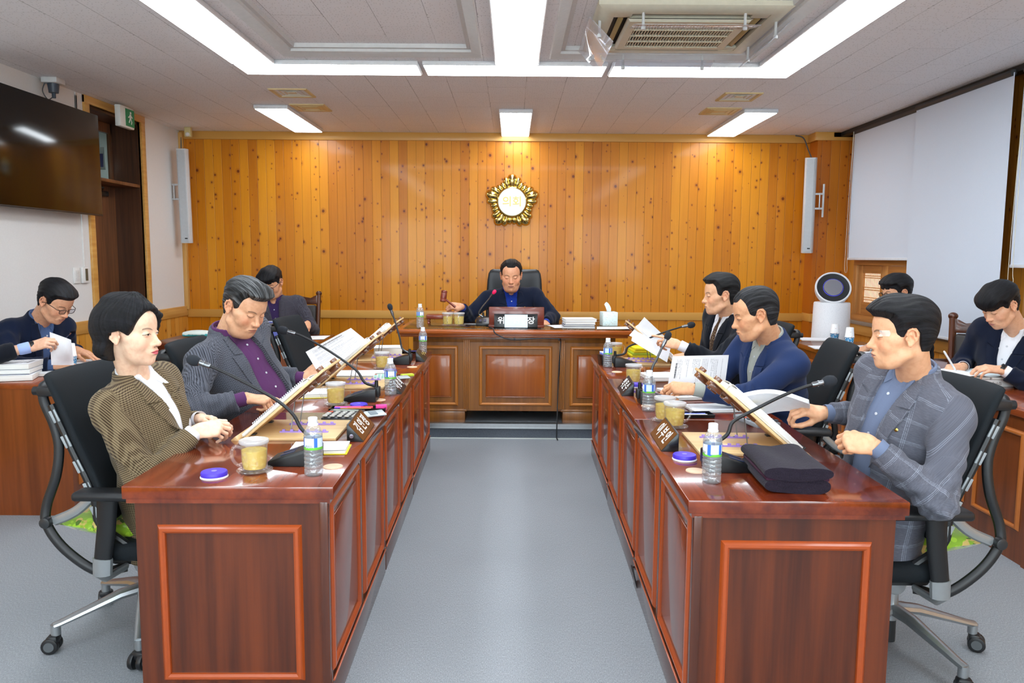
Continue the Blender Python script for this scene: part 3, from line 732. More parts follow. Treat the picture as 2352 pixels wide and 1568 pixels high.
# ------------------------------------------------------------------ mesh-framed office chairs
FAB = MT('chair_fabric'); n = FAB.noise(FAB.coord(), 500, 1); FAB.set(FAB.mix(n, '101417', '1c2227'), .8, spec=.25); FAB.bump(n, .3, .001); FAB = FAB.mat
SILV = simple('silver_plastic', 'a4a8aa', .35, .6); ALU = simple('cast_aluminium', 'b4b8bb', .3, .85); CLIP = simple('clip_grey', '9aa2a6', .45)
PROF = [(.50, .0), (.58, -.012), (.66, -.035), (.75, -.075), (.85, -.115), (.95, -.155), (1.0, -.178), (1.03, -.195)]
def prof(z):
    for (z0, y0), (z1, y1) in zip(PROF, PROF[1:]):
        if z <= z1: return y0+(y1-y0)*(z-z0)/(z1-z0)
    return PROF[-1][1]
def office_chair(label, loc, rz, arms=True):
    o = thing('office_chair', label, 'chair', loc, rz)
    # backrest: lofted bent cushion
    t = bmesh.new(); rings = []; zs = [.50, .505, .52, .56, .62, .70, .78, .86, .93, .98, 1.01, 1.028, 1.036]
    n = 28
    for i, z in enumerate(zs):
        w = .235 + .01*math.sin((z-.5)/.53*math.pi); th = .062
        e = 1.
        if i < 2: e = (.35, .8)[i]
        if i > 9: e = (.93, .72, .3)[i-10]
        r = []
        for k in range(n):
            a = 2*math.pi*k/n; ca, sa = math.cos(a), math.sin(a)
            px_ = math.copysign(abs(ca)**.35, ca)*w*(.9+.1*e if e < 1 else 1); py_ = math.copysign(abs(sa)**.6, sa)*th/2*e*(1-.25*abs(px_/w)**4)
            r.append(t.verts.new((px_, prof(z) + py_ - th/2 + .035*(px_/w)**2, z)))
        rings.append(r)
    for A, B in zip(rings, rings[1:]):
        for k in range(n): t.faces.new((A[k], A[(k+1) % n], B[(k+1) % n], B[k]))
    t.faces.new(rings[0][::-1]); t.faces.new(rings[-1])
    b = MB(); b._add(t); b.build('backrest', FAB, o, 60)
    for sg in (-1, 1):
        b = MB(); pts = [(sg*.225, prof(z)-.062+.03, z) for z in (.50, .58, .66, .75, .85, .93)]
        b.tube(spline([(sg*.22, .06, .42)] + pts, 5), .014, 8); b.build('side_rail', BLACK, o)
        for z in (.545, .63, .71, .80, .89):
            b = MB(); b.box((sg*.2345, prof(z)-.034, z), (.006, .024, .046), .002, rot=(R(24), 0, 0)); b.build('rail_clip', CLIP, o)
        # rear C frame
        b = MB(); P = [(.07, -.265, .985), (.13, -.262, .98), (.16, -.245, .93), (.165, -.21, .84), (.17, -.195, .76), (.18, -.205, .66), (.19, -.24, .55), (.20, -.235, .48), (.205, -.17, .39), (.20, -.06, .31), (.17, .03, .315)]
        b.tube(spline([(sg*x, y, z) for x, y, z in P], 6), .0145, 10, flat=(1.2, .95)); b.build('back_frame', BLACK, o)
        b = MB(); b.box((sg*.15, -.225, .965), (.05, .08, .035), .008); b.cyl((sg*.15, -.26, .965), .016, .05, 12, rot=(R(90), 0, 0)); b.build('back_joint', BLACK, o)
        b = MB(); b.tube(spline([(sg*.205, -.205, .50), (sg*.215, -.12, .54), (sg*.22, -.05, .60)], 6), .012, 8, flat=(1, 1.5)); b.build('lower_brace', SILV, o)
        b = MB(); b.cyl((sg*.222, -.225, .50), .02, .03, 14, rot=(0, R(90), 0), bev=.004); b.build('pivot', DARKM, o)
        if arms:
            b = MB(); b.box((sg*.285, .06, .625), (.085, .27, .032), .014, seg=3); b.build('arm_pad', BLACK, o)
            b = MB(); b.tube([(sg*.28, .03, .612), (sg*.278, .02, .50), (sg*.275, .0, .385)], [.03, .027, .025], 12, flat=(.55, 1.25)); b.build('arm_post', BLACK, o)
            b = MB(); b.tube([(sg*.275, .0, .39), (sg*.272, -.005, .33), (sg*.25, -.0, .31), (sg*.18, .03, .32)], [.029, .028, .022, .02], 12, flat=(.6, 1.25)); b.build('arm_bracket', SILV, o)
    b = MB(); b.box((0, .19, .395), (.50, .48, .07), .03, seg=3); b.build('seat', FAB, o)
    b = MB(); b.box((0, .16, .345), (.36, .36, .04), .012); b.box((0, .05, .315), (.2, .24, .05), .015); b.build('seat_mechanism', DARKM, o)
    for sg in (-1, 1):
        b = MB(); b.cyl((sg*.11, .06, .30), .034, .012, 18, rot=(0, R(90), 0), bev=.003); b.box((sg*.11, .12, .325), (.014, .1, .03), .006, rot=(R(-15), 0, 0)); b.build('mechanism_cover', SILV, o)
    b = MB(); b.cyl((0, .02, .22), .027, .19, 20); b.cyl((0, .02, .085), .024, .09, 20, mi=1); b.build('column', [ALU, DARKM], o)
    a0 = R(20) if rz < 0 else R(55)
    for k in range(5):
        a = a0 + k*2*math.pi/5; c, s = math.cos(a), math.sin(a)
        b = MB(); b.tube([(.02*c, .02+.02*s, .168), (.1*c, .02+.1*s, .16), (.3*c, .02+.3*s, .105), (.325*c, .02+.325*s, .10)], [.034, .03, .019, .018], 10, flat=(1, .62)); b.cyl((.318*c, .02+.318*s, .085), .017, .04, 14); lg = b.build('base_leg', ALU, o)
        x, y = .322*c, .02+.322*s
        b = MB(); M = Matrix.Translation((x, y, 0)) @ Matrix.Rotation(a + R(60), 4, 'Z'); b.M = M
        for sg in (-1, 1): b.cyl((sg*.017, -.012, .03), .03, .02, 20, rot=(0, R(90), 0), bev=.005)
        b.box((0, -.004, .05), (.05, .04, .035), .012)
        for sg in (-1, 1): b.cyl((sg*.0275, -.012, .03), .018, .003, 18, rot=(0, R(90), 0), mi=1)
        b.M = Matrix.Identity(4); b.build('caster', [BLACK, simple('caster_grey', '55595c', .4)], lg)
    return o
office_chair('black office chair with grey rail clips, holding the woman in the brown jacket', (-1.44, 2.88, 0), R(-90))
office_chair('black office chair behind the man in the herringbone jacket', (-1.43, 3.80, 0), R(-90))
office_chair('empty black office chair turned to the desk beyond the man in the herringbone jacket', (-1.36, 5.25, 0), R(-95))
office_chair('black office chair holding the man in the grey checked jacket', (1.44, 2.74, 0), R(90))
office_chair('black office chair behind the man in the blue suit', (1.50, 3.93, 0), R(84))
office_chair('black office chair behind the man with the patterned tie', (1.60, 5.10, 0), R(90))
# cushions on the two front seats
BRO = MT('green_brocade'); d, c = BRO.vor(BRO.coord(), 34); n = BRO.noise(BRO.coord(), 18, 2)
BRO.set(BRO.mix(n.ss(.60, .63), BRO.mix(d.lt(.35), '86b01f', 'a3cc2e'), BRO.mix(c.gt(.5), 'd0b264', '4f7414')), .35, sheen=.4); BRO = BRO.mat
for lab, x, y, rz in (('bright green brocade cushion sticking out behind the woman on her chair', -1.40, 2.84, R(-90)), ('green brocade cushion sticking out behind the man in the checked jacket', 1.40, 2.72, R(90))):
    b = MB(); t = bmesh.new(); bmesh.ops.create_grid(t, x_segments=16, y_segments=16, size=1.)
    vs = list(t.verts)
    top = [v.co.copy() for v in vs]
    for v in vs: v.co = Vector((v.co.x*.145, v.co.y*.2, .042*((1-v.co.x**2)*(1-v.co.y**2))**.4))
    r = bmesh.ops.duplicate(t, geom=list(t.faces))
    for v in [g for g in r['geom'] if isinstance(g, bmesh.types.BMVert)]: v.co.z *= -1
    bmesh.ops.remove_doubles(t, verts=t.verts, dist=.0005); bmesh.ops.recalc_face_normals(t, faces=t.faces)
    b._add(t); one('seat_cushion', BRO, lab, 'cushion', b, loc=(x + (-.05 if x < 0 else .05), y, .452), rot=(R(-8), 0, rz), smooth=80)

# chairman's leather chair
LEA = simple('black_leather', '1c1e22', .38, bump=(120, .15, .002))
cc = thing('executive_chair', 'high-backed black leather chair on the platform behind the oak desk', 'chair', (.02, 7.22, cz0), math.pi)
t = bmesh.new(); rings = []; n = 32
for i, (z, w, th, e) in enumerate(((.46, .24, .10, .6), (.5, .26, .11, 1), (.7, .275, .12, 1), (.9, .275, .12, 1), (.97, .27, .10, 1), (1.02, .268, .11, 1), (1.12, .262, .11, 1), (1.18, .252, .10, .95), (1.21, .235, .08, .8), (1.222, .21, .04, .5))):
    r = []
    for k in range(n):
        a = 2*math.pi*k/n; ca, sa = math.cos(a), math.sin(a)
        x = math.copysign(abs(ca)**.45, ca)*w; y = math.copysign(abs(sa)**.7, sa)*th/2*e
        r.append(t.verts.new((x, y - .20 - .12*(z-.46) + .05*(x/w)**2, z)))
    rings.append(r)
for A, B in zip(rings, rings[1:]):
    for k in range(n): t.faces.new((A[k], A[(k+1) % n], B[(k+1) % n], B[k]))
t.faces.new(rings[0][::-1]); t.faces.new(rings[-1])
b = MB(); b._add(t); b.build('backrest', LEA, cc, 60)
b = MB(); b.box((0, .08, .45), (.54, .52, .11), .04, seg=3); b.build('seat', LEA, cc)
for sg in (-1, 1):
    b = MB(); b.tube(spline([(sg*.29, -.15, .66), (sg*.30, 0, .67), (sg*.30, .18, .655), (sg*.29, .2, .6), (sg*.27, .1, .47)], 6), .026, 10, flat=(1.2, .7)); b.build('armrest', LEA, cc)
b = MB(); b.cyl((0, .05, .27), .03, .26, 18); b.build('column', DARKM, cc)
for k in range(5):
    a = k*2*math.pi/5+.3; c, s = math.cos(a), math.sin(a)
    b = MB(); b.tube([(0, .05, .15), (.3*c, .05+.3*s, .09)], [.03, .02], 8); b.sph((.3*c, .05+.3*s, .04), .038, 12); b.build('base_leg', BLACK, cc)
# carved wooden staff chairs
CW = wood('carved_wood', '35180c', '5c2d15', 2, .3, .3); LB = simple('brown_leather', '241a16', .4, bump=(140, .15, .002))
def staff_chair(label, loc, rz):
    o = thing('staff_chair', label, 'chair', loc, rz)
    for sg in (-1, 1):
        b = MB(); b.tube(spline([(sg*.215, -.22, .0), (sg*.215, -.2, .45), (sg*.22, -.25, .8), (sg*.225, -.29, 1.08)], 5), .022, 8, flat=(1, 1)); b.sph((sg*.225, -.293, 1.09), (.03, .025, .025)); b.build('rear_post', CW, o)
        b = MB(); b.tube([(sg*.215, .2, 0), (sg*.22, .2, .42)], [.018, .026], 8); b.build('front_leg', CW, o)
        b = MB(); b.tube(spline([(sg*.225, -.24, .68), (sg*.25, 0, .68), (sg*.25, .16, .66), (sg*.23, .17, .45)], 5), .02, 8); b.build('armrest', CW, o)
    b = MB(); poly = [(-.215, 0), (.215, 0), (.215, .09), (.19, .085), (.15, .062), (.08, .075), (0, .095), (-.08, .075), (-.15, .062), (-.19, .085), (-.215, .09)]
    b.prism(poly, .03, fr((0, -.255, .985), (1, 0, 0), (0, -.14, 1)), bev=.005)
    for sg in (-1, 1): b.lathe([(.0, .0), (.03, .0), (.026, .006), (.012, .004), (0, .008)], 20, M=fr((sg*.055, -.265, 1.035), (-1, 0, 0), (0, -.14, 1)))
    b.build('crest_rail', CW, o)
    b = MB(); b.box((0, -.225, .76), (.42, .05, .44), .022, rot=(R(8), 0, 0), seg=3); b.build('backrest', LB, o)
    b = MB(); b.box((0, .0, .44), (.47, .46, .08), .03, seg=3); b.build('seat', LB, o)
    return o
staff_chair('carved wooden chair with dark leather back behind the young man', (2.97, 4.68, 0), R(152))
staff_chair('carved wooden chair behind the man in the dark purple shirt', (-2.12, 7.22, 0), R(180))
staff_chair('wooden staff chair behind the man in the navy suit', (-3.22, 4.86, 0), R(-90))
staff_chair('wooden staff chair behind the man in black-rimmed glasses', (3.22, 5.62, 0), R(90))

# ------------------------------------------------------------------ air purifier
pu = thing('air_purifier', 'tall white air purifier with tilted round fan head in the back corner', 'air purifier', (2.90, 6.95, 0))
PW = simple('purifier_white', 'e4e5e8', .4)
m = MT('purifier_perforated'); d, c = m.vor(m.coord(), 130); m.set(m.mix(d.lt(.22)*.5, 'e6e7ea', 'aeb2b8'), .45); PP = m.mat
b = MB(); b.lathe([(0, 0), (.17, 0), (.175, .02), (.168, .5), (.156, 1.06), (.15, 1.07), (0, 1.07)], 48); b.build('body', PP, pu, 40)
h = bpy.data.objects.new('fan_head', None); COL.objects.link(h); h.parent = pu; h.location = (-.0, -.0, 1.19); h.rotation_euler = (R(62), 0, R(-14))
b = MB(); b.lathe([(.05, -.11), (.12, -.10), (.15, -.03), (.156, .02), (.152, .034), (.142, .036), (.138, .03)], 48); b.build('shroud', PW, h, 40)
m = MT('fan_grille'); x, y, z = m.sep(m.coord()); ang = x.m('ARCTAN2', y); rr_ = (x*x+y*y).m('SQRT')
m.set(m.mix(((ang*60.).sin()*.5+.5).gt(.7)*rr_.lt(.132), '111214', '3c3e42'), .4); 
b = MB(); b.lathe([(.14, .03), (.11, .024), (.082, .026), (0, .026)], 64); b.build('grille', m.mat, h, 40)
b = MB(); b.lathe([(.083, .024), (.083, .032), (.078, .038), (0, .04)], 48); b.build('control_disc', MT('spun_steel').set('b9bec8', .25, .9).mat, h, 40)
b = MB(); b.lathe([(.0825, .030), (.0855, .030), (.0855, .026)], 48); b.build('light_ring', MT('blue_ring').set('4040d0', .4, emit='4a4af0', estr=.5).mat, h)
b = MB(); b.cyl((-.075, -.135, 1.01), .006, .002, 14, rot=(R(90), 0, R(-28))); b.box((-.058, -.142, 1.01), (.012, .002, .006)); b.build('logo', simple('logo_dark', '33343a', .5), pu)
b = MB(); b.box((0, .02, 1.09), (.06, .06, .06), .01); b.build('neck', PW, pu)

# fire extinguisher
fe = thing('fire_extinguisher', 'red fire extinguisher with black hose standing behind the herringbone man', 'fire extinguisher', (-2.86, 6.02-.35, 0))
b = MB(); b.lathe([(0, 0), (.075, 0), (.08, .01), (.08, .36), (.07, .41), (.03, .445), (.022, .46)], 28); b.build('cylinder', simple('extinguisher_red', 'c8120c', .25), fe)
b = MB(); b.cyl((0, 0, .475), .022, .05, 16); b.build('valve', metalm('handle_steel'), fe)
b = MB(); b.tube([(-.02, 0, .50), (.05, 0, .52), (.09, 0, .56)], .009, 8, flat=(1.6, .6)); b.tube([(0, 0, .50), (.08, 0, .49)], .009, 8, flat=(1.6, .6)); b.build('handle', BLACK, fe)
b = MB(); b.tube(spline([(-.02, 0, .48), (-.09, 0, .45), (-.105, 0, .3), (-.10, 0, .1)], 8), .011, 8); b.build('hose', BLACK, fe)
# ================================================================== THINGS ON THE DESKS
T = .75
GLASS = thin_clear('cut_glass', 'fefefc', .10, .05, 'ffffff', 70); TEA = None
m = MT('tea'); t_ = m.t; t_.nodes.remove(m.b)
tr = t_.nodes.new('ShaderNodeBsdfTransparent'); tr.inputs[0].default_value = lin('f6e27a'); df = t_.nodes.new('ShaderNodeBsdfDiffuse'); gl = t_.nodes.new('ShaderNodeBsdfGlossy'); gl.inputs[1].default_value = .1
dd, c = m.vor(m.coord(), 75); nn = m.noise(m.coord(), 40, 2); cc_ = m.mix(dd.ss(.1, .6)*.6, 'ffe662', 'e8c030'); t_.links.new(m.mix(nn.ss(.55, .75)*.3, cc_, 'cf7a2a'), df.inputs[0])
a_ = t_.nodes.new('ShaderNodeMixShader'); a_.inputs[0].default_value = .8; t_.links.new(tr.outputs[0], a_.inputs[1]); t_.links.new(df.outputs[0], a_.inputs[2])
b_ = t_.nodes.new('ShaderNodeMixShader'); b_.inputs[0].default_value = .04; t_.links.new(a_.outputs[0], b_.inputs[1]); t_.links.new(gl.outputs[0], b_.inputs[2]); t_.links.new(b_.outputs[0], m.out.inputs[0]); TEA = m.mat
FROST = thin_clear('frosted_lid', 'f4f4f4', .2, .30, 'f4f6f8')
PET = thin_clear('pet_plastic', 'fcfdfe', .14, .13, 'ffffff', 95); WATER = thin_clear('water', 'eef3f6', .08, .0)
CAPW = simple('cap_white', 'f0f2f4', .4); INK = simple('ink_black', '1a1a1c', .5)
def m_label():
    m = MT('bottle_label'); x, y, z = m.sep(m.coord()); ang = y.m('ARCTAN2', x); n = m.noise(m.comb(ang*2., z*50, 0.), 1., 1)
    c = m.mix((ang*2.2).sin().gt(.25), '3a6fd0', 'e8eef8'); c = m.mix(((z - .098) + n*.02).lt(.008), c, '6cc040')
    c = m.mix((ang*2.2).sin().lt(-.55)*(z-.112).abs().lt(.016), c, 'cfe2f2')
    c = m.mix(((ang*90.).sin().gt(.1)*(z-.1).abs().lt(.004)*(ang*2.2).sin().gt(.6)), c, '303848')
    m.set(c, .35); return m.mat
LABEL = m_label()
def bottle(loc, rz, label):
    o = thing('water_bottle', label, 'bottle', loc, rz, 'water bottles')
    prof = [(0, 0), (.024, 0), (.029, .004), (.030, .010)]
    for k in range(5): z = .014+k*.0135; prof += [(.030, z), (.030, z+.006), (.0275, z+.0095), (.030, z+.013)]
    prof += [(.0292, .086), (.0292, .128), (.0305, .131), (.029, .142), (.022, .158), (.0145, .167), (.0135, .172)]
    b = MB(); b.lathe(prof, 40); b.build('bottle_body', PET, o, 50)
    b = MB(); b.lathe([(0, .002)] + [(max(0, r-.0015), z) for r, z in prof[1:-3]] + [(.021, .15), (0, .15)], 32); b.build('water', WATER, o, 50)
    b = MB(); b.lathe([(.0297, .088), (.0297, .126)], 40); b.build('paper_label', LABEL, o)
    b = MB(); b.lathe([(.0, .19), (.0135, .19), (.0148, .188), (.0148, .170), (.0165, .169), (.0165, .164), (.013, .163)], 32, wob=lambda i, z: 1.02 if i % 2 else .99); b.build('cap', CAPW, o, 30); return o
bt = bottle((-.640, 2.425, T), .3, 'water bottle at the near end of the left desk row, before the brown name plate')
for loc, rz, lab in (((.637, 2.375, T), 2.6, 'water bottle at the near end of the right desk row, beside the folded scarf'),
                     ((-.620, 3.87, T), .9, 'water bottle by the second black name plate of the left desk row'),
                     ((.637, 3.51, T), 2.4, 'water bottle before the microphone of the man in the blue suit'),
                     ((-.655, 5.60, T), .6, 'water bottle at the far end of the left desk row, by the spectacles'),
                     ((.622, 4.93, T), 2.2, 'water bottle at the far part of the right desk row, by a mug'),
                     ((-.735, 6.10, TOPZ), 1.2, 'water bottle on the oak desk beside the gavel block')): dup(bt, None, loc, rz, lab)
def mug(loc, rz, label, lid=True, coaster=True, fill=.06):
    o = thing('glass_mug', label, 'mug', loc, rz, 'tea mugs'); z = .006
    b = MB(); b.lathe([(0, z), (.036, z), (.039, z+.005), (.040, z+.03), (.0425, z+.075), (.0435, z+.092), (.0415, z+.092), (.0395, z+.03), (.035, z+.008), (0, z+.008)], 40)
    b.build('mug_body', GLASS, o, 50)
    b = MB(); b.tube(spline([(-.040, 0, z+.078), (-.058, 0, z+.083), (-.070, 0, z+.066), (-.066, 0, z+.04), (-.052, 0, z+.022), (-.038, 0, z+.022)], 8), .0055, 8); b.build('mug_handle', GLASS, o)
    b = MB(); b.lathe([(0, z+.009), (.035, z+.009), (.0388, z+.03), (.040, z+.009+fill), (0, z+.009+fill)], 32); b.build('tea', TEA, o, 50)
    if lid:
        b = MB(); b.lathe([(0, z+.0975), (.03, z+.0975), (.041, z+.101), (.0465, z+.102), (.0475, z+.098), (.0465, z+.092), (.044, z+.09), (0, z+.0935)], 40); b.build('mug_lid', FROST, o, 50)
    return o
def coaster(loc, label):
    o = thing('glass_coaster', label, 'coaster', loc, 0, 'coasters')
    b = MB(); b.lathe([(0, 0), (.048, 0), (.055, .004), (.0575, .009), (.055, .010), (.048, .0055), (0, .0055)], 48, wob=lambda i, z: 1.02 if i % 2 and z > .003 else 1.); b.build('dish', GLASS, o, 40); return o
mg = [((-.842, 2.455), .35, 'glass mug of yellow tea nearest the woman, between the violet lid and the microphone'),
      ((-.838, 3.60), .3, 'lidded glass mug of tea in front of the pen tray on the left desk row'),
      ((-.815, 4.78), .5, 'farthest lidded glass mug of tea on the left desk row'),
      ((.684, 3.16), 3.3, 'glass mug half full of tea behind the brown name plate, right desk row'),
      ((.667, 3.285), 2.9, 'glass mug mostly hidden behind another mug on the right desk row'),
      ((.690, 4.30), 3.4, 'glass mug with flower print standing before the flat microphone'),
      ((.735, 5.40), 3.4, 'farthest glass mug on the right desk row, by the yellow booklets')]
m0 = c0 = None
for k, ((x, y), rz, lab) in enumerate(mg):
    if m0 is None: m0 = mug((x, y, T), rz, lab); c0 = coaster((x, y, T), 'cut-glass coaster under the mug nearest the woman')
    else:
        dup(m0, None, (x, y, T), rz, lab); dup(c0, None, (x, y, T), 0, 'coaster under the ' + lab.replace('glass mug', 'mug', 1).split(',')[0].replace(' on the left desk row', ', left row').replace(' of tea', ''))
for x, lab in ((-.530, 'lidded tea mug on the oak desk, next to the gavel block'), (-.438, 'lidded tea mug on the oak desk, next to its microphone')):
    dup(m0, None, (x, 6.29, TOPZ), 1.57, lab); dup(c0, None, (x, 6.29, TOPZ), 0, 'glass coaster under the ' + lab)
# violet lids
VIO = simple('violet_plastic', '4a35c8', .35); 
def pot(loc, label, green=False):
    o = thing('violet_lid', label, 'lid', loc)
    b = MB(); b.lathe([(0, 0), (.042, 0), (.0435, .003), (.042, .007), (0, .007)], 40); b.build('rim', simple('lid_green', '5ccf6a', .4) if green else simple('lid_white', 'eeeef4', .4), o, 40)
    b = MB(); b.lathe([(.041, .006), (.0415, .017), (.039, .0205), (.030, .021), (0, .0205)], 40); b.build('top', VIO, o, 40)
    b = MB(); b.cyl((0, 0, .0212), .009, .0012, 12); b.build('mark', simple('lid_mark', '8a80e8', .4), o); return o
pot((-.950, 2.39, T), 'violet round lid lying at the near edge of the left desk'); pot((-.716, 3.535, T), 'violet round lid behind the pen tray of coloured markers')
pot((-.742, 4.62, T), 'violet lid with a green rim beside the far mug, left row', True); pot((.612, 2.645, T), 'violet round lid between the brown name plate and the near bottle, right row')
pot((.682, 4.17, T), 'violet round lid in front of the mug with flower print')
# beige cable grommets
BEI = simple('beige_disc', 'e3bfa0', .5)
for k, (x, y, lab) in enumerate(((-.60, 2.52, 'beige cable cover behind the nearest bottle of the left row'), (-.655, 3.73, 'beige cable cover beside the second microphone base of the left row'), (-.64, 4.87, 'beige cable cover beside the far microphone of the left row'), (.617, 2.50, 'beige cable cover partly behind the nearest bottle of the right row'), (.655, 3.62, 'beige cable cover behind the second bottle of the right row'), (.655, 4.72, 'beige cable cover beside the far bottle of the right row'))):
    b = MB(); b.lathe([(0, 0), (.033, 0), (.032, .003), (.02, .0045), (0, .004)], 32); one('cable_cover', BEI, lab, 'cable cover', b, loc=(x, y, T))
# microphones
MB_ = simple('mic_black', '17181a', .38); FOAM = simple('mic_foam', '23272e', .95, bump=(600, .6, .001)); STEEL = metalm('mic_steel', '8c8f92', .3)
def mic(loc, side, path, label, stem=BLACK, head=.021, scale=1., zr=0., hc=FOAM):
    """side: direction (world x sign) towards the person; path in world coords"""
    o = thing('microphone', label, 'microphone', loc, zr)
    s = side; k = scale
    b = MB(); M = fr((0, .055*k, 0), (s, 0, 0), (0, 0, 1))
    poly = [(-.075*k, 0), (.085*k, 0), (.085*k, .018*k), (-.035*k, .058*k), (-.075*k, .062*k)]
    b.prism(poly, .11*k, M if s > 0 else fr((0, -.055*k, 0), (s, 0, 0), (0, 0, 1)), bev=.004)
    b.build('base', MB_, o)
    b = MB(); b.box((-s*.075*k, 0, .045*k), (.025, .045, .05), .005); b.cyl((-s*.07*k, 0, .08*k), .011, .04, 14, r2=.008); b.build('stem_socket', MB_, o)
    b = MB(); b.box((s*.025*k, .02*k, .0395*k), (.05*k, .02*k, .002), rot=(0, s*R(17), 0)); b.box((s*.025*k, -.02*k, .0395*k), (.05*k, .02*k, .002), rot=(0, s*R(17), 0)); b.build('buttons', simple('mic_button', '2a3a5a', .3), o)
    Mi = Matrix.Translation(loc) @ Matrix.Rotation(zr, 4, 'Z'); Mi.invert()
    pts = [Mi @ Vector(p) for p in spline(path, 10)]
    n = len(pts); b = MB(); b.tube(pts, [.0068 - .0018*i/n for i in range(n)], 10); st_ = b.build('gooseneck', stem, o, 80)
    d = (pts[-1]-pts[-4]).normalized(); e = pts[-1]
    b = MB(); Mh = d.to_track_quat('Z', 'Y').to_matrix().to_4x4(); b.M = Matrix.Translation(e) @ Mh
    b.lathe([(.007, -.05), (.009, -.045), (.009, -.012), (.011, -.01)], 16); b.lathe([(.0105, -.03), (.0105, -.024)], 16); b.M = Matrix.Identity(4); b.build('collar', STEEL, o)
    b = MB(); b.M = Matrix.Translation(e) @ Mh; h = head; b.lathe([(.008, -.012), (h*.75, -.008), (h, .006), (h, h*.9), (h*.8, h*1.5), (h*.4, h*1.85), (0, h*1.95)], 20); b.M = Matrix.Identity(4); b.build('windscreen', hc, o, 60)
    return o
def PP_(pts, y0, y1): 
    n = len(pts)-1; return [PY(x, y, y0+(y1-y0)*i/n) for i, (x, y) in enumerate(pts)]
mic((-.735, 2.57, T), -1, [Vector((-.665, 2.57, T+.07))] + PP_([(693, 985), (672, 950), (630, 915), (560, 877), (500, 848), (452, 830)], 2.60, 2.62), 'black microphone nearest on the left row, gooseneck bent towards the woman', head=.019)
mic((-.735, 3.72, T), -1, [Vector((-.665, 3.72, T+.07))] + PP_([(838, 878), (820, 852), (785, 825), (735, 793), (690, 770), (656, 760)], 3.72, 3.74), 'black microphone with long gooseneck before the man in the herringbone jacket', head=.021)
mic((-.745, 5.02, T), -1, [Vector((-.675, 5.02, T+.07))] + PP_([(924, 800), (918, 775), (908, 740), (897, 708)], 5.02, 5.0), 'black microphone standing upright on the far left desk', stem=simple('steel_stem', '55585b', .3, .7), head=.017)
mic((.730, 2.53, T), 1, [Vector((.655, 2.53, T+.07))] + PP_([(1668, 1000), (1682, 970), (1715, 950), (1790, 912), (1850, 888), (1897, 877)], 2.53, 2.56), 'black microphone beside the folded scarf, gooseneck bent to the right', head=.02)
mic((.70, 3.72, T), 1, [Vector((.69, 3.72, T+.06))] + PP_([(1497, 850), (1508, 825), (1522, 795), (1532, 775)], 3.72, 3.75), 'low black microphone behind the bottle before the man in the blue suit', stem=simple('steel_stem', '55585b', .3, .7), head=.017)
mic((.745, 4.98, T), 1, [Vector((.672, 4.98, T+.07))] + PP_([(1434, 812), (1442, 797), (1465, 787), (1520, 765), (1560, 752), (1583, 747)], 4.98, 5.0), 'black microphone before the man with the patterned tie', head=.021)
b0 = mic((-.245, 6.39, TOPZ), -1, [Vector((-.245, 6.36, TOPZ+.07))] + PP_([(1100, 720), (1106, 707), (1120, 690), (1134, 672)], 6.36, 6.3), 'black microphone with red lit head before the chairman', stem=STEEL, head=.015, zr=R(90), hc=MT('mic_red').set('c01848', .5, emit='d01050', estr=.6).mat)
# name plates
BROWN = MT('plate_brown').set('6b4318', .22, .35).mat; BLK = simple('plate_black', '131416', .25)
def nameplate(loc, rz, label, txt, face, tilt=0, L=.30, tc=None, holes=True, ts=.062, gap=1.):
    """wedge; local +x is the slanted face side, text runs along local y"""
    o = thing('name_plate', label, 'name plate', loc, rz)
    b = MB(); b.prism([(-.03, 0), (.034, 0), (-.026, .068), (-.03, .068)], L, fr((0, L/2, 0), (1, 0, 0), (0, 0, 1)), bev=.0015); b.build('wedge', BLK, o)
    n = Vector((.068, 0, .060)).normalized(); c = Vector((.004, 0, .034)) + n*.0006
    u = Vector((-.060, 0, .068)).normalized()
    b = MB(); b.box((0, 0, 0), (L-.012, .084, .0016)); b.bm.transform(fr(c, (0, 1, 0), u)); b.build('face', face, o)
    if txt: text(txt, ts, tc or simple('letter_white', 'f4f4f2', .4), o, fr(c + n*.0012, (0, 1, 0), u), .0006, bold=.0008)
    if holes:
        b = MB(); b.cyl((-.012, -L/2-.0005, .022), .008, .002, 16, rot=(R(90), 0, 0)); b.build('chrome_stud', metalm('chrome', 'e8e8ff', .08), o)
    return o
nameplate((-.604, 3.02, T), R(2), 'brown-faced name plate with white lettering, right before the nearest calculator', '김 인 정', BROWN)
nameplate((-.605, 4.02, T), R(2), 'black name plate behind the second bottle of the left row', '이 강 희', BLK, L=.24)
nameplate((-.622, 5.22, T), R(2), 'small black wedge with spectacles on it at the far left desk', None, MT('wedge_gold').set('3a3420', .25, .3).mat, L=.2, holes=False)
nameplate((.590, 2.90, T), math.pi-R(2), 'brown-faced name plate with white lettering next to the near mug pair', '이 부 인', BROWN, L=.29)
nameplate((.606, 4.02, T), math.pi-R(3), 'black name plate before the mug with flower print', '박 문 수', BLK, L=.26)
sp = thing('spectacles', 'folded spectacles resting on the small black wedge', 'glasses', (-.605, 5.22, T+.045), rot=(0, R(48), 0))
b = MB()
for sg in (-1, 1): b.tube([(.016*math.cos(k*.4488), sg*.034+.025*math.sin(k*.4488), 0) for k in range(15)], .0018, 6)
b.tube([(0, -.009, 0), (.003, 0, .002), (0, .009, 0)], .0016, 6)
b.build('frame', metalm('spec_gold', 'c9b26a', .25), sp)
b = MB()
for sg in (-1, 1): b.tube([(0, sg*.06, 0), (-.004, sg*.05, -.006), (-.004, -sg*.05, -.008)], .0015, 6)
b.build('temple', metalm('spec_gold', 'c9b26a', .25), sp)
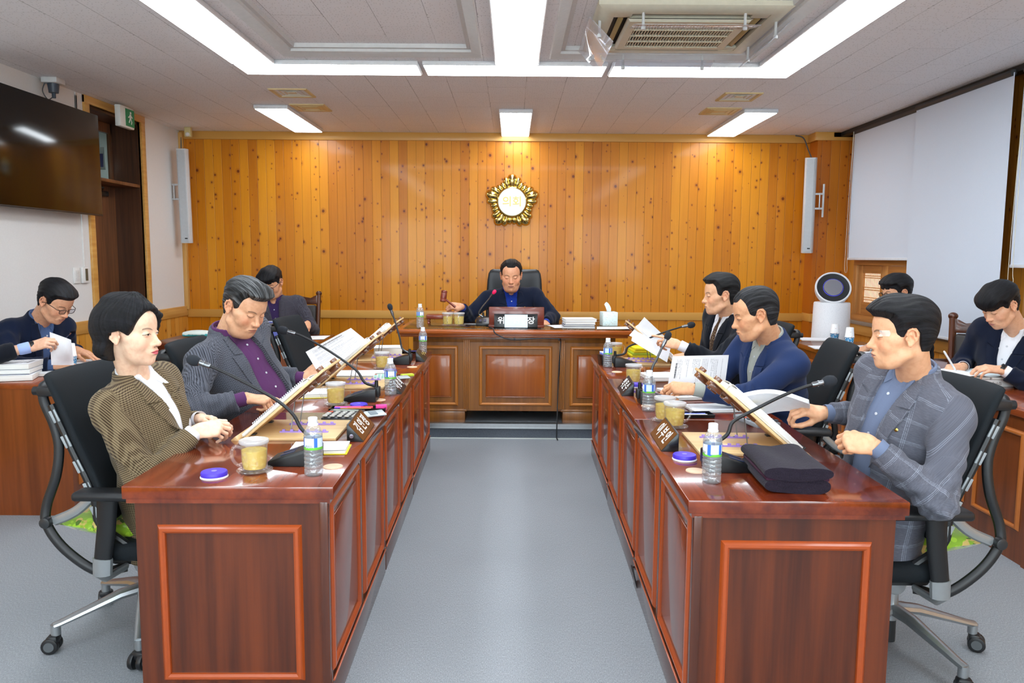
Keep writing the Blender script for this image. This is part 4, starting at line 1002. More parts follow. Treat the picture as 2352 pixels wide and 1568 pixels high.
# chairman's plate
o = thing('chairman_name_plate', 'large name plate with black lettered front and painted white glare on the oak desk', 'name plate', (.035, 6.17, TOPZ), 0)
b = MB(); b.box((0, .02, .082), (.445, .035, .165), .003); b.box((0, .03, .01), (.45, .08, .02), .003); b.build('board', wood('plate_wood', '5a1f10', '7c3420', 0, .25, .4), o)
b = MB(); b.box((-.005, -.008, .055), (.35, .02, .11), .002, rot=(R(-12), 0, 0)); f = b.build('front_plate', BLK, o)
b = MB(); b.box((-.003, -.0205, .0535), (.185, .002, .104), rot=(R(-12), 0, 0)); b.build('glare_strip', simple('strip_glare', 'd4e6ee', .3), o)  # pale strip paints the glare across the middle of the black plate
Mt = Matrix.Translation((-.005, -.019, .055)) @ Matrix.Rotation(R(78), 4, 'X')
for tx, x in (('위', -.118), ('장', .122)): text(tx, .062, simple('letter_white', 'f4f4f2', .4), o, Mt @ Matrix.Translation((x, 0, 0)), .0006, sx=1.1, bold=.0008)
text('원', .058, simple('letter_pale', 'ffffff', .4), o, Mt @ Matrix.Translation((.005, 0, .004)), .0006, sx=1.1, bold=.0008)
# ------------------------------------------------------------------ book stands
PINE = wood('stand_pine', 'd3ae78', 'e8c995', 0, .45, .15); PINEY = wood('stand_pine_y', 'cda770', 'e6c590', 1, .45, .15); PURP = simple('rail_purple', 'a78ae0', .45)
CLB = MT('clamp_brown').set('6a3c22', .25, coat=.5).mat; BACKW = wood('stand_back', '4a2a18', '6a4028', 0, .4, .2)
def page_mat(name, density=1., tint='f4f4f6', ink='4a4a58', title=False, yellow=False, rot=False):
    m = MT(name); x, y, z = m.sep(m.attr('pat'))
    if rot: x, y = y, x
    ln = (y/.0085); row = ln.floor(); r = m.white(m.comb(row, 2., 3.)); r2 = m.white(m.comb(row, 7., 1.))
    inside = (x - .105).abs().lt(.082)*(y - .148).abs().lt(.125)
    w = m.noise(m.comb(x*420, row*3.1, 0.), 1., 1).gt(.47)
    line = (ln.frac()-.5).abs().lt(.2)*(x - .023).lt(r*.16 + .02)*r2.gt(.25)
    k = inside*line*w*.6*density
    c = m.mix(k, tint, ink)
    if title:
        tt = (y - .028).abs().lt(.0045)*(x - .105).abs().lt(.055)*m.noise(m.comb(x*300, 1., 0.), 1., 1).gt(.42)
        c = m.mix(tt*.85, m.mix((y - .035).abs().lt(.014)*1., c, tint), '26262c') if False else m.mix(tt*.85, c, '26262c')
    if yellow: c = m.mix((x - .03).abs().lt(.008)*(y-.12).abs().lt(.05), c, 'ffe13a')
    m.set(c, .6, spec=.2); return m.mat
PG = page_mat('printed_page', title=True); PG2 = page_mat('printed_table', .8, rot=True, title=True); BLANK = simple('blank_paper', 'f2f4f8', .7, spec=.2); PGY = page_mat('printed_page_marked', .5, yellow=True)
BLOCKM = MT('page_edges'); x, y, z = BLOCKM.sep(BLOCKM.coord()); BLOCKM.set(BLOCKM.mix((z*1700.).sin()*.25+.25, 'ecebe6', 'b9b8b4'), .7); BLOCKM = BLOCKM.mat
ANG = R(41)
def bookstand(loc, rz, label, ang=ANG, Lb=.42, purple=True):
    """hinge side at local -x (person), board rises towards +x (aisle)"""
    o = thing('book_stand', label, 'book stand', loc, rz)
    b = MB(); b.box((0, 0, .006), (.35, .33, .012), .002); b.build('base_board', PINE, o)
    c, s = math.cos(ang), math.sin(ang); H0 = Vector((-.165, 0, .016))
    def on(u, v, w): return H0 + Vector((u*c - w*s, v, u*s + w*c))
    Mb = fr(H0, (c, 0, s), (0, 1, 0))
    b = MB(); b.M = Mb; b.box((Lb/2-.03, 0, .0), (Lb, .33, .010), .002); b.M = Matrix.Identity(4); bd = b.build('reading_board', PINE, o)
    b = MB(); b.M = Mb; b.box((-.045, 0, .012), (.022, .33, .034), .002); b.M = Matrix.Identity(4); b.build('ledge', PINEY, o)
    for v in (-.1, .1):
        b = MB(); b.M = Mb; b.box((.27, v, -.010), (.20, .05, .012), .002); b.box((.36, v, -.016), (.05, .06, .02), .002); b.box((.30, v, -.018), (.03, .06, .02), .002); b.M = Matrix.Identity(4); b.build('page_clamp', CLB, o)
        b = MB(); b.M = Mb; b.box((.375, v*1.2, .006), (.022, .03, .03), .002); b.M = Matrix.Identity(4); b.build('clamp_tip', CLB, o)
    for v in (-.07, .07):
        a = on(.21, v, -.008); g = Vector((-.005, v, .018))
        b = MB(); b.tube([a, Vector((a.x-.02, v, .02)), g], .0024, 6); b.build('prop_wire', STEEL, o)
        b = MB(); b.box((.03, v, .014), (.19, .012, .005))
        for k in range(6): b.box((-.05+.032*k, v, .019), (.012, .010, .010), .001)
        if purple: b.build('toothed_rail', PURP, o)
        else: b.build('toothed_rail', PURP, o)
        b = MB(); b.box((-.16, v*1.6, .014), (.03, .03, .006), .001); b.build('hinge', DARKM, o)
    b = MB(); b.tube([(-.175, .1, .012), (-.205, .1, .03), (-.205, .15, .03), (-.18, .15, .012)], .003, 6); b.build('latch_wire', BLACK, o)
    return o, on
def spiral_book(loc, rz, on, label, w=.30, th=.012, u0=-.03, L=.215, mat=None, coil=True, v0=0.):
    """an open book lying on the tilted board"""
    o = thing('open_book', label, 'book', loc, rz)
    a = on(0, 0, 0); u = (on(1, 0, 0)-a).normalized(); n = (on(0, 0, 1)-a).normalized()
    for sg in (-1, 1):
        def f(p, q, sg=sg):
            vv = sg*(.004 + p*w/2); h = .007 + th*(1-.75*p**3)*(1 if p > .03 else .6)
            return a + u*(u0 + .012 + (1-q)*L) + Vector((0, v0 + vv, 0)) + n*h
        sheet('page', f, 10, 6, mat or PG, o)
        b = MB(); b.M = fr(a + Vector((0, v0, 0)), u, (0, 1, 0)); b.box((u0+.012+L/2, sg*(.004+w/4), .006+th*.42), (L-.004, w/2-.01, th*.8), .002); b.M = Matrix.Identity(4); b.build('page_block', BLOCKM, o)
    if coil:
        b = MB(); k = 0; x = u0 + .02
        while x < u0 + L:
            ring = [a + u*x + Vector((0, v0 + .009*math.cos(t*.785), 0)) + n*(.014 + th*.6 + .009*math.sin(t*.785)) for t in range(9)]
            b.tube(ring, .0016, 5, caps=False); x += .0095
        b.build('coil_binding', simple('coil_white', 'e8e8ec', .4), o)
    return o
st1, on1 = bookstand((-.852, 3.045, T), R(1), 'pine book stand nearest the woman, its metal props on purple toothed rails')
spiral_book((-.852, 3.045, T), R(1), on1, 'coil-bound book open on the stand nearest the woman', L=.30, th=.017)
st2, on2 = bookstand((-.862, 4.20, T), R(1), 'pine book stand before the herringbone man, with brown clamps')
spiral_book((-.862, 4.20, T), R(1), on2, 'printed report open on the stand before the herringbone man', L=.34, coil=False, th=.030)
st3, on3 = bookstand((-.90, 5.28, T), R(1), 'pine book stand on the far left desk, its back brown')
spiral_book((-.90, 5.28, T), R(1), on3, 'thick open report on the far left book stand', L=.31, coil=False, th=.042)
st4, on4 = bookstand((.858, 2.86, T), math.pi-R(1), 'pine book stand before the man in the checked jacket')
spiral_book((.858, 2.86, T), math.pi-R(1), on4, 'coil-bound book open on the stand before the checked jacket', L=.31, mat=PGY, th=.034)
st5, on5 = bookstand((.915, 5.17, T), math.pi-R(2), 'pine book stand before the man with the patterned tie')
spiral_book((.915, 5.17, T), math.pi-R(2), on5, 'large report open on the stand before the patterned tie', L=.33, coil=False, th=.032)
# ------------------------------------------------------------------ paper, pads, booklets
def pad(loc, rz, size, th, label, cover=None, cat='notepad', name='notepad', page=None, yellow=False):
    o = thing(name, label, cat, loc, rz); w, l = size
    b = MB(); b.box((0, 0, th/2), (w-.002, l-.002, th-.001), .001); b.build('page_block', BLOCKM, o)
    sheet('top_page', lambda u, v: (-w/2+w*u, l/2-l*v, th+.0008+.002*u*v), 4, 4, page or BLANK, o)
    if cover: 
        b = MB(); b.box((.004, -.003, -.0), (w+.004, l+.004, .0016)); b.build('cover', cover, o)
    return o
YEL = simple('cover_yellow', 'f2e21e', .5); NAVY = simple('cover_navy', '222c55', .5); GREY = simple('cover_grey', '8a8f94', .5)
pad((-.700, 2.745, T+.002), R(5), (.20, .14), .012, 'white notepad with a yellow edge in front of the nearest name plate', YEL)
pad((-1.03, 3.84, T+.002), R(-78), (.17, .27), .018, 'open white booklet with yellow mark beneath the herringbone man\'s hand', YEL, 'booklet', 'booklet')
pad((-.86, 4.50, T+.002), R(-84), (.23, .33), .014, 'stack of white papers behind the second book stand', GREY, 'papers', 'paper_stack')
pad((-.90, 5.535, T+.002), R(8), (.20, .20), .05, 'thick pile of white papers on the far left desk', None, 'papers', 'paper_stack')
pad((.955, 3.56, T+.002), R(8), (.26, .17), .008, 'white spiral notepad on the desk before the blue suit', GREY)
pad((.93, 3.93, T+.002), R(-80), (.30, .26), .012, 'stapled white papers under the blue-suited man\'s hands', None, 'papers', 'paper_stack', PG)
pad((.93, 4.47, T+.002), R(-84), (.22, .30), .02, 'white booklet with printed cover between the two right desks', None, 'booklet', 'booklet', PG)
o = thing('calculator', 'black desk calculator with grey keys beside the brown name plate, left row', 'calculator', (-.735, 3.30, T), R(-4))
def calc(o, w, l, c, kc, nx=5, ny=4, disp=True):
    b = MB(); b.M = Matrix.Rotation(R(4), 4, 'X'); b.box((0, 0, .012), (w, l, .018), .004); b.build('case', c, o); b = MB()
    for i in range(nx):
        for j in range(ny): b.box((-w/2+.014+(w-.028)*i/(nx-1), -l/2+.014+(l*.55)*j/(ny-1), .023), ((w-.03)/nx*.78, l*.55/ny*.75, .006), .0015, mi=1 if (i == 0 and j == ny-1) else 0)
    b.build('keys', [kc, simple('key_red', 'd0583c', .5)], o)
    b = MB(); b.box((0, l*.36, .024), (w*.8, l*.18, .004)); b.build('display', simple('lcd', '9aa39a', .3), o)
calc(o, .155, .15, simple('calc_black', '222326', .4), simple('key_grey', 'c6c6c0', .5))
o = thing('calculator', 'white desk calculator behind the second bottle, left row', 'calculator', (-.745, 4.38, T), R(8)); calc(o, .11, .16, simple('calc_white', 'e6e8ea', .4), simple('key_mint', 'a8dccf', .5))
o = thing('calculator', 'dark folding calculator near the checked jacket, behind the open book', 'calculator', (1.06, 3.26, T), R(20)); calc(o, .12, .17, simple('calc_grey', '8d9499', .4), simple('key_dark', '3c4048', .5))
def tray(loc, rz, label, size, stuff):
    o = thing('pen_tray', label, 'pen tray', loc, rz); w, l = size
    b = MB(); b.box((0, 0, .002), (w, l, .004), .001); b.ringsweep(w-.004, l-.004, [(-.002, .003), (-.002, .016), (.003, .017), (.006, .015), (.003, 0)], Matrix.Identity(4)); b.build('tray', BLK, o)
    for k, (cn, hexc, x, y, L_, r, a, lab) in enumerate(stuff):
        p = Matrix.Translation(loc) @ Matrix.Rotation(rz, 4, 'Z') @ Vector((x, y, .004 + r))
        b = MB()
        if cn == 'marker':
            b.cyl((0, 0, 0), r, L_, 14, rot=(0, R(90), 0), bev=.001); q = one('marker_pen', simple('mk_' + hexc, hexc, .4), lab, 'pen', b, loc=p, rot=(0, 0, a))
            b = MB(); b.cyl((L_/2-.018, 0, 0), r*1.08, .036, 14, rot=(0, R(90), 0), bev=.001); b.build('cap', simple('mk_' + hexc + 'c', hexc, .3), q)
        else:
            b.box((0, 0, 0), (L_, r*2.4, r*1.8), .002); one('sticky_notes', simple('mk_' + hexc, hexc, .5), lab, 'sticky notes', b, loc=p, rot=(0, 0, a))
tray((-.705, 3.47, T), R(3), 'shallow black tray of coloured markers on the left row', (.25, .075), [
    ('marker', 'e8508c', -.05, .02, .12, .0065, .05, 'pink marker in the left desk pen tray'), ('marker', 'f08a30', -.01, -.015, .14, .006, .02, 'orange pencil-like marker in the left desk pen tray'),
    ('marker', '7a4ad0', -.08, .0, .06, .006, -.1, 'violet marker in the left desk pen tray'), ('marker', 'd83a4a', .02, .022, .09, .006, .0, 'red marker in the left desk pen tray'), ('notes', 'f03a9a', .105, .0, .05, .012, .2, 'bright pink sticky note block at the tray end')])
tray((.80, 3.385, T), R(4), 'black pen tray beside the near mug pair, right row', (.20, .075), [('marker', '5a6ac8', .0, .012, .15, .005, .03, 'blue pen in the right desk tray'), ('marker', 'e8e8ee', .0, -.012, .15, .0055, -.03, 'white pen in the right desk tray')])
tray((-.78, 5.60, T), R(0), 'flat black pen tray on the far left desk', (.22, .06), [('marker', 'f0a24a', -.02, 0, .1, .005, .0, 'orange pen in the far left tray'), ('marker', '6a6ae0', .05, .01, .09, .005, .1, 'blue pen in the far left tray')])
o = thing('sticky_notes', 'clear case of index stickers behind the brown name plate', 'sticky notes', (-.615, 3.345, T), R(35), None)
b = MB(); b.box((0, 0, .012), (.11, .055, .006), .002, rot=(R(14), 0, 0)); b.build('case', simple('case_grey', 'b9c2c6', .25), o); b = MB(); b.box((0, 0, .016), (.035, .035, .003), rot=(R(14), 0, 0)); b.build('print', simple('case_print', '6f7c84', .4), o)
o = thing('sticky_notes', 'index sticker card with a yellow-green block behind the black name plate', 'sticky notes', (-.625, 4.40, T), R(30), None)
b = MB(); b.box((-.02, 0, .01), (.10, .05, .005), .002, rot=(R(10), 0, 0)); b.build('case', simple('case_grey', 'b9c2c6', .25), o); b = MB(); b.box((.04, .05, .012), (.075, .035, .014), .003); b.build('block', simple('block_lime', 'c6d83a', .5), o)
# yellow booklets far right
for k in range(4):
    b = MB(); b.box((0, 0, 0), (.25, .19, .016), .002); q = one('yellow_booklet', YEL if k != 1 else simple('cover_lime', 'b6cf3c', .5), ['lowest yellow booklet of the pile on the far right desk', 'lime-green booklet second from the bottom of the yellow pile', 'third yellow booklet of the pile on the far right desk', 'topmost yellow booklet of the pile on the far right desk'][k], 'booklet', b, 'yellow booklets', loc=(.975+.006*k, 5.52, T+.0085+.0172*k), rot=(0, 0, R(2*k)))
b = MB(); b.box((0, 0, .005), (.02, .13, .01), .003); one('small_phone', simple('phone_white', 'dfe3e6', .3), 'small white device at the far end of the right desk row', 'device', b, loc=(.62, 5.15, T+.0), rot=(0, 0, .1))
o = thing('pen_cup', 'dark pen holder with white and blue packets at the far right desk edge', 'pen holder', (.615, 5.03, T), .2)
b = MB(); b.prism([(-.03, 0), (.03, 0), (.034, .05), (-.036, .07)], .10, fr((0, .05, 0), (1, 0, 0), (0, 0, 1)), bev=.003); b.build('holder', BLK, o)
b = MB(); b.box((0, 0, .07), (.05, .08, .01), .002, rot=(0, R(15), 0)); b.box((0, .01, .082), (.04, .09, .008), .002, rot=(0, R(5), 0), mi=1); b.build('packets', [simple('packet_blue', '6a7fd8', .4), CAPW], o)
# scarf folded on the near right desk
SC = MT('wool_scarf'); n = SC.noise(SC.coord(), 260, 3); n2 = SC.noise(SC.scale(SC.coord(), (1, 1, 3)), 40, 2)
SC.set(SC.mix(n*.6+n2*.4, '0e0b12', '322b38'), .95, spec=.1, sheen=.08); SC.bump(n, .9, .003); SC = SC.mat; SCB = simple('scarf_purple', '3a1830', .95)
sc_ = thing('folded_scarf', 'dark grey wool scarf folded with plum underside at the desk corner', 'scarf', (.875, 2.40, T), R(-3))
pr = spline([(-.075, .002), (-.082, .02), (-.078, .055), (-.055, .078), (-.02, .072), (.03, .078), (.07, .072), (.082, .045), (.078, .008), (.02, .002)], 8) if False else None
def fold(z0, th, w, d, name, mat, jit):
    def f(u, v):
        a = u*2*math.pi; ca, sa = math.cos(a), math.sin(a)
        x = math.copysign(abs(ca)**.55, ca)*w*(1+.03*math.sin(v*5+jit)); z = z0 + th*.5 + math.copysign(abs(sa)**.8, sa)*th*.5*(1 + .12*math.sin(x*30+v*4+jit)) - (.010*math.exp(-(x/.05)**2)*(1 if sa > 0 else 0))
        return (x, -d + 2*d*v, z)
    t = bmesh.new(); nu, nv = 48, 22; g = [[t.verts.new(f(i/nu, j/nv)) for j in range(nv+1)] for i in range(nu)]
    for i in range(nu):
        for j in range(nv): t.faces.new((g[i][j], g[(i+1) % nu][j], g[(i+1) % nu][j+1], g[i][j+1]))
    for j in (0, nv): t.faces.new([g[i][j] for i in range(nu)])
    bmesh.ops.recalc_face_normals(t, faces=t.faces)
    b = MB(); b._add(t); return b.build(name, mat, sc_, 70)
fold(.0, .048, .098, .145, 'lower_fold', SC, 0.); fold(.042, .044, .100, .15, 'upper_fold', SC, 1.7)
b = MB(); b.box((0, -.0, .044), (.19, .285, .012), .005); b.build('underside', SCB, sc_)
# ------------------------------------------------------------------ on the oak desk
WDR = wood('gavel_wood', '6a2414', '8f3c22', 0, .3, .4)
o = thing('gavel_block', 'reddish wooden gavel block on four turned feet', 'gavel block', (-.625, 6.48, TOPZ), .05)
b = MB(); b.box((0, 0, .062), (.20, .13, .034), .005); b.build('block', WDR, o)
for x, y in ((-.08, -.045), (.08, -.045), (-.08, .045), (.08, .045)):
    b = MB(); b.lathe([(0, 0), (.010, 0), (.013, .01), (.007, .02), (.012, .032), (.008, .046), (0, .046)], 14, M=Matrix.Translation((x, y, 0))); b.build('foot', WDR, o)
def flat_paper(loc, rz, w, l, label, mat=None, name='paper_sheet', curl=.004):
    o = sheet(name, lambda u, v: (-w/2+w*u, l/2-l*v, .0016+curl*(u*u+v*(1-v))), 8, 8, mat or BLANK); o.location = loc; o.rotation_euler = (0, 0, rz); return props(o, label, 'paper')
flat_paper((.42, 6.28, TOPZ), .2, .21, .25, 'white sheet beside the large name plate on the oak desk')
flat_paper((.83, 6.16, TOPZ), -.1, .29, .2, 'white sheet before the tissue box on the oak desk', curl=.006)
zz = TOPZ
BOOKS = [('white report lowest of the pile on the oak desk', CAPW, .26, .012), ('navy-edged report second in the pile on the oak desk', NAVY, .245, .016), ('white file third in the pile on the oak desk', CAPW, .24, .022), ('white folded file topmost of the pile on the oak desk', CAPW, .25, .02)]
for k, (lab, mt, w, th) in enumerate(BOOKS):
    o = thing('report', lab, 'report', (.535+.004*k, 6.24, zz), .03*k); b = MB(); b.box((0, 0, th/2), (w, .2, th-.003), .004); b.build('page_block', BLOCKM, o)
    b = MB(); b.box((0, 0, .0015), (w+.006, .206, .002)); b.box((0, 0, th-.001), (w+.006, .206, .002)); b.build('cover', mt, o); zz += th+.001
o = thing('tissue_box', 'square white patterned tissue box with a tissue sticking out on the oak desk', 'tissue box', (.81, 6.42, TOPZ), .12)
m = MT('tissue_box_print'); d, c = m.vor(m.coord(), 55); n = m.noise(m.coord(), 60, 1); m.set(m.mix(d.lt(.2)*.6, m.mix((n-.5).abs().lt(.012)*.6, 'dff0ee', '8fb8b0'), 'c9b48a'), .5)
b = MB(); b.box((0, 0, .0575), (.125, .125, .115), .003); b.build('box', m.mat, o)
b = MB(); b.lathe([(.0, .1155), (.035, .1155), (.034, .117), (0, .117)], 24); b.build('slot', simple('slot_grey', 'b8c2c2', .6), o)
def tis(u, v): a = (u-.5)*2; return (a*(.012+.024*v*(1-v*.6)) - .02*v**2, .012*math.sin(a*4+v*3), .112+.085*v - .02*abs(a)*v)
sheet('tissue', tis, 12, 10, CAPW, o, th=.002)
b = MB(); b.tube(spline([(-.20, 6.30, TOPZ+.01), (-.18, 6.15, TOPZ+.006), (-.15, 6.02, TOPZ+.004), (-.13, 5.985, .86), (-.05, 5.992, .82), (.04, 5.996, .81), (.2, 6.0, .822), (.36, 6.0, .822)], 10) + [Vector((.385, 6.03, .815)), Vector((.388, 6.085, .79)), Vector((.375, 6.085, .5)), Vector((.37, 6.08, .25)), Vector((.365, 6.04, .13)), Vector((.364, 6.045, .012)), Vector((.37, 6.0, .008))], .005, 6)
for x in (.02, .37): b.box((x, 5.995, .815), (.012, .012, .02), .002)
one('microphone_cable', BLACK, 'black cable hanging over the oak desk front down to the carpet', 'cable', b)
b = MB(); b.tube(spline([(.565, 3.37, .02), (.548, 3.34, .07), (.545, 3.28, .08), (.548, 3.22, .05), (.56, 3.2, .012), (.572, 3.22, .008)], 8), .004, 6)
one('loose_cable', BLACK, 'small loop of black cable poking out under the right desk row', 'cable', b)
b = MB(); b.box((0, 0, .004), (.13, .02, .008), .002); one('phone', simple('phone_grey', '8c8f94', .3, .5), 'grey phone edge between the mug and microphone on the oak desk', 'phone', b, loc=(-.34, 6.42, TOPZ))
# ------------------------------------------------------------------ staff tables
CUPB = MT('paper_cup_print'); x, y, z = CUPB.sep(CUPB.coord()); an = y.m('ARCTAN2', x); n = CUPB.noise(CUPB.comb(an*6., z*90, 0.), 1., 1)
CUPB.set(CUPB.mix(n.gt(.56), CUPB.mix(n.lt(.38), '3fa6dc', '1d4a96'), 'f2f4f6'), .5); CUPB = CUPB.mat
CUPT = MT('paper_cup_white'); n = CUPT.noise(CUPT.coord(), 90, 1); CUPT.set(CUPT.mix(n.gt(.68)*.7, 'f4f4f4', 'c08a80'), .55); CUPT = CUPT.mat
def cups(loc, lab1, lab2):
    o = thing('paper_cup', lab1, 'cup', loc, .5, 'paper cups'); b = MB(); b.lathe([(0, .003), (.026, 0), (.027, .002), (.036, .075), (.0375, .078), (.036, .079), (.034, .075), (.026, .006), (0, .006)], 32); b.build('cup_wall', CUPB, o, 50)
    o = thing('paper_cup', lab2, 'cup', (loc[0], loc[1], loc[2]+.081), .0, 'paper cups'); b = MB(); b.lathe([(0, .077), (.026, .08), (.028, .078), (.0355, .006), (.038, .004), (.037, .0), (.034, .006), (.026, .074), (0, .074)], 32); b.build('cup_wall', CUPT, o, 50)
for (px_, py_, l1, l2) in ((1916, 787, 'blue paper cup nearest the purifier, under a white cup', 'upturned white paper cup stacked on the blue cup nearest the purifier'),
                       (1950, 797, 'blue paper cup beside the checked jacket man\'s forehead, under a white cup', 'upturned white paper cup on the blue cup farther from the purifier')):
    p = PZ(px_, py_, T); cups((p.x, p.y, T), l1, l2)
p = PZ(163, 848, T); cups((p.x, p.y, T), 'blue paper cup on the left staff table under a white cup', 'upturned white paper cup on the left staff table stack')
def pile(px_, py_, rz, w, l, th, lab, cover=None, n=1, page=None, Z=T):
    p = PZ(px_, py_, Z); return pad((p.x, p.y, Z+.002), rz, (w, l), th, lab, cover, 'papers', 'paper_stack', page)
pile(100, 858, R(-80), .24, .34, .014, 'loose white papers before the raised sheet on the left staff table')
pile(195, 833, R(-78), .22, .30, .006, 'white printed sheets under the navy-suited man\'s hand', page=PG)
p = PZ(10, 872, T); pad((p.x-.02, p.y+.03, T+.002), R(-70), (.24, .33), .03, 'white file at the photo edge, lowest of the pile', None, 'papers', 'paper_stack'); pad((p.x-.03, p.y+.06, T+.036), R(-76), (.23, .32), .022, 'navy-covered file with white papers on top at the photo edge', NAVY, 'papers', 'paper_stack'); pad((p.x-.03, p.y+.07, T+.062), R(-78), (.22, .31), .028, 'topmost white papers at the photo edge', None, 'papers', 'paper_stack', PG)
pile(1878, 781, R(80), .21, .30, .008, 'white notebook with black cover at the far end of the right staff table', BLK)
pile(1905, 800, R(84), .2, .28, .006, 'white sheets before the stacked cups, right staff table')
pile(1975, 803, R(86), .21, .28, .02, 'white booklet behind the near cup stack', None)
pile(1990, 815, R(86), .21, .28, .01, 'white papers near the checked jacket man\'s nose, on the staff table')
p = PZ(2235, 882, T); o = thing('thick_book', 'thick white book with printed spine under the open book of the young man', 'book', (2.67, 4.36, T+.001), R(4))
b = MB(); b.box((0, 0, .02), (.30, .21, .034), .002); b.build('page_block', BLOCKM, o); b = MB(); b.box((0, 0, .0015), (.305, .215, .003)); b.box((0, 0, .0385), (.305, .215, .003)); b.box((0, -.107, .02), (.305, .003, .04), .001); b.build('cover', simple('cover_white', 'ecebea', .4), o)
text('업무계획 주요사업', .02, simple('letter_brown', '6a4a3a', .5), o, fr((-.0, -.1092, .02), (-1, 0, 0), (0, 0, -1)), .0003)
o = thing('open_book', 'open book with pale blue pages before the young man', 'book', (2.68, 4.38, T+.042), R(2))
for sg in (-1, 1): 
    b = MB(); b.box((sg*.10, 0, .007), (.19, .27, .012), .003); b.build('page_block', BLOCKM, o)
    sheet('page', lambda u, v, sg=sg: (sg*(.002+.20*u), -.14+.28*v, .015+.012*math.sin(math.pi*min(1, u*1.1))*(1-u*.6)), 10, 4, simple('page_blue', 'dceef6', .6) if sg > 0 else BLANK, o)
p = PZ(430, 776, T); o = thing('tissue_pack', 'soft pack of tissues with turquoise print on the dark table behind the herringbone man', 'tissue pack', (p.x+.05, p.y+.12, T), .1)
m = MT('tissue_pack_print'); x, y, z = m.sep(m.coord()); n = m.noise(m.comb(x*18, 0., 0.), 1., 2); m.set(m.mix((z - n*.05).lt(-.002), 'eaf4ec', '4fc0c4'), .4)
b = MB(); b.sph((0, 0, .028), (.135, .07, .03), 24); b.box((0, 0, .025), (.25, .12, .04), .016, seg=3); b.build('pack', m.mat, o, 60)
p = PZ(745, 772, T); flat_paper((p.x-.08, p.y-.15, T), .05, .28, .3, 'white sheet on the staff table before the man in the dark purple shirt', PG)
p = PY(596, 785, 6.2); o = thing('desk_sign', 'small dark lettered sign on the back-left staff table', 'sign', (p.x, 6.16, T), .1)
b = MB(); b.prism([(-.04, 0), (.04, 0), (0, .075)], .24, fr((-.12, 0, 0), (0, 1, 0), (0, 0, 1)), bev=.001); b.build('wedge', BLK, o); text('의사팀', .04, simple('letter_white', 'f4f4f2', .4), o, fr((0, -.024, .036), (1, 0, 0), (0, .04, .075)), .0006)
o = thing('tilted_folder', 'blue-edged open folder held before the man in the dark purple shirt', 'folder', (-2.13, 6.42, T+.01), .15)
b = MB(); b.box((0, 0, .07), (.34, .26, .01), .002, rot=(R(28), 0, 0)); b.build('cover', simple('folder_blue', '34408c', .5), o); b = MB(); b.box((0, .02, .078), (.32, .24, .006), .002, rot=(R(28), 0, 0)); b.build('papers', CAPW, o); b = MB(); b.box((0, .1, .06), (.3, .02, .13), .002); b.build('rest', BLK, o)
p = PZ(1968, 838, T); o = thing('staff_name_plate', 'brown name plate with pale lettering on the right staff table', 'name plate', (2.50, 5.12, T), R(-90))
b = MB(); b.prism([(-.03, 0), (.03, 0), (0, .065)], .26, fr((-.13, 0, 0), (0, 1, 0), (0, 0, 1)), bev=.001); b.build('wedge', simple('plate_brown2', '5c3018', .35), o); text('기획담당', .045, simple('letter_gold2', 'd8bc7a', .4), o, fr((0, -.0175, .033), (1, 0, 0), (0, .03, .065)), .0006)
# ================================================================== PEOPLE (implicit surfaces meshed with surface nets)
f4 = np.float32
def V3(*a): return np.array(a, dtype=f4)
def nrm(v): v = np.asarray(v, dtype=f4); return v/max(1e-9, float(np.linalg.norm(v)))
def rc(P, a, b, r1, r2=None):
    a = np.asarray(a, f4); b = np.asarray(b, f4); r2 = r1 if r2 is None else r2
    d = b-a; q = P-a; t = np.clip((q@d)/max(1e-9, float(d@d)), 0, 1)
    return np.linalg.norm(q - t[:, None]*d, axis=1) - (r1 + (r2-r1)*t)
def ell(P, c, r, Rm=None):
    q = P-np.asarray(c, f4)
    if Rm is not None: q = q@np.asarray(Rm, f4)
    r = np.asarray(r, f4); k0 = np.linalg.norm(q/r, axis=1); k1 = np.linalg.norm(q/(r*r), axis=1)
    return k0*(k0-1)/np.maximum(k1, 1e-6)
def smin(a, b, k):
    h = np.clip(.5+.5*(b-a)/k, 0, 1); return b + (a-b)*h - k*h*(1-h)
def smax(a, b, k): return -smin(-a, -b, k)
def poly(x, y, pts):
    pts = np.asarray(pts, f4); d = np.full(x.shape, 1e9, f4); s = np.ones(x.shape, bool); n = len(pts)
    for i in range(n):
        a, b = pts[i], pts[i-1]; ex, ey = b-a; wx, wy = x-a[0], y-a[1]
        t = np.clip((wx*ex+wy*ey)/(ex*ex+ey*ey), 0, 1); d = np.minimum(d, (wx-ex*t)**2+(wy-ey*t)**2)
        c1 = y >= a[1]; c2 = y < b[1]; c3 = ex*wy > ey*wx
        s ^= ((c1 & c2 & c3) | (~c1 & ~c2 & ~c3))
    return np.where(s, 1., -1.).astype(f4)*np.sqrt(d)
def sstep(x, a, b): t = np.clip((x-a)/(b-a), 0, 1); return t*t*(3-2*t)
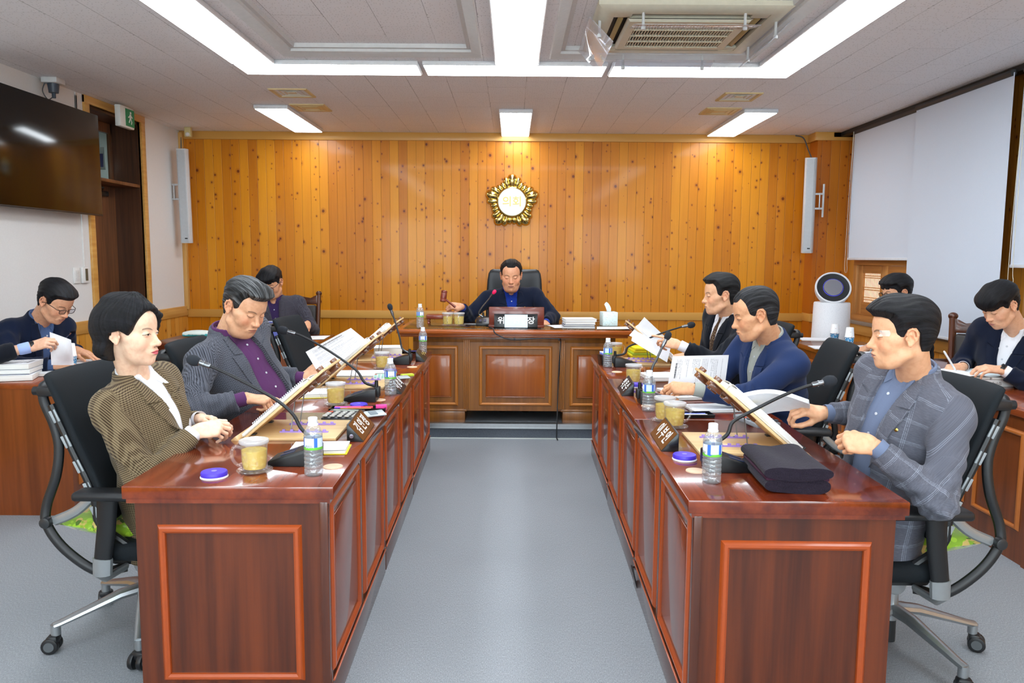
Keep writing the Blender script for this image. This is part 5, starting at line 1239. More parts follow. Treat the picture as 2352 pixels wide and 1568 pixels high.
def mesh_sdf(f, lo, hi, h, B=8):
    lo = np.asarray(lo, f4); nb = np.maximum(1, np.ceil((np.asarray(hi, f4)-lo)/(B*h)).astype(int))
    N = nb*B; ci = np.stack(np.meshgrid(*[np.arange(k) for k in nb], indexing='ij'), -1).reshape(-1, 3)
    C = lo + (ci*B + (B-1)/2.).astype(f4)*h
    dc = f(C.astype(f4)); act = np.abs(dc) < B*h*.95 + .006
    D = np.repeat(np.repeat(np.repeat(np.where(dc < 0, -1., 1.).astype(f4).reshape(nb), B, 0), B, 1), B, 2)
    ai = ci[act]; off = np.stack(np.meshgrid(*[np.arange(B)]*3, indexing='ij'), -1).reshape(-1, 3)
    for k in range(0, len(ai), 400):
        g = (ai[k:k+400, None, :]*B + off[None]).reshape(-1, 3)
        D[g[:, 0], g[:, 1], g[:, 2]] = f((lo + g.astype(f4)*h).astype(f4))
    D[0] = D[-1] = 1; D[:, 0] = D[:, -1] = 1; D[:, :, 0] = D[:, :, -1] = 1
    s = D < 0; n1 = N-1; tot = int(n1[0]*n1[1]*n1[2])
    cid = lambda g: (g[:, 0]*n1[1] + g[:, 1])*n1[2] + g[:, 2]
    cells, pts, quads = [], [], []
    for ax in range(3):
        sl0 = [slice(None)]*3; sl1 = [slice(None)]*3; sl0[ax] = slice(0, -1); sl1[ax] = slice(1, None)
        e = np.argwhere(s[tuple(sl0)] != s[tuple(sl1)])
        e1 = e.copy(); e1[:, ax] += 1
        d0 = D[e[:, 0], e[:, 1], e[:, 2]]; d1 = D[e1[:, 0], e1[:, 1], e1[:, 2]]
        p = e.astype(f4); p[:, ax] += d0/(d0-d1)
        u, v = (ax+1) % 3, (ax+2) % 3; q = []
        for du, dv in ((0, 0), (-1, 0), (-1, -1), (0, -1)):
            g = e.copy(); g[:, u] += du; g[:, v] += dv; q.append(cid(g)); cells.append(q[-1]); pts.append(p)
        q = np.stack(q, 1); fl = d0 < 0; q[~fl] = q[~fl][:, ::-1]; quads.append(q)
    cells = np.concatenate(cells); pts = np.concatenate(pts); quads = np.concatenate(quads)
    uq, inv = np.unique(cells, return_inverse=True); cnt = np.bincount(inv)
    vs = np.stack([np.bincount(inv, pts[:, i])/cnt for i in range(3)], 1).astype(f4)
    q = np.searchsorted(uq, quads)
    # one relaxation along the surface
    return lo + vs*h, q
def join(parts):
    vs, qs, ats, o = [], [], [], 0
    for v, q, a in parts: vs.append(v); qs.append(q+o); ats.append(a); o += len(v)
    return np.concatenate(vs), np.concatenate(qs), np.concatenate(ats)
def to_obj(name, v, q, mat, parent, at=None, aname='hl', Minv=None):
    if Minv is not None: v = v@Minv[:3, :3].T + Minv[:3, 3]
    me = bpy.data.meshes.new(name); n = len(v); m = len(q)
    me.vertices.add(n); me.vertices.foreach_set('co', v.astype(f4).ravel())
    me.loops.add(m*4); me.loops.foreach_set('vertex_index', q.astype(np.int32).ravel())
    me.polygons.add(m); me.polygons.foreach_set('loop_start', np.arange(0, m*4, 4, dtype=np.int32))
    me.polygons.foreach_set('use_smooth', np.ones(m, bool)); me.update(); me.validate()
    if at is not None:
        A = me.attributes.new(aname, 'FLOAT_VECTOR', 'POINT'); A.data.foreach_set('vector', at.astype(f4).ravel())
    me.materials.append(mat); return link(name, me, parent)

# ---- materials for people
def m_skin(tone, lip, opn, brow, gaze=0., blush=.25, patch=False):
    m = MT('skin'); x, y, z = m.sep(m.attr('hl')); co = m.coord()
    n = m.noise(co, 60, 3); n2 = m.noise(co, 14, 2)
    dk = tuple(int(int(tone[i:i+2], 16)*s) for i, s in ((0, .93), (2, .87), (4, .84)))
    col = m.mix(n.ss(.4, .7)*.5 + n2.ss(.4, .7)*.3, tone, dk)
    ax = x.abs(); fr_ = y.gt(.045)*z.gt(-.13)
    # cheeks, nose tip, ears a little redder
    ck = ((ax-.045)*(ax-.045) + (z+.03)*(z+.03)).m('SQRT').ss(.035, .0)*fr_; nt = ((z+.036)*(z+.036) + x*x).m('SQRT').ss(.022, .0)*y.gt(.09)
    er = ax.gt(.0745)*z.lt(.03)*z.gt(-.05)*(y+.01).abs().lt(.03)
    red = tuple(min(255, int(int(tone[i:i+2], 16)*s)) for i, s in ((0, .98), (2, .72), (4, .66)))
    col = m.mix((ck*blush).max(nt*.35).max(er*.22), col, red)
    e = ax - .031; e2 = e*e
    # brow
    zb = e*.12 + .0205 - e2*14.; th = (e+.02).ss(0., .012)*.0022 + .0012
    bm_ = (z-zb).abs().m('DIVIDE', th).ss(1.25, .5)*e.abs().lt(.019)*fr_
    col = m.mix(bm_*(m.noise(m.comb(x*500, z*500, 0.), 1., 1)*.5+.5)*.85, col, brow)
    # eye
    top = e2*(-19.) - .0012 + .0042*opn; bot = e2*12. - .0042
    inside = z.lt(top)*z.gt(bot)*e.abs().lt(.0135)*fr_
    if opn > .15:
        sc_ = m.mix(1., 'd9cfc8', 'd9cfc8'); ir = ((e-gaze)*(e-gaze) + (z+.0005)*(z+.0005)).m('SQRT').lt(.0052)
        col = m.mix(inside, col, m.mix(ir, 'dcd2cc', '1a100c'))
    zl = top if opn > .15 else e2*16. - .0052
    lash = (z-zl).abs().lt(.0010 + .0004*(opn > .15))*e.abs().lt(.0155)*fr_
    col = m.mix(lash*.85, col, '1c120e')
    crs = (z-(zl+.0052+0.*1)).abs().lt(.0006)*e.abs().lt(.014)*fr_
    col = m.mix(crs*.45, col, red)
    # mouth
    k = x/.0225; up = (k*k)*(-1.)+1.; hf = ax.lt(.0225)*fr_
    lp = hf*z.gt(up*(-.0088) - .0665)*z.lt(up*.0072 - .0665)
    col = m.mix(lp*.85, col, lip); col = m.mix((z+.0665+up*.0006).abs().lt(.0009)*ax.lt(.024)*fr_*.8, col, '5a2a24')
    ns = ((ax-.0075)*(ax-.0075) + (z+.0475)*(z+.0475)).m('SQRT').lt(.0036)*y.gt(.085)
    col = m.mix(ns*.75, col, '5c2c22')
    if patch:
        pt = ((x+.052).abs().max((z-.012).abs())).lt(.010); col = m.mix(pt*x.lt(0.)*.55, col, 'efe6e0')
    m.set(col, .42, spec=.45); m.b.inputs['Subsurface Weight'].default_value = .12
    m.b.inputs['Subsurface Radius'].default_value = (.012, .005, .003); m.b.inputs['Subsurface Scale'].default_value = 1.
    m.bump(m.noise(co, 300, 2), .12, .0008); return m.mat
def m_hair(c1, c2, grey=None):
    m = MT('hair'); x, y, z = m.sep(m.attr('hl')); r = (x*x+z*z).m('SQRT')
    ph = x.m('ARCTAN2', z+.02)
    n = m.noise(m.comb(ph*42, y*9, r*4), 1., 4, .7); n2 = m.noise(m.comb(ph*9, y*7, z*7), 1., 2)
    f = (n*.75+n2*.4).ss(.42, .82); col = m.mix(f, c1, c2)
    if grey: col = m.mix(n.ss(.45, .65)*n2.ss(.3, .7)*.9, col, grey)
    n4 = m.noise(m.comb(ph*150, y*14, r*9), 1., 3, .8); col = m.mix(n4.ss(.35, .7)*.35, col, '000000')
    m.set(col, .5, spec=.3); m.bump(n*.6+n4*.6, .9, .003); return m.mat
def m_cloth(name, kind, a, b, c=None):
    m = MT(name); p = m.attr('pat'); u, v, w = m.sep(p); co = m.coord()
    n = m.noise(m.comb(u*700, v*700, w*0.), 1., 2)
    if kind == 'plain': col = m.mix(n, a, b)
    elif kind == 'houndstooth':
        s1 = (v*900.).sin(); s2 = (u*900.).sin(); col = m.mix((s1.ss(-.5, .5)*.75 + s2.ss(-.5, .5)*.3), a, b)
    elif kind == 'herringbone':
        zg = ((u*55.).frac()-.5).abs()*2.; n = m.noise(m.comb(u*160, v*160, 0.), 1., 2); st_ = ((v*95. + zg*1.6).frac()-.5).abs()
        n3 = m.noise(m.comb(u*420, v*420, 0.), 1., 3, .8)
        col = m.mix((st_.ss(.1, .4)*.45+n3.ss(.35, .65)*.6), a, b)
    elif kind == 'windowpane':
        g = m.noise(m.comb(u*90, v*400, 0.), 1., 3)
        col = m.mix(g, a, b)
        for q in (u, v):
            for off, wd in ((.0, .016), (.06, .012), (.12, .010)):
                ln = (((q*13.5)+off).frac()-.5).abs().ss(wd*1.3, wd*.4); col = m.mix(ln*g.ss(.2, .6)*.5, col, c)
    elif kind == 'check':
        g = (((u*90.).frac()-.5).abs().lt(.09)).max(((v*90.).frac()-.5).abs().lt(.09)); col = m.mix(g, a, b)
    elif kind == 'tweed':
        n3 = m.noise(m.comb(u*500, v*500, 0.), 1., 3, .8); g = (((u*22.).frac()-.5).abs().lt(.03)).max(((v*22.).frac()-.5).abs().lt(.03))*.35; col = m.mix(n3.ss(.35, .65), a, b); col = m.mix(g, col, b)
    elif kind == 'paisley':
        d, cc_ = m.vor(m.comb(u*1., v*1., 0.), 95); col = m.mix(d.lt(.32), a, m.mix(cc_.gt(.5), b, c))
    m.set(col, .9, spec=.15, sheen=.08); m.bump(n, .35, .0012); return m.mat

# ---- head
def head_fn(L, neck_to, fat=0., nr=.054, fem=False):
    """sdf in head-local metres (x right, y forward, z up; eyes at z=0)"""
    ff = 1+fat*.10
    def f(P):
        d = ell(P, (0, -.012, .035), (.0765, .097, .083))
        d = smin(d, ell(P, (0, .034, .036), (.061, .051, .058)), .02)
        d = smin(d, ell(P, (0, .028, -.03), (.063*ff, .058, .070)), .02)
        d = smin(d, ell(P, (0, .034, -.074), (.050*ff*(.92 if fem else 1), .048, .043)), .02)
        Q = P.copy(); Q[:, 0] = np.abs(Q[:, 0])
        d = smin(d, ell(Q, (0, .066, -.098), (.019, .018, .017)), .02)
        d = smin(d, ell(Q, (.040*ff, .050, -.034), (.023, .026, .026)), .015)
        d = smin(d, ell(Q, (.054*ff, .030, -.012), (.018, .026, .018)), .015)
        if not fem: d = smin(d, rc(Q, (.054*ff, -.002, -.066), (.03*ff, .045, -.096), .014*ff, .014), .025)
        d = smin(d, rc(Q, (.040, .064, .020), (.012, .077, .016), .0105 if not fem else .008), .012)
        if fat > .3: d = smin(d, ell(P, (0, .02, -.105), (.05, .045, .03)), .03)
        d = smax(d, -ell(Q, (.030, .100, .004), (.019, .017, .012)), .012)
        d = smin(d, ell(Q, (.031, .0735, .0), (.0150, .0115, .0105)), .004)
        d = smin(d, rc(P, (0, .079, .008), (0, .096, -.030), .0065, .0100), .010)
        d = smin(d, ell(P, (0, .1005, -.0355), (.0125, .0115, .0105)), .006)
        d = smin(d, ell(Q, (.0135, .089, -.0385), (.0075, .011, .0080)), .005)
        d = smin(d, ell(P, (0, .072, -.064), (.030, .020, .024)), .014)
        d = smin(d, ell(P, (0, .0895, -.0615), (.020, .0068, .0048)), .004)
        d = smin(d, ell(P, (0, .0880, -.0718), (.0175, .0072, .0055)), .004)
        d = smax(d, -ell(P, (0, .0985, -.0667), (.022, .0055, .0016)), .003)
        d = smax(d, -ell(P, (0, .0955, -.0825), (.018, .006, .005)), .008)
        if not fem: d = smax(d, -rc(Q, (.023, .094, -.045), (.036, .078, -.070), .003), .008)
        # ears
        c, s = math.cos(.25), math.sin(.25); Re = np.array([[1, 0, 0], [0, c, -s], [0, s, c]], f4)
        e = ell(Q, (.0775, -.013, -.004), (.0050, .0160, .0260), Re)
        rim = [(.0785, .002, .006), (.0815, -.003, .019), (.0850, -.014, .0255), (.0875, -.026, .0185), (.0875, -.030, .003), (.0850, -.0255, -.013), (.0815, -.0165, -.0250)]
        for a_, b_ in zip(rim, rim[1:]): e = smin(e, rc(Q, a_, b_, .0036, .0036), .003)
        e = smin(e, ell(Q, (.0800, -.008, -.0285), (.0048, .0075, .0085)), .004)
        e = smin(e, rc(Q, (.0830, -.018, .012), (.0835, -.0215, -.008), .0028, .0030), .003)
        e = smin(e, ell(Q, (.0800, .0035, -.008), (.0042, .0040, .0065)), .002)
        e = smax(e, -ell(Q, (.0850, -.0085, -.006), (.0085, .0085, .0120)), .002)
        d = smin(d, e, .006)
        n = rc(P, (0, -.030, -.045), neck_to, nr*1.0, nr*1.08)
        d = smin(d, n, .022)
        return d
    return f
def hair_fn(kind, p):
    base = lambda P: smin(smin(ell(P, (0, -.012, .035), (.0765, .097, .083)), ell(P, (0, .034, .036), (.061, .051, .058)), .02), rc(P, (0, -.03, -.02), (0, -.032, -.09), .062, .052), .03)
    def man(P):
        b = base(P); Q = P.copy(); Q[:, 0] = np.abs(Q[:, 0]); x, y, z = P[:, 0], P[:, 1], P[:, 2]
        top = sstep(z, .01, .09); fr_ = sstep(y, -.02, .07)
        t = .004 + p.get('side', .006)*sstep(z, -.06, .02) + p.get('vol', .012)*top + p.get('quiff', .0)*top*fr_
        ph = np.arctan2(x, z+.02)
        t = t + .0008*np.sin(ph*46 + 5*np.sin(y*22+1) + 3*np.sin(ph*5)) + .0010*np.sin(ph*21+y*30+1.3) + .0015*np.sin(y*60+x*40)*top
        rec = p.get('rec', .0); hl = p.get('line', .066); fh = p.get('fringe', 0.)
        pts = [(.14, hl+.004-fh), (.070, hl-fh), (.052, hl-.006+rec), (.040, hl-.022+rec*.6), (.034, .026), (.030, .0), (.022, -p.get('burn', .022)), (.010, -p.get('burn', .022)), (.004, .008), (-.008, .026), (-.028, .027), (-.040, .010), (-.043, -.03), (-.050, -p.get('nape', .060)), (-.15, -p.get('nape', .060)-.01), (-.15, .2), (.14, .2)]
        xx = np.abs(x)
        r = poly(y + p.get('vshape', 0.)*np.clip(xx-.0, 0, .06), z + p.get('arch', .0)*(xx/.06)**2*sstep(y, .03, .06), pts)
        q = p.get('part', None)
        t = t*(.25 + .75*sstep(-r, .0, .028))
        d = smax(b - t, r, .006)
        if fh > 0: # fringe lies over the forehead
            g = ell(P, (0, .030, .050), (.072, .070, .070)); d = smin(d, smax(g, poly(y, z + .006*np.sin(x*170+1) + .004*np.sin(x*420), [(.14, .062-fh), (.045, .040-fh*.6), (-.02, .03), (-.02, .2), (.14, .2)]), .006), .012)
        if q is not None:
            gv = np.abs(x - q - .02*(y)) - .0016; d = np.where((z > .03), smax(d, -smax(gv, -(b-t+.006), .002), .003), d)
        return d
    def bob(P):
        x, y, z = P[:, 0], P[:, 1], P[:, 2]; ph = np.arctan2(x, -y+.02)
        b = ell(P, (0, -.012, .035), (.0765, .097, .083)) - .018
        d = smin(b, ell(P, (0, -.035, .022), (.099, .098, .104)), .03)
        d = smin(d, ell(P, (0, -.046, -.055), (.103, .074, .048)), .025)
        d = smin(d, ell(P, (.0, -.025, .118), (.060, .070, .026)), .02)
        d = smin(d, rc(P, (.0, .02, .128), (.03, .062, .10), .016, .013), .02)
        d = d - (.0012*np.sin(ph*38 + 4*np.sin(z*25)) + .0012*np.sin(ph*17+z*50) + .0012*np.sin(x*110+y*90))
        # face window (near side tucked behind the ear)
        bd = [(.16, .088), (.074, .084), (.062, .055), (.046, .018), (.032, -.003), (.010, .016), (-.022, .008), (-.034, -.03), (-.045, -.08), (-.060, -.2), (.16, -.2)]
        bl = [(.16, .088), (.070, .086), (.074, .062), (.070, .030), (.058, .0), (.045, -.05), (.03, -.09), (.01, -.16), (.16, -.16)]
        r = np.where(x > 0, -poly(y, z, bd), -poly(y, z, bl))
        # subject's left (+x far side) / right side differ: near side is the tucked one
        d = smax(d, r, .010)
        lk = smin(rc(P, (-.004, .070, .098), (-.052, .080, .062), .012, .010), rc(P, (-.052, .080, .062), (-.074, .058, .002), .010, .0065), .01)
        return smin(d, lk - .0014*np.sin(x*300+z*200), .012)
    return bob if kind == 'bob' else man

# ---- hands
FG = dict(flat=(6, 10, 6), relaxed=(24, 32, 18), grip=(55, 75, 40), fist=(78, 92, 55), pinch=(42, 52, 24), hold=(50, 38, 18))
def hand_mesh(W, dr, dorsal, left, pose='relaxed', thumb='out', spread=4., size=1., h=.0022, over=None, wl=.05, fore=None):
    dr = nrm(dr); dorsal = np.asarray(dorsal, f4); dorsal = nrm(dorsal - dr*float(dorsal@dr)); T_ = np.cross(dr, dorsal)*(1. if left else -1.)
    Rm = np.stack([T_, dr, dorsal], 1)      # local -> world columns
    base = [(.0255, .086, 0), (.0085, .091, .002), (-.0085, .087, .001), (-.0245, .078, -.002)]
    Ls = [(.041, .025, .021), (.045, .029, .022), (.041, .027, .021), (.032, .020, .019)]
    rr = [(.0093, .0083, .0074), (.0095, .0085, .0075), (.0090, .0080, .0072), (.0080, .0072, .0066)]
    segs = []
    for i in range(4):
        cu = (over or {}).get(i, FG[pose]); a = 0.; sp = R(spread)*(1.5-i)*.5
        p = np.array(base[i], float)
        for j in range(3):
            a += R(cu[j] + (2*i if pose != 'flat' else 0)); d = np.array([math.sin(sp)*math.cos(a), math.cos(a)*math.cos(sp), -math.sin(a)])
            q = p + d*Ls[i][j]; segs.append((p, q, rr[i][j], rr[i][j]*.90)); p = q
    tb = np.array([.020, .020, -.006]); 
    td = dict(out=[(.030, .034, -.010), (.020, .030, -.006), (.008, .026, -.004)], side=[(.022, .036, -.014), (.008, .032, -.006), (.0, .026, -.004)],
              oppose=[(.016, .032, -.026), (.002, .030, -.020), (-.004, .024, -.010)], over=[(.020, .030, -.024), (-.010, .026, -.020), (-.022, .014, -.006)])[thumb]
    ths = []; p = tb
    for j, d in enumerate(td):
        q = p + np.array(d); ths.append((p, q, (.0150, .0118, .0098)[j], (.0120, .0100, .0085)[j])); p = q
    fl = np.array([0, -1., 0]) if fore is None else nrm(Rm.T@np.asarray(fore, f4)); fl = nrm(fl); 
    def f(P):
        d = ell(P, (0, .048, -.001), (.0365, .052, .0145)); 
        for i in range(4): d = smin(d, rc(P, (base[i][0]*.5, .008, -.001), base[i], .0115, .0108), .010)
        d = smin(d, ell(P, (.020, .034, -.010), (.017, .028, .014)), .010)
        w = P.copy(); w[:, 0] *= .84; d = smin(d, rc(w, (fl[0]*wl*.84, fl[1]*wl, fl[2]*wl), (0, .012, -.001), .0245, .0215), .018)
        g = None
        for k in range(4):
            e = None
            for a_, b_, r1, r2 in segs[3*k:3*k+3]:
                c_ = rc(P, a_, b_, r1, r2); e = c_ if e is None else smin(e, c_, .004)
            g = e if g is None else np.minimum(g, e)
        d = smin(d, g, .006)
        e = None
        for a_, b_, r1, r2 in ths: c_ = rc(P, a_, b_, r1, r2); e = c_ if e is None else smin(e, c_, .006)
        return smin(d, e, .009)
    lo = np.minimum(np.array([-.06, -.03, -.10]), fl*wl-.035); hi = np.maximum(np.array([.10, .20, .04]), fl*wl+.035)
    v, q = mesh_sdf(f, lo, hi, h)
    v = (v*size)@Rm.T.astype(f4) + np.asarray(W, f4)
    if np.linalg.det(Rm) < 0: q = q[:, ::-1]
    return v, q, np.full(v.shape, 9., f4)

# ---- whole figure
def fold_disp(P, t, c, amp, ph):
    return amp*np.sin(t*120 + 4*np.sin(P[:, 0]*25+ph) + P[:, 1]*60)*np.exp(-((t-c)/.075)**2)
def figure(label, head, yaw, pitch, roll, neck, hip, tyaw, arms, skin, hair, jacket, shirt, hscale=1., fat=0., sw=.185, res=1., vb=.30, open_=None, collar=True, tie=None,
           glasses=None, pin=None, badge=None, trousers='22242a', fem=False, arm_r=1., shoulder_fwd=(0, 0), bulk=0., knee_z=.47, legs=True, cufflen=.03, vw=.055, skirt=.12, watch=None, shirt2=None, floor_z=0., clothes='jacket', neck_up=.03, lapels=True, lw=.062):
    head = np.array(head, f4); neck = np.array(neck, f4); hip = np.array(hip, f4); neck = neck + nrm(neck-hip)*neck_up
    root = thing('person', label, 'person', (float(hip[0]), float(hip[1]), floor_z), tyaw - math.pi/2)
    Mi = np.array((Matrix.Translation(root.location) @ Matrix.Rotation(tyaw - math.pi/2, 4, 'Z')).inverted(), dtype=f4)
    K = lambda name, v, q, mat, at, an: to_obj(name, v, q, mat, root, at, an, Mi)
    # head frame
    Rh = np.array(Matrix.Rotation(yaw - math.pi/2, 3, 'Z') @ Matrix.Rotation(-pitch, 3, 'X') @ Matrix.Rotation(roll, 3, 'Y'), dtype=f4)
    U = nrm(neck-hip); Fh = V3(math.cos(tyaw), math.sin(tyaw), 0); Fw = nrm(Fh - U*float(Fh@U)); X = np.cross(Fw, U)   # subject's right
    sc = hscale
    nk = (Rh.T@(neck - U*.03 - head))/sc
    hf = head_fn(None, nk, fat, .054 if not fem else .046, fem)
    h = .0022*res
    lo = np.minimum(V3(-.10, -.13, -.15), nk-.07); hi = np.maximum(V3(.10, .13, .13), nk+.07)
    v, q = mesh_sdf(hf, lo, hi, h); hw = (v*sc)@Rh.T + head
    parts = [(hw, q, v)]
    # hair
    if hair:
        hv, hq = mesh_sdf(hair_fn(hair[0], hair[1]), V3(-.13, -.16, -.17), V3(.13, .15, .19), h)
    # joints
    J = []
    for s_, A in ((1, arms[0]), (-1, arms[1])):   # subject's right, left
        S = neck - U*.065 + X*s_*sw + Fw*shoulder_fwd[0 if s_ > 0 else 1]
        W = np.array(A['w'], f4); L1, L2 = .29, .25; dv = W-S; D = float(np.linalg.norm(dv))
        if D > (L1+L2)*.985: k = D/((L1+L2)*.985); L1 *= k; L2 *= k
        pole = np.array(A.get('pole', X*s_*.5 - V3(0, 0, 1) - Fw*.4), f4); dn = dv/D
        a = (L1*L1 - L2*L2 + D*D)/(2*D); hh = math.sqrt(max(0, L1*L1-a*a)); pp = nrm(pole - dn*float(pole@dn)); E = S + dn*a + pp*hh
        J.append((S, E, W, s_, A))
    # body under the clothes (one skin, hidden where covered)
    kn = [hip + X*s_*.10 + Fh*.40 for s_ in (1, -1)]
    for k_ in kn: k_[2] = knee_z + floor_z
    def torso(P, g, chestw=1.):
        Ls = lambda u, v_, w: hip*0 + neck + X*u - U*v_ + Fw*w
        fb = fat*.02 + bulk
        Rt = np.stack([X, Fw, U], 1)
        d = ell(P, hip + U*.02, (.168+fb, .125+fb, .12), Rt)
        d = smin(d, ell(P, hip + U*.20 + Fw*(.01+fb*.6), (.150+fb, .110+fb*1.3, .17), Rt), .05)
        d = smin(d, ell(P, neck - U*.20 + Fw*.012, (sw*.93, .112+fb*.5, .17), Rt), .05)
        d = smin(d, rc(P, neck - U*.085 - X*(sw-.045) , neck - U*.085 + X*(sw-.045), .066), .05)
        d = smin(d, rc(P, neck - U*.045, neck - U*.078 + X*(sw-.03), .047, .052), .03)
        d = smin(d, rc(P, neck - U*.045, neck - U*.078 - X*(sw-.03), .047, .052), .03)
        return d - g
    def arm(P, j, r0, r1, r2, g=0., fold=True):
        S, E, W, s_, A = j
        d1 = rc(P, S, E, r0*arm_r, r1*arm_r); d2 = rc(P, E, W, r1*arm_r, r2*arm_r); 
        d = smin(d1, d2, .03)
        if fold:
            ax1 = nrm(E-S); ax2 = nrm(W-E); t1 = (P-S)@ax1; t2 = (P-E)@ax2; l1 = float(np.linalg.norm(E-S))
            n = fold_disp(P, t1, l1, .0032, 0.) + fold_disp(P, t2, .02, .0030, 2.) + .0035*np.sin(t1*70+P[:, 2]*30+P[:, 0]*21)*np.exp(-((t1-.05)/.10)**2) + fold_disp(P, t2, .17, .0022, 1.)
            d = d + np.where(d < .04, n, 0)
        return d - g
    def legsf(P, r1, r2, r3):
        d = None
        for i, s_ in enumerate((1, -1)):
            an = kn[i] + Fh*.03; an = an.copy(); an[2] = .09 + floor_z
            e = smin(rc(P, hip + X*s_*.085 - V3(0, 0, .02), kn[i], r1, r2), rc(P, kn[i], an, r2, r3), .03); d = e if d is None else np.minimum(d, e)
        return d
    allp = np.stack([hip, neck] + [p for j in J for p in j[:3]])
    blo, bhi = allp.min(0)-.2, allp.max(0)+.2
    def fbody(P):
        d = torso(P, -.014)
        for j in J: d = smin(d, arm(P, j, .045, .038, .026, 0, False), .03)
        return smin(d, rc(P, neck - U*.06, neck + (head-neck)*.3, .052*sc, .05*sc), .02)
    v, q = mesh_sdf(fbody, blo, bhi, .011); parts.append((v, q, np.full(v.shape, 9., f4)))
    hb = .0022*max(res, 1.)
    for j in J:
        A = j[4]
        if A.get('nohand'): continue
        parts.append(hand_mesh(j[2], A['dir'], A['dorsal'], j[3] < 0, A.get('pose', 'relaxed'), A.get('thumb', 'side'), A.get('spread', 4.), A.get('size', 1.), hb, A.get('over'), fore=j[1]-j[2]))
    v, q, a = join(parts); body = K('body', v, q, skin, a, 'hl')
    if hair: K('hair', (hv*sc)@Rh.T + head, hq, hair[2], hv, 'hl')
    # shirt
    def uvw(P): r = P-neck; return r@X, r@U, r@Fw
    na = nrm(head-neck + Fw*.0 - U*.0); na = nrm(na*.35 + U*.65)
    def coll(P, r0, r1, v0, v1, th, back):
        r = P - (neck - U*.03); t = r@na; rad = np.linalg.norm(r - t[:, None]*na, axis=1); tt = np.clip((t-v0)/(v1-v0), 0, 1)
        d = np.abs(rad - (r0 + (r1-r0)*tt)) - th; d = np.maximum(d, np.maximum(v0 - t, t - v1 - (.012 if back else 0)*0))
        return d, t, r@Fw, r@X
    nr_ = (.054 if not fem else .046)*sc
    def fshirt(P):
        d = torso(P, .002)
        if clothes == 'jacket' or True:
            near = d < .05
            if near.any():
                u, v_, w = uvw(P)
                fl = poly(np.abs(u), v_, [(.010, .02), (.055, .055), (.085, .01), (.046, -.052)]) 
                if collar: d = d - np.where((w > 0) & near, .005*sstep(-fl, -.001, .004), 0)
                pl = .0012*np.exp(-((np.abs(u)-.015)/.002)**2); d = d + np.where((w > 0) & near, pl, 0) + np.where(near, .0015*np.sin(v_*60+u*50)*np.sin(u*40), 0)
        if collar:
            c, t, cw, cu = coll(P, nr_+.018, nr_+.007, -.02, .068, .0045, True)
            c = np.maximum(c, -(np.maximum(np.abs(cu) - (.006 + np.clip(t, 0, .05)*.55), -cw)))
            d = smin(d, c, .010)
        return smin(d, arm(P, J[0], .05, .045, .032, 0, False), .02) if False else d
    sh = 'shirt'
    smin_ = res*.0042
    slo, shi = np.minimum(neck, hip)-.24, np.maximum(neck, hip)+.24
    v, q = mesh_sdf(fshirt, slo, shi, smin_)
    u_, v__, w_ = uvw(v); pa = np.stack([u_, v__, w_], 1); K(sh, v, q, shirt, pa, 'pat')
    # cuffs
    if cufflen > 0:
        for j in J:
            if j[4].get('nocuff'): continue
            S, E, W, s_, A = j; dd = nrm(W-E); a_ = W - dd*.06; b_ = W - dd*(.0); 
            b = MB(); Mq = Vector(dd.tolist()).to_track_quat('Z', 'Y').to_matrix().to_4x4(); Ml = Matrix(Mi.tolist()) @ Matrix.Translation(Vector(a_.tolist())) @ Mq
            b.lathe([(.030, 0), (.0325, .01), (.0335, .052), (.032, .058), (.030, .056), (.029, 0)], 28, M=Ml); b.build('shirt_cuff', shirt2 or shirt, root, 60)
    # jacket
    G = .020
    if open_: Vp = [(-.07, .10), (.07, .10), (vw, .0), (open_[0]*.55, -.18), (open_[0], -.60), (-open_[1], -.60), (-open_[1]*.55, -.18), (-vw, .0)]
    else: Vp = [(-.07, .10), (.07, .10), (vw, .0), (vw*.55, -vb*.55), (.0, -vb), (-vw*.55, -vb*.55), (-vw, .0)]
    lb = vb if not open_ else .34
    LP = [(vw-.004, .015), (vw*.5, -lb*.55), (.002 if not open_ else .02, -lb+.01), (.050, -lb*.62), (.098, -.150), (.112, -.112), (.086, -.104), (.104, -.070), (.070, -.005)]
    LP2 = [(x if not open_ else x+.035*min(1, max(0, -y/.3)), y) for x, y in LP]
    def fj(P):
        d = torso(P, G)
        # skirt of the jacket
        q = P - (hip + Fh*.03); qz = q[:, 2]; Xh = nrm(np.array([X[0], X[1], 0.], f4))
        sk = (np.sqrt((q@Xh/(.188+bulk+fat*.02))**2 + (q@Fh/(.150+bulk+fat*.02))**2) - 1)*.15 + .004*np.sin(q@Xh*60+1)*sstep(-qz, -.05, .1)
        d = smin(d, smax(sk, qz - .10, .05), .05)
        for j in J: d = smin(d, arm(P, j, .066, .056, .043, 0.), .025)
        near = d < .045; u, v_, w = uvw(P)
        # lower hem and cuffs
        d = smax(d, -(P[:, 2] - float(hip[2]) + skirt), .01)
        for j in J:
            S, E, W, s_, A = j; dd = nrm(W-E); t = (P-W)@dd; rr_ = np.linalg.norm(P-W, axis=1)
            d = np.where(rr_ < .12, smax(d, t + cufflen, .006), d)
        # neck hole
        r = P-neck; t = r@na; rad = np.linalg.norm(r - t[:, None]*na, axis=1)
        d = smax(d, -np.maximum(rad - (nr_+.020), -t - .03), .008)
        fb = (w > -.01) & near
        if fb.any():
            n = .0030*np.sin(v_*34 + u*50)*np.sin(u*22+1) + .0026*np.sin((v_+np.abs(u)*.8)*75)*np.exp(-((v_+.30)/.08)**2)
            d = d + np.where(near, n, 0)
            vp = poly(u, v_, Vp); cut = np.maximum(np.maximum(vp, -(torso(P, -.001))), -w-.01)
            d = np.where(w > -.02, smax(d, -cut, .004), d)
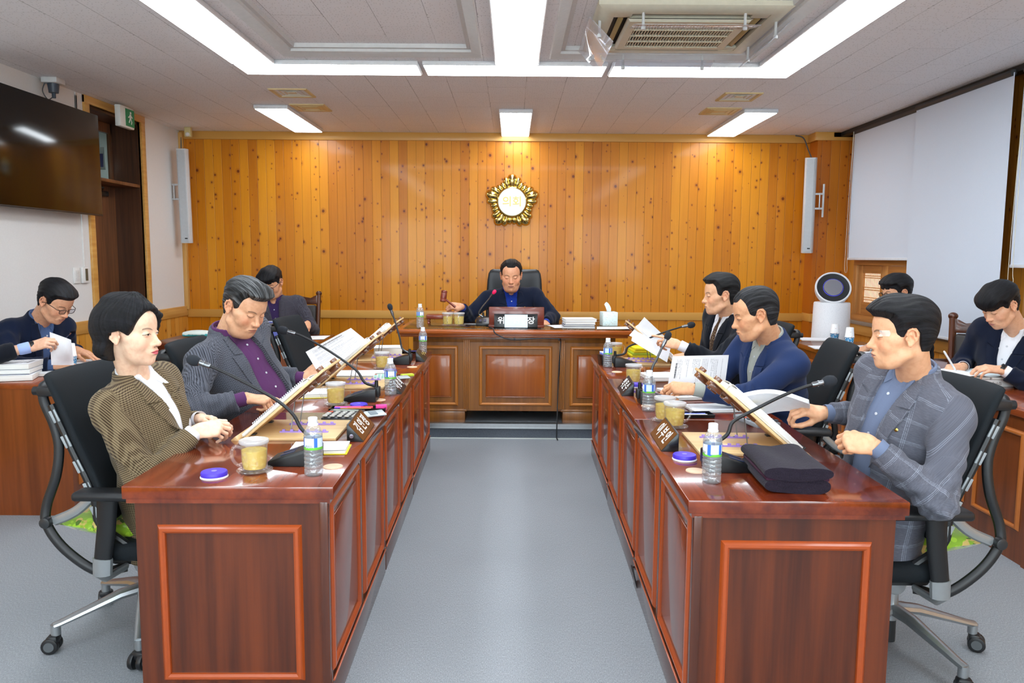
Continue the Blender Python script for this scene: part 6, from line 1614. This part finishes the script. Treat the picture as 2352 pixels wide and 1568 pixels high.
        c, t, cw, cu = coll(P, nr_+.034, nr_+.016, -.02, .056, .006, True)
        c = np.maximum(c, cw - .040)
        return smin(d, c, .012)
    v, q = mesh_sdf(fj, np.minimum(blo, hip-.32), np.maximum(bhi, hip+.26), .0048*res)
    dt = torso(v, G); da = [arm(v, j, .066, .056, .043, 0., False) for j in J]
    u_, v__, w_ = uvw(v); pa = np.stack([np.arctan2(u_, w_+.02)*.15, v__, w_], 1)
    for j, dj in zip(J, da):
        S, E, W, s_, A = j; a1 = nrm(E-S); a2 = nrm(W-E); l1 = float(np.linalg.norm(E-S)); up = V3(0, 0, 1)
        m1 = dj < dt
        for (o_, ax_, off, rr_) in ((S, a1, 0, .06), (E, a2, l1, .05)):
            s1 = nrm(np.cross(ax_, up + .01)); s2 = np.cross(ax_, s1); r = v-o_; t = r@ax_
            mk = m1 & ((t > 0) if off else (((v-E)@a2) <= 0))
            pa[mk] = np.stack([np.arctan2(r@s1, r@s2)*rr_, off+t, t*0], 1)[mk]
    K('jacket', v, q, jacket, pa, 'pat')
    jac = fj
    def surf(u, v_, g=0.):
        """point on the jacket front at lateral u (subject's right +), v below neck"""
        w = np.linspace(.26, -.02, 160).astype(f4); P = (neck + X*u - U*v_)[None] + w[:, None]*Fw
        d = np.minimum(fj(P), fshirt(P)); i = np.argmax(d < 0); e = 1e-3
        p = P[i].astype(f4); G_ = np.stack([p + V3(e, 0, 0), p + V3(0, e, 0), p + V3(0, 0, e), p]); dd = np.minimum(fj(G_), fshirt(G_)); n = nrm(dd[:3]-dd[3])
        return p + n*g, n
    def put(mb, name, mat, u, v_, g=.001, rot=0.):
        p, n = surf(u, v_, g); xx = nrm(X - n*float(X@n)); yy = np.cross(n, xx)
        M = Matrix(Mi.tolist()) @ Matrix(((xx[0], yy[0], n[0], p[0]), (xx[1], yy[1], n[1], p[1]), (xx[2], yy[2], n[2], p[2]), (0, 0, 0, 1))) @ Matrix.Rotation(rot, 4, 'Z')
        mb.bm.transform(M); return mb.build(name, mat, root), M
    def drape(name, rows, mat, th=.0035, both=True):
        """rows: (v, u_inner, u_outer, lift_inner, lift_outer) down the front"""
        nc = 7
        for s_ in (1, -1):
            uu = np.array([[r_[1] + (r_[2]-r_[1])*i/(nc-1) for i in range(nc)] for r_ in rows], f4)*s_; vv = np.array([[r_[0] + (r_[5] if len(r_) > 5 else 0)*i/(nc-1)]*1 + [] for r_ in rows for i in range(nc)], f4).reshape(len(rows), nc)
            lf = np.array([[r_[3] + (r_[4]-r_[3])*i/(nc-1) for i in range(nc)] for r_ in rows], f4)
            w = np.linspace(.25, -.10, 140).astype(f4); B_ = neck + uu.ravel()[:, None]*X + vv.ravel()[:, None]*U; P = (B_[:, None] + w[None, :, None]*Fw).reshape(-1, 3).astype(f4)
            d = np.minimum(fj(P), fshirt(P)).reshape(-1, len(w)); hit = d < .0; i = np.argmax(hit, 1); i[~hit.any(1)] = len(w)//2; j = np.maximum(i-1, 0); ar = np.arange(len(i)); a_ = d[ar, j]; b_ = d[ar, i]
            ww = w[j] + (w[i]-w[j])*np.clip(a_/np.maximum(a_-b_, 1e-6), 0, 1)
            G2 = ww.reshape(uu.shape)
            for _ in range(2): G2[1:-1] = (G2[:-2]+2*G2[1:-1]+G2[2:])/4; G2[:, 1:-1] = (G2[:, :-2]+2*G2[:, 1:-1]+G2[:, 2:])/4
            top = B_ + (G2 + lf + th).ravel()[:, None]*Fw; bot = B_ + (G2 + lf).ravel()[:, None]*Fw - .004*Fw
            v = np.concatenate([top, bot]).astype(f4); n_, m_ = uu.shape; q = []; o_ = n_*m_; ix = lambda a, b, k: k*o_ + a*m_ + b
            for a in range(n_-1):
                for b2 in range(m_-1): q += [(ix(a, b2, 0), ix(a+1, b2, 0), ix(a+1, b2+1, 0), ix(a, b2+1, 0)), (ix(a, b2, 1), ix(a, b2+1, 1), ix(a+1, b2+1, 1), ix(a+1, b2, 1))]
            for a in range(n_-1): q += [(ix(a, 0, 0), ix(a, 0, 1), ix(a+1, 0, 1), ix(a+1, 0, 0)), (ix(a, m_-1, 0), ix(a+1, m_-1, 0), ix(a+1, m_-1, 1), ix(a, m_-1, 1))]
            for b2 in range(m_-1): q += [(ix(0, b2, 0), ix(0, b2+1, 0), ix(0, b2+1, 1), ix(0, b2, 1)), (ix(n_-1, b2, 0), ix(n_-1, b2, 1), ix(n_-1, b2+1, 1), ix(n_-1, b2+1, 0))]
            q = np.array(q); q = q if s_ < 0 else q[:, ::-1]
            ac_ = np.concatenate([np.zeros((len(uu), 1)), np.cumsum(np.sqrt(np.diff(uu, axis=1)**2 + np.diff(G2, axis=1)**2), 1)], 1).astype(f4); pt = np.stack([ac_.ravel()+.7, vv.ravel()+.2*ac_.ravel(), uu.ravel()*0], 1); pt = np.concatenate([pt, pt])
            ob = K(name, v, q, mat, pt, 'pat'); ob.data.set_sharp_from_angle(angle=R(40))
    if lapels:
        ob_ = .0 if not open_ else 1.
        rows = []
        for k in range(16):
            t = k/15.; vv = -.105 - (lb-.115)*t
            if not open_:
                ui = vw*1.0*(1 - (-vv)/vb*.98) if True else 0; ui = max(.003, ui)
            else: ui = float(np.interp(-vv, [0, .18, .60], [vw, (open_[0]+open_[1])*.275, (open_[0]+open_[1])/2]))
            uo = ui + lw*(1-.15*t)*(1 - t**2.2) + .002
            rows.append((vv, ui-.002, uo, .001, .006*(1-t*.6), .018*(1-t)))
        drape('lapel', rows, jacket)
        rows = []
        for k in range(7):
            t = k/6.; vv = -.004 - .088*t
            rows.append((vv, (max(.003, vw*(1+vv/vb*.98)) if not open_ else float(np.interp(-vv, [0, .18, .60], [vw, (open_[0]+open_[1])*.275, (open_[0]+open_[1])/2])))-.002, vw + .022 + (lw*.50)*math.sin(min(1, .25+t*1.0)*1.5), .002, .005, .012*t))
        drape('collar', rows, jacket)
    if collar:
        rows = [(.034, .007, .050, .001, .003), (.020, .006, .066, .003, .005), (.0, .010, .066, .003, .005), (-.020, .020, .058, .003, .005), (-.038, .032, .050, .002, .004), (-.050, .041, .044, .001, .002)]
        drape('shirt_collar', [(a_[0]*1.05, a_[1], min(a_[2], vw-.004), a_[3], a_[4]) for a_ in rows], shirt, th=.003)
    if pin is not None:
        b = MB(); b.lathe([(0, .003), (.0045, .0026), (.0068, .001), (.0068, -.002)], 16); put(b, 'lapel_pin', metalm('pin_gold', 'd8b860', .25), pin[0], pin[1])
    if badge is not None:
        b = MB(); b.box((0, 0, .002), (.082, .022, .004), .001); f_, M = put(b, 'name_badge', simple('badge_white', 'e8efee', .3), badge[0], badge[1], .003, badge[2])
        b = MB(); b.box((0, .009, .0045), (.08, .004, .001)); b.bm.transform(M); b.build('badge_stripe', simple('badge_green', '2fae86', .4), f_)
        text('이 동 규' if badge[3] else '이 호', .011, INK, f_, M @ Matrix.Translation((.005, -.002, .0044)), .0003, 'badge_lettering')
    if tie is not None:
        P0 = []
        for k in range(14):
            v_ = .0 + (.40*k/13); p, n = surf(0, v_ + .02, .004); P0.append((p, n, v_))
        vs, fs, pt = [], [], []
        for k, (p, n, v_) in enumerate(P0):
            wd = (.017 if k == 0 else .013 if k == 1 else .015+.028*min(1, v_/.35))
            for s_ in (-1, -.3, .3, 1): vs.append(p + X*s_*wd + n*(.004 if abs(s_) < 1 else -.002) + (n*.006 if k < 1 else 0)); pt.append((s_*wd, v_, 0))
        for k in range(13):
            for i in range(3): fs.append((k*4+i, k*4+i+1, k*4+5+i, k*4+4+i))
        K('necktie', np.array(vs, f4), np.array(fs), tie, np.array(pt, f4), 'pat')
    if clothes == 'jacket' and tie is None and not fem:
        for k in range(2 if not open_ else 4):
            vv = .075 + .075*k
            if vv < vb-.03 or open_:
                b = MB(); b.cyl((0, 0, .001), .0055, .0025, 14, bev=.0006); put(b, 'shirt_button', simple('button_pearl', 'c9ccd4', .25), 0, vv, .0008)
    if legs:
        TR = simple('trousers_' + trousers, trousers, .85, bump=(400, .3, .001))
        v, q = mesh_sdf(lambda P: smin(legsf(P, .098, .072, .055), ell(P, hip - V3(0, 0, .01), (.17+fat*.015, .15, .12), np.stack([X, Fh, V3(0, 0, 1)], 1)), .05), np.minimum(hip-.3, kn[0]-.3).clip(None, kn[1]-.3)*V3(1, 1, 0)+V3(0, 0, floor_z+.02), np.maximum(np.maximum(kn[0], kn[1]), hip)+.3, .012)
        K('trousers' if not fem else 'skirt', v, q, TR, v*0, 'pat')
        for i in (0, 1):
            b = MB(); an = kn[i] + Fh*.03; M = Matrix(Mi.tolist()) @ fr((float(an[0]), float(an[1]), floor_z), X.tolist()[:2]+[0], Fh.tolist())
            b.box((0, .05, .035), (.09, .26, .07), .03, seg=3); b.box((0, -.05, .07), (.08, .09, .07), .025, seg=3); b.bm.transform(M); b.build('shoe', simple('shoe_black', '15120f', .3), root, 60)
    if glasses:
        col, gw = glasses; RhM = Matrix([[float(Rh[r][c])*sc for c in range(3)] + [float(head[r])] for r in range(3)] + [[0, 0, 0, 1]]); M = Matrix(Mi.tolist()) @ RhM
        b = MB()
        for s_ in (-1, 1):
            pts = [(s_*(.033 + .0235*math.copysign(abs(math.cos(a))**.6, math.cos(a))), .099-.004*abs(math.cos(a)), -.004 + .0145*math.copysign(abs(math.sin(a))**.7, math.sin(a))) for a in [2*math.pi*k/20 for k in range(21)]]
            b.tube(pts, gw, 6); b.tube([(s_*.057, .094, .004), (s_*.068, .085, .005), (s_*.080, .01, .006), (s_*.083, -.015, -.006)], gw, 6)
        b.tube([(-.009, .101, .002), (0, .103, .005), (.009, .101, .002)], gw, 6); b.bm.transform(M); g_ = b.build('glasses', simple('spec_' + col, col, .3, .3), root, 60)
        b = MB()
        for s_ in (-1, 1): b.cyl((s_*.033, .098, -.004), 1, .001, 20, rot=(R(90), 0, 0))
        for v_ in b.bm.verts: pass
        b.bm.free(); b.bm = bmesh.new()
        for s_ in (-1, 1): b.sph((s_*.033, .0975, -.004), (.0225, .0012, .0135), 20)
        b.bm.transform(M); b.build('lens', thin_clear('lens_glass', 'f2f4f8', .1), g_)
    if watch:
        j = J[0 if watch > 0 else 1]; dd = nrm(j[2]-j[1]); Mq = Vector(dd.tolist()).to_track_quat('Z', 'Y').to_matrix().to_4x4()
        b = MB(); b.lathe([(.0275, -.011), (.031, -.009), (.031, .009), (.0275, .011)], 24, M=Matrix(Mi.tolist()) @ Matrix.Translation(Vector((j[2] + dd*.012).tolist())) @ Mq); b.build('wristwatch', BLACK, root, 60)
    return root, J, Rh
def P3(x, y, Y): v = PY(x, y, Y); return V3(v.x, v.y, v.z)
def A_(x, y, Y, dr, dorsal, pose='relaxed', thumb='side', **k): return dict(w=P3(x, y, Y), dir=V3(*dr), dorsal=V3(*dorsal), pose=pose, thumb=thumb, **k)
HB = ('0b0b0d', '24242a')
c_brown = m_cloth('brown_houndstooth', 'houndstooth', '38291c', '847459'); c_herr = m_cloth('grey_herringbone', 'herringbone', '15161c', '6c6f7a')
c_navy = m_cloth('navy_wool', 'plain', '0d1427', '162038'); c_black = m_cloth('black_wool', 'plain', '0e1016', '191c25'); c_dark = m_cloth('charcoal_tweed', 'tweed', '2b2a31', '55525c')
c_dnavy = m_cloth('dark_navy_wool', 'plain', '0d1220', '182036'); c_blue = m_cloth('blue_wool', 'plain', '1a2747', '2b3c66'); c_pane = m_cloth('grey_windowpane', 'windowpane', '45464f', '6c6d78', 'a0a6b4')
s_white = m_cloth('white_cotton', 'plain', 'dcdce2', 'f2f2f5'); s_purp = m_cloth('purple_cotton', 'plain', '48264e', '6a3f6e'); s_blue = m_cloth('blue_grey_cotton', 'plain', '5b6680', '7a86a0')
s_dpur = m_cloth('dark_purple_cotton', 'plain', '2c1f42', '42305c'); s_chk = m_cloth('blue_check_cotton', 'check', '1d3a9c', '0c1640'); s_grey = m_cloth('grey_cotton', 'plain', '8f938c', 'a9aca4'); s_sky = m_cloth('pale_blue_cotton', 'plain', '8fa6dc', 'a9bdea')
s_ink = m_cloth('blue_chambray', 'plain', '3c5078', '566c96')
t_pais = m_cloth('paisley_silk', 'paisley', '4a3526', 'a08c6c', '6c5a44')

figure('woman in a brown houndstooth jacket and white blouse, hands clasped on the desk', P3(300, 764, 2.72), R(-3), R(1), 0, P3(311, 880, 2.80), (-1.33, 2.87, .56), R(-8),
       (A_(448, 990, 2.77, (1, .35, .06), (-.1, -.75, .65), over={0: (30, 35, 20), 1: (38, 40, 22), 2: (45, 42, 22), 3: (50, 45, 25)}, pole=V3(-.4, -.6, -.9), size=.93, spread=8), A_(462, 962, 2.98, (1, -.55, .02), (-.1, .7, .7), over={0: (40, 40, 20), 1: (45, 42, 20), 2: (50, 40, 20), 3: (50, 40, 25)}, pole=V3(-.4, .6, -.9), size=.93, spread=8)),
       m_skin('f3cdb0', 'dc4466', .75, '4a3a34', gaze=.003, blush=.35), ('bob', {}, m_hair('08080a', '222228')), c_brown, s_white, fem=True, sw=.165, hscale=.99, vb=.30, vw=.050, pin=(-.075, .17), arm_r=.92, cufflen=.02, skirt=.235, trousers='2a2420')
figure('grey-haired man in a herringbone jacket and purple shirt, reading with head bowed', P3(563, 706, 3.62), R(-30), R(26), R(-4), P3(522, 775, 3.68), (-1.27, 3.80, .57), R(-20),
       (A_(566, 914, 3.42, (1, .15, -.12), (.1, -.25, .95), over={0: (8, 10, 6), 1: (55, 70, 30), 2: (60, 75, 35), 3: (62, 75, 35)}, pole=V3(-.5, -.7, -.6)), A_(700, 868, 4.00, (.75, .25, .62), (-.45, -.85, .1), 'hold', 'oppose', pole=V3(-.2, .5, -1.))),
       m_skin('e3b08c', 'b87868', 0., '4a3c34', blush=.4), ('man', dict(vol=.010, quiff=.016, rec=.012, line=.072, side=.005), m_hair('151617', '3a3c3e', '9a9c9e')), c_herr, s_purp, fat=.8, hscale=1.07, sw=.20, bulk=.022, open_=(.13, .10), vb=.45, arm_r=1.1, cufflen=.045)
figure('man in a navy suit with rectangular glasses bending over papers beside the wall', P3(128, 693, 4.72), R(-14), R(33), R(0), P3(88, 742, 4.80), (-3.14, 4.86, .58), R(-22),
       (A_(125, 838, 4.52, (1, .2, -.1), (0, -.3, .95), 'relaxed', pole=V3(-.4, -.8, -.5)), A_(176, 803, 4.98, (.9, -.2, -.25), (.2, -.1, .95), 'flat', pole=V3(-.3, .6, -.8))),
       m_skin('dda684', 'b07468', 0., '1c1614', blush=.25), ('man', dict(vol=.012, quiff=.004, line=.064, burn=.018), m_hair(*HB)), c_navy, s_ink, res=1.3, hscale=1.04, glasses=('2a221e', .0018), vb=.36, sw=.19)
figure('person beyond the photo edge in a black jacket and pale blue cuff, lifting a sheet', V3(-3.18, 4.42, 1.24), R(0), R(15), 0, V3(-3.2, 4.40, 1.05), (-3.22, 4.42, .57), R(0),
       (A_(70, 797, 4.33, (.85, .1, .28), (.05, -.75, .6), 'pinch', 'oppose', pole=V3(-.4, -.8, -.6)), A_(-60, 840, 4.7, (.9, 0, -.1), (0, 0, 1), 'flat')),
       m_skin('e4b598', 'b07468', 0., '1c1614'), ('man', dict(vol=.014), m_hair(*HB)), c_black, s_sky, res=1.5, vb=.36, cufflen=.075, watch=1, sw=.19)
figure('man in charcoal tweed jacket, dark purple shirt and white badge at the back', P3(624, 650, 6.95), R(-99), R(27), R(6), P3(634, 694, 7.02), (-2.08, 7.12, .56), R(-92),
       (A_(540, 800, 6.75, (.1, -1, -.1), (0, 0, 1), 'relaxed'), A_(706, 742, 6.74, (.15, -.9, -.3), (.2, .1, .95), 'fist', 'over', pole=V3(.5, .5, -1.2))),
       m_skin('d9a07c', 'a87060', 0., '1c1614'), ('man', dict(vol=.016, quiff=.012, fringe=.018, line=.064, part=.03), m_hair(*HB)), c_dark, s_dpur, res=1.7, hscale=1.10, glasses=('5a5458', .0022), vb=.40, badge=(-.12, .19, R(-4), 0), sw=.20)
figure('chairman in a dark navy jacket and blue checked shirt, raising a gavel', P3(1174, 633, 6.88), R(-90), R(11), 0, P3(1174, 672, 6.98), (.02, 7.12, .70), R(-90),
       (A_(1060, 704, 6.62, (-.85, -.3, .1), (.1, -.7, .65), 'grip', 'over', pole=V3(-.5, .3, -1), size=1.08), A_(1252, 742, 6.60, (.1, -1, -.1), (0, 0, 1), 'relaxed', pole=V3(.8, .3, -.5))),
       m_skin('dfa27e', 'a86c60', 0., '2a2420', blush=.35), ('man', dict(vol=.007, side=.005, rec=.016, line=.079, burn=.012), m_hair('0b0b0d', '1d1d22')), c_dnavy, s_chk, res=1.45, fat=.55, hscale=1.12, sw=.215, bulk=.02, vb=.40, vw=.06, pin=(-.115, .13), floor_z=.118, knee_z=.5, cufflen=.04, arm_r=1.08)
figure('man in a dark suit with patterned tie, pointing at the report on his stand', P3(1654, 677, 4.90), R(178), R(4), 0, P3(1676, 730, 4.96), (1.46, 5.10, .58), R(196),
       (A_(1580, 815, 5.02, (-.95, -.1, -.15), (-.1, -.2, .95), 'fist', 'over', pole=V3(.5, .6, -.7)), A_(1560, 792, 4.72, (-.95, .1, .22), (-.2, -.75, .6), over={0: (6, 8, 5), 1: (40, 45, 22), 2: (50, 55, 28), 3: (55, 55, 30)}, thumb='oppose', pole=V3(.5, -.5, -.9))),
       m_skin('e2b08c', 'b07c6c', .35, '1e1a18', blush=.25), ('man', dict(vol=.011, quiff=.009, line=.072, rec=.008), m_hair('0a0a0b', '262628')), c_black, s_white, res=1.3, hscale=1.05, tie=t_pais, vb=.40, vw=.058, pin=(.10, .12), sw=.205, cufflen=.05)
figure('man in a blue suit with greying temples, holding a printed sheet', P3(1733, 722, 3.70), R(173), R(14), R(0), P3(1772, 788, 3.78), (1.40, 3.92, .58), R(192),
       (A_(1570, 892, 3.86, (-.95, -.2, .1), (0, -.1, 1), 'hold', 'oppose', pole=V3(.5, .7, -.7)), A_(1592, 893, 3.55, (-.98, .05, .05), (.05, -.6, .8), over={0: (40, 45, 20), 1: (45, 52, 25), 2: (52, 56, 28), 3: (56, 60, 30)}, thumb='oppose', pole=V3(.6, -.4, -.9), size=1.04)),
       m_skin('dda67e', 'a86e60', .25, '2a2622', blush=.3), ('man', dict(vol=.005, quiff=.000, line=.074, rec=.020, side=.004, burn=.014), m_hair('101012', '2c2c30', '55565a')), c_blue, s_grey, hscale=1.05, vb=.40, vw=.056, sw=.205, bulk=.008, cufflen=.05, fat=.25)
figure('man in a grey windowpane jacket with a small patch on his temple, turning a page', P3(2070, 768, 2.52), R(167), R(4), R(0), P3(2100, 874, 2.60), (1.34, 2.72, .58), R(197),
       (A_(1892, 948, 2.92, (-.92, -.1, .18), (.1, -.5, .85), 'pinch', 'oppose', pole=V3(.3, .7, -.9)), A_(2008, 1022, 2.42, (-.98, .05, .12), (-.2, -.8, .5), 'fist', 'over', pole=V3(.75, -.35, -.8))),
       m_skin('e6af88', 'b07870', 0., '1c1614', blush=.35, patch=True), ('man', dict(vol=.012, quiff=.012, line=.066, side=.006, burn=.020, nape=.055), m_hair('08080a', '26262b')), c_pane, s_blue, hscale=.965, vb=.40, vw=.058, open_=(.07, .07), sw=.185, pin=(-.10, .16), cufflen=.03, skirt=.225, arm_r=.95)
figure('man with black-rimmed glasses sitting before the lattice window', P3(2058, 672, 5.55), R(186), R(8), 0, P3(2082, 718, 5.62), (3.0, 5.62, .57), R(186),
       (A_(1990, 800, 5.8, (-1, 0, -.1), (0, 0, 1), 'flat'), A_(2010, 820, 5.4, (-1, 0, -.1), (0, 0, 1), 'flat')),
       m_skin('e0aa88', 'b07468', .6, '1c1614'), ('man', dict(vol=.016, quiff=.006, line=.060, fringe=.010), m_hair(*HB)), c_black, s_white, res=1.6, hscale=1.0, glasses=('101012', .0026), sw=.19)
figure('young man with a fringe in a dark navy jacket, writing with a white pen', P3(2296, 702, 4.33), R(193), R(30), R(0), P3(2338, 766, 4.40), (3.0, 4.60, .57), R(212),
       (A_(2212, 842, 4.50, (-.92, -.1, -.05), (.15, -.25, .9), 'hold', 'oppose', pole=V3(.2, .8, -.6)), A_(2305, 850, 4.22, (-.95, .1, .1), (-.1, -.35, .9), 'relaxed', pole=V3(.7, -.5, -.6))),
       m_skin('e2b190', 'c87c74', 0., '2a201c', blush=.3), ('man', dict(vol=.013, quiff=.004, line=.050, fringe=.036, side=.009, burn=.012), m_hair('07070a', '1c1c22')), c_dnavy, s_white, res=1.25, hscale=1.0, vb=.32, vw=.056, sw=.195, badge=(-.135, .20, R(0), 1), watch=-1)
# gavel and pen held in hands, raised pages
o = thing('gavel', 'reddish wooden gavel raised in the hand of the chairman', 'gavel'); h0, h1 = PY(1046, 705, 6.52), PY(1019, 684, 6.50)
b = MB(); b.tube([h0, h0.lerp(h1, .5), h1], [.011, .009, .010], 10); b.build('handle', WDR, o)
b = MB(); Mh = Matrix.Translation(PY(1019, 680, 6.50)) @ Vector((.12, .25, 1)).to_track_quat('Z', 'Y').to_matrix().to_4x4()
b.lathe([(0, -.048), (.022, -.048), (.026, -.044), (.026, -.03), (.023, -.026), (.026, -.02), (.026, .02), (.023, .026), (.026, .03), (.026, .044), (.022, .048), (0, .048)], 24, M=Mh); b.build('gavel_head', WDR, o)
q0, q1 = PY(2196, 852, 4.36), PY(2168, 806, 4.36)
b = MB(); b.tube([q0, q0.lerp(q1, .1), q1.lerp(q0, .05), q1], [.002, .0055, .006, .004], 10); one('white_pen', CAPW, 'white pen in the hand of the young man', 'pen', b)
def held(name, label, c, mat, size=(.21, .297), bow=.02, cat='paper'):
    """c: four world corners tl, tr, br, bl"""
    tl, tr, br, bl = c; n = (tr-tl).cross(bl-tl).normalized()
    o = sheet(name, lambda u, v: tl.lerp(tr, u).lerp(bl.lerp(br, u), v) + n*bow*math.sin(math.pi*u)*math.sin(math.pi*min(1, v*.9+.1)), 14, 14, mat, size=size); return props(o, label, cat)
held('paper_sheet', 'printed sheet held upright by the man in the blue suit', (PY(1545, 818, 3.72), PY(1674, 815, 3.80), PY(1664, 890, 3.80), PY(1534, 884, 3.72)), PG2, (.297, .21), .006)
held('paper_sheet', 'sheet lifted upright above the left staff table, bent at its foot', (PY(114, 762, 4.36), PY(163, 780, 4.48), PY(170, 838, 4.52), PY(118, 838, 4.40)), BLANK, bow=-.03)
held('turned_page', 'large turned page held by the herringbone man beside his stand', (PY(806, 753, 3.95), PY(845, 782, 4.02), PY(735, 882, 4.12), PY(702, 808, 4.05)) if False else (PY(702, 808, 3.98), PY(806, 753, 4.02), PY(842, 782, 4.05), PY(738, 868, 4.0)), PG, (.21, .297), .012)
held('turned_page', 'cream pages folded back on the stand before the patterned tie', (PY(1445, 770, 5.0), PY(1480, 728, 5.02), PY(1535, 780, 5.0), PY(1512, 802, 4.95)), BLANK, bow=.03)
held('turned_page', 'white page hanging down the stand before the patterned tie', (PY(1456, 757, 4.93), PY(1540, 800, 4.93), PY(1532, 832, 4.9), PY(1450, 782, 4.9)), BLANK, bow=.01)
# wad of pages turned by the man in the checked jacket
o = thing('turned_pages', 'thick wad of white pages bent back by the man in the checked jacket', 'paper')
A0, A1, B0, B1 = PY(1700, 905, 2.80), PY(1752, 945, 2.92), PY(1858, 912, 2.80), PY(1862, 930, 2.95)
for k in range(5):
    dz = Vector((0, 0, -.0032*k))
    sheet('page', lambda u, v: A0.lerp(B0, u).lerp(A1.lerp(B1, u), v) + dz + Vector((0, 0, .022*math.sin(math.pi*u*1.15) - .018*v*math.sin(math.pi*u))), 16, 8, PGY if k == 0 else BLANK, o, th=.0025)
# ------------------------------------------------------------------ camera, world, view
cd = bpy.data.cameras.new('camera'); co = bpy.data.objects.new('camera', cd); COL.objects.link(co)
cd.sensor_width = 36; cd.lens = F/2352*36; cd.clip_start = .05
Rc = Matrix.Rotation(R(90), 4, 'X') @ Matrix.Rotation(-TH, 4, 'X') @ Matrix.Rotation(RO, 4, 'Z')
co.matrix_world = Matrix.Translation((0, 0, CZ)) @ Rc
bpy.context.scene.camera = co
w = bpy.data.worlds.new('world'); bpy.context.scene.world = w; w.use_nodes = True
w.node_tree.nodes['Background'].inputs[0].default_value = lin('e8f0ff'); w.node_tree.nodes['Background'].inputs[1].default_value = .6
sc = bpy.context.scene
sc.view_settings.view_transform = 'Standard'; sc.view_settings.look = 'None'; sc.view_settings.gamma = 1; sc.view_settings.exposure = EXPO
sc.view_settings.use_curve_mapping = False
sc.cycles.max_bounces = 7; sc.cycles.diffuse_bounces = 4; sc.cycles.glossy_bounces = 3; sc.cycles.transparent_max_bounces = 16; sc.cycles.transmission_bounces = 4
sc.cycles.caustics_reflective = False; sc.cycles.caustics_refractive = False; sc.cycles.sample_clamp_indirect = 4.
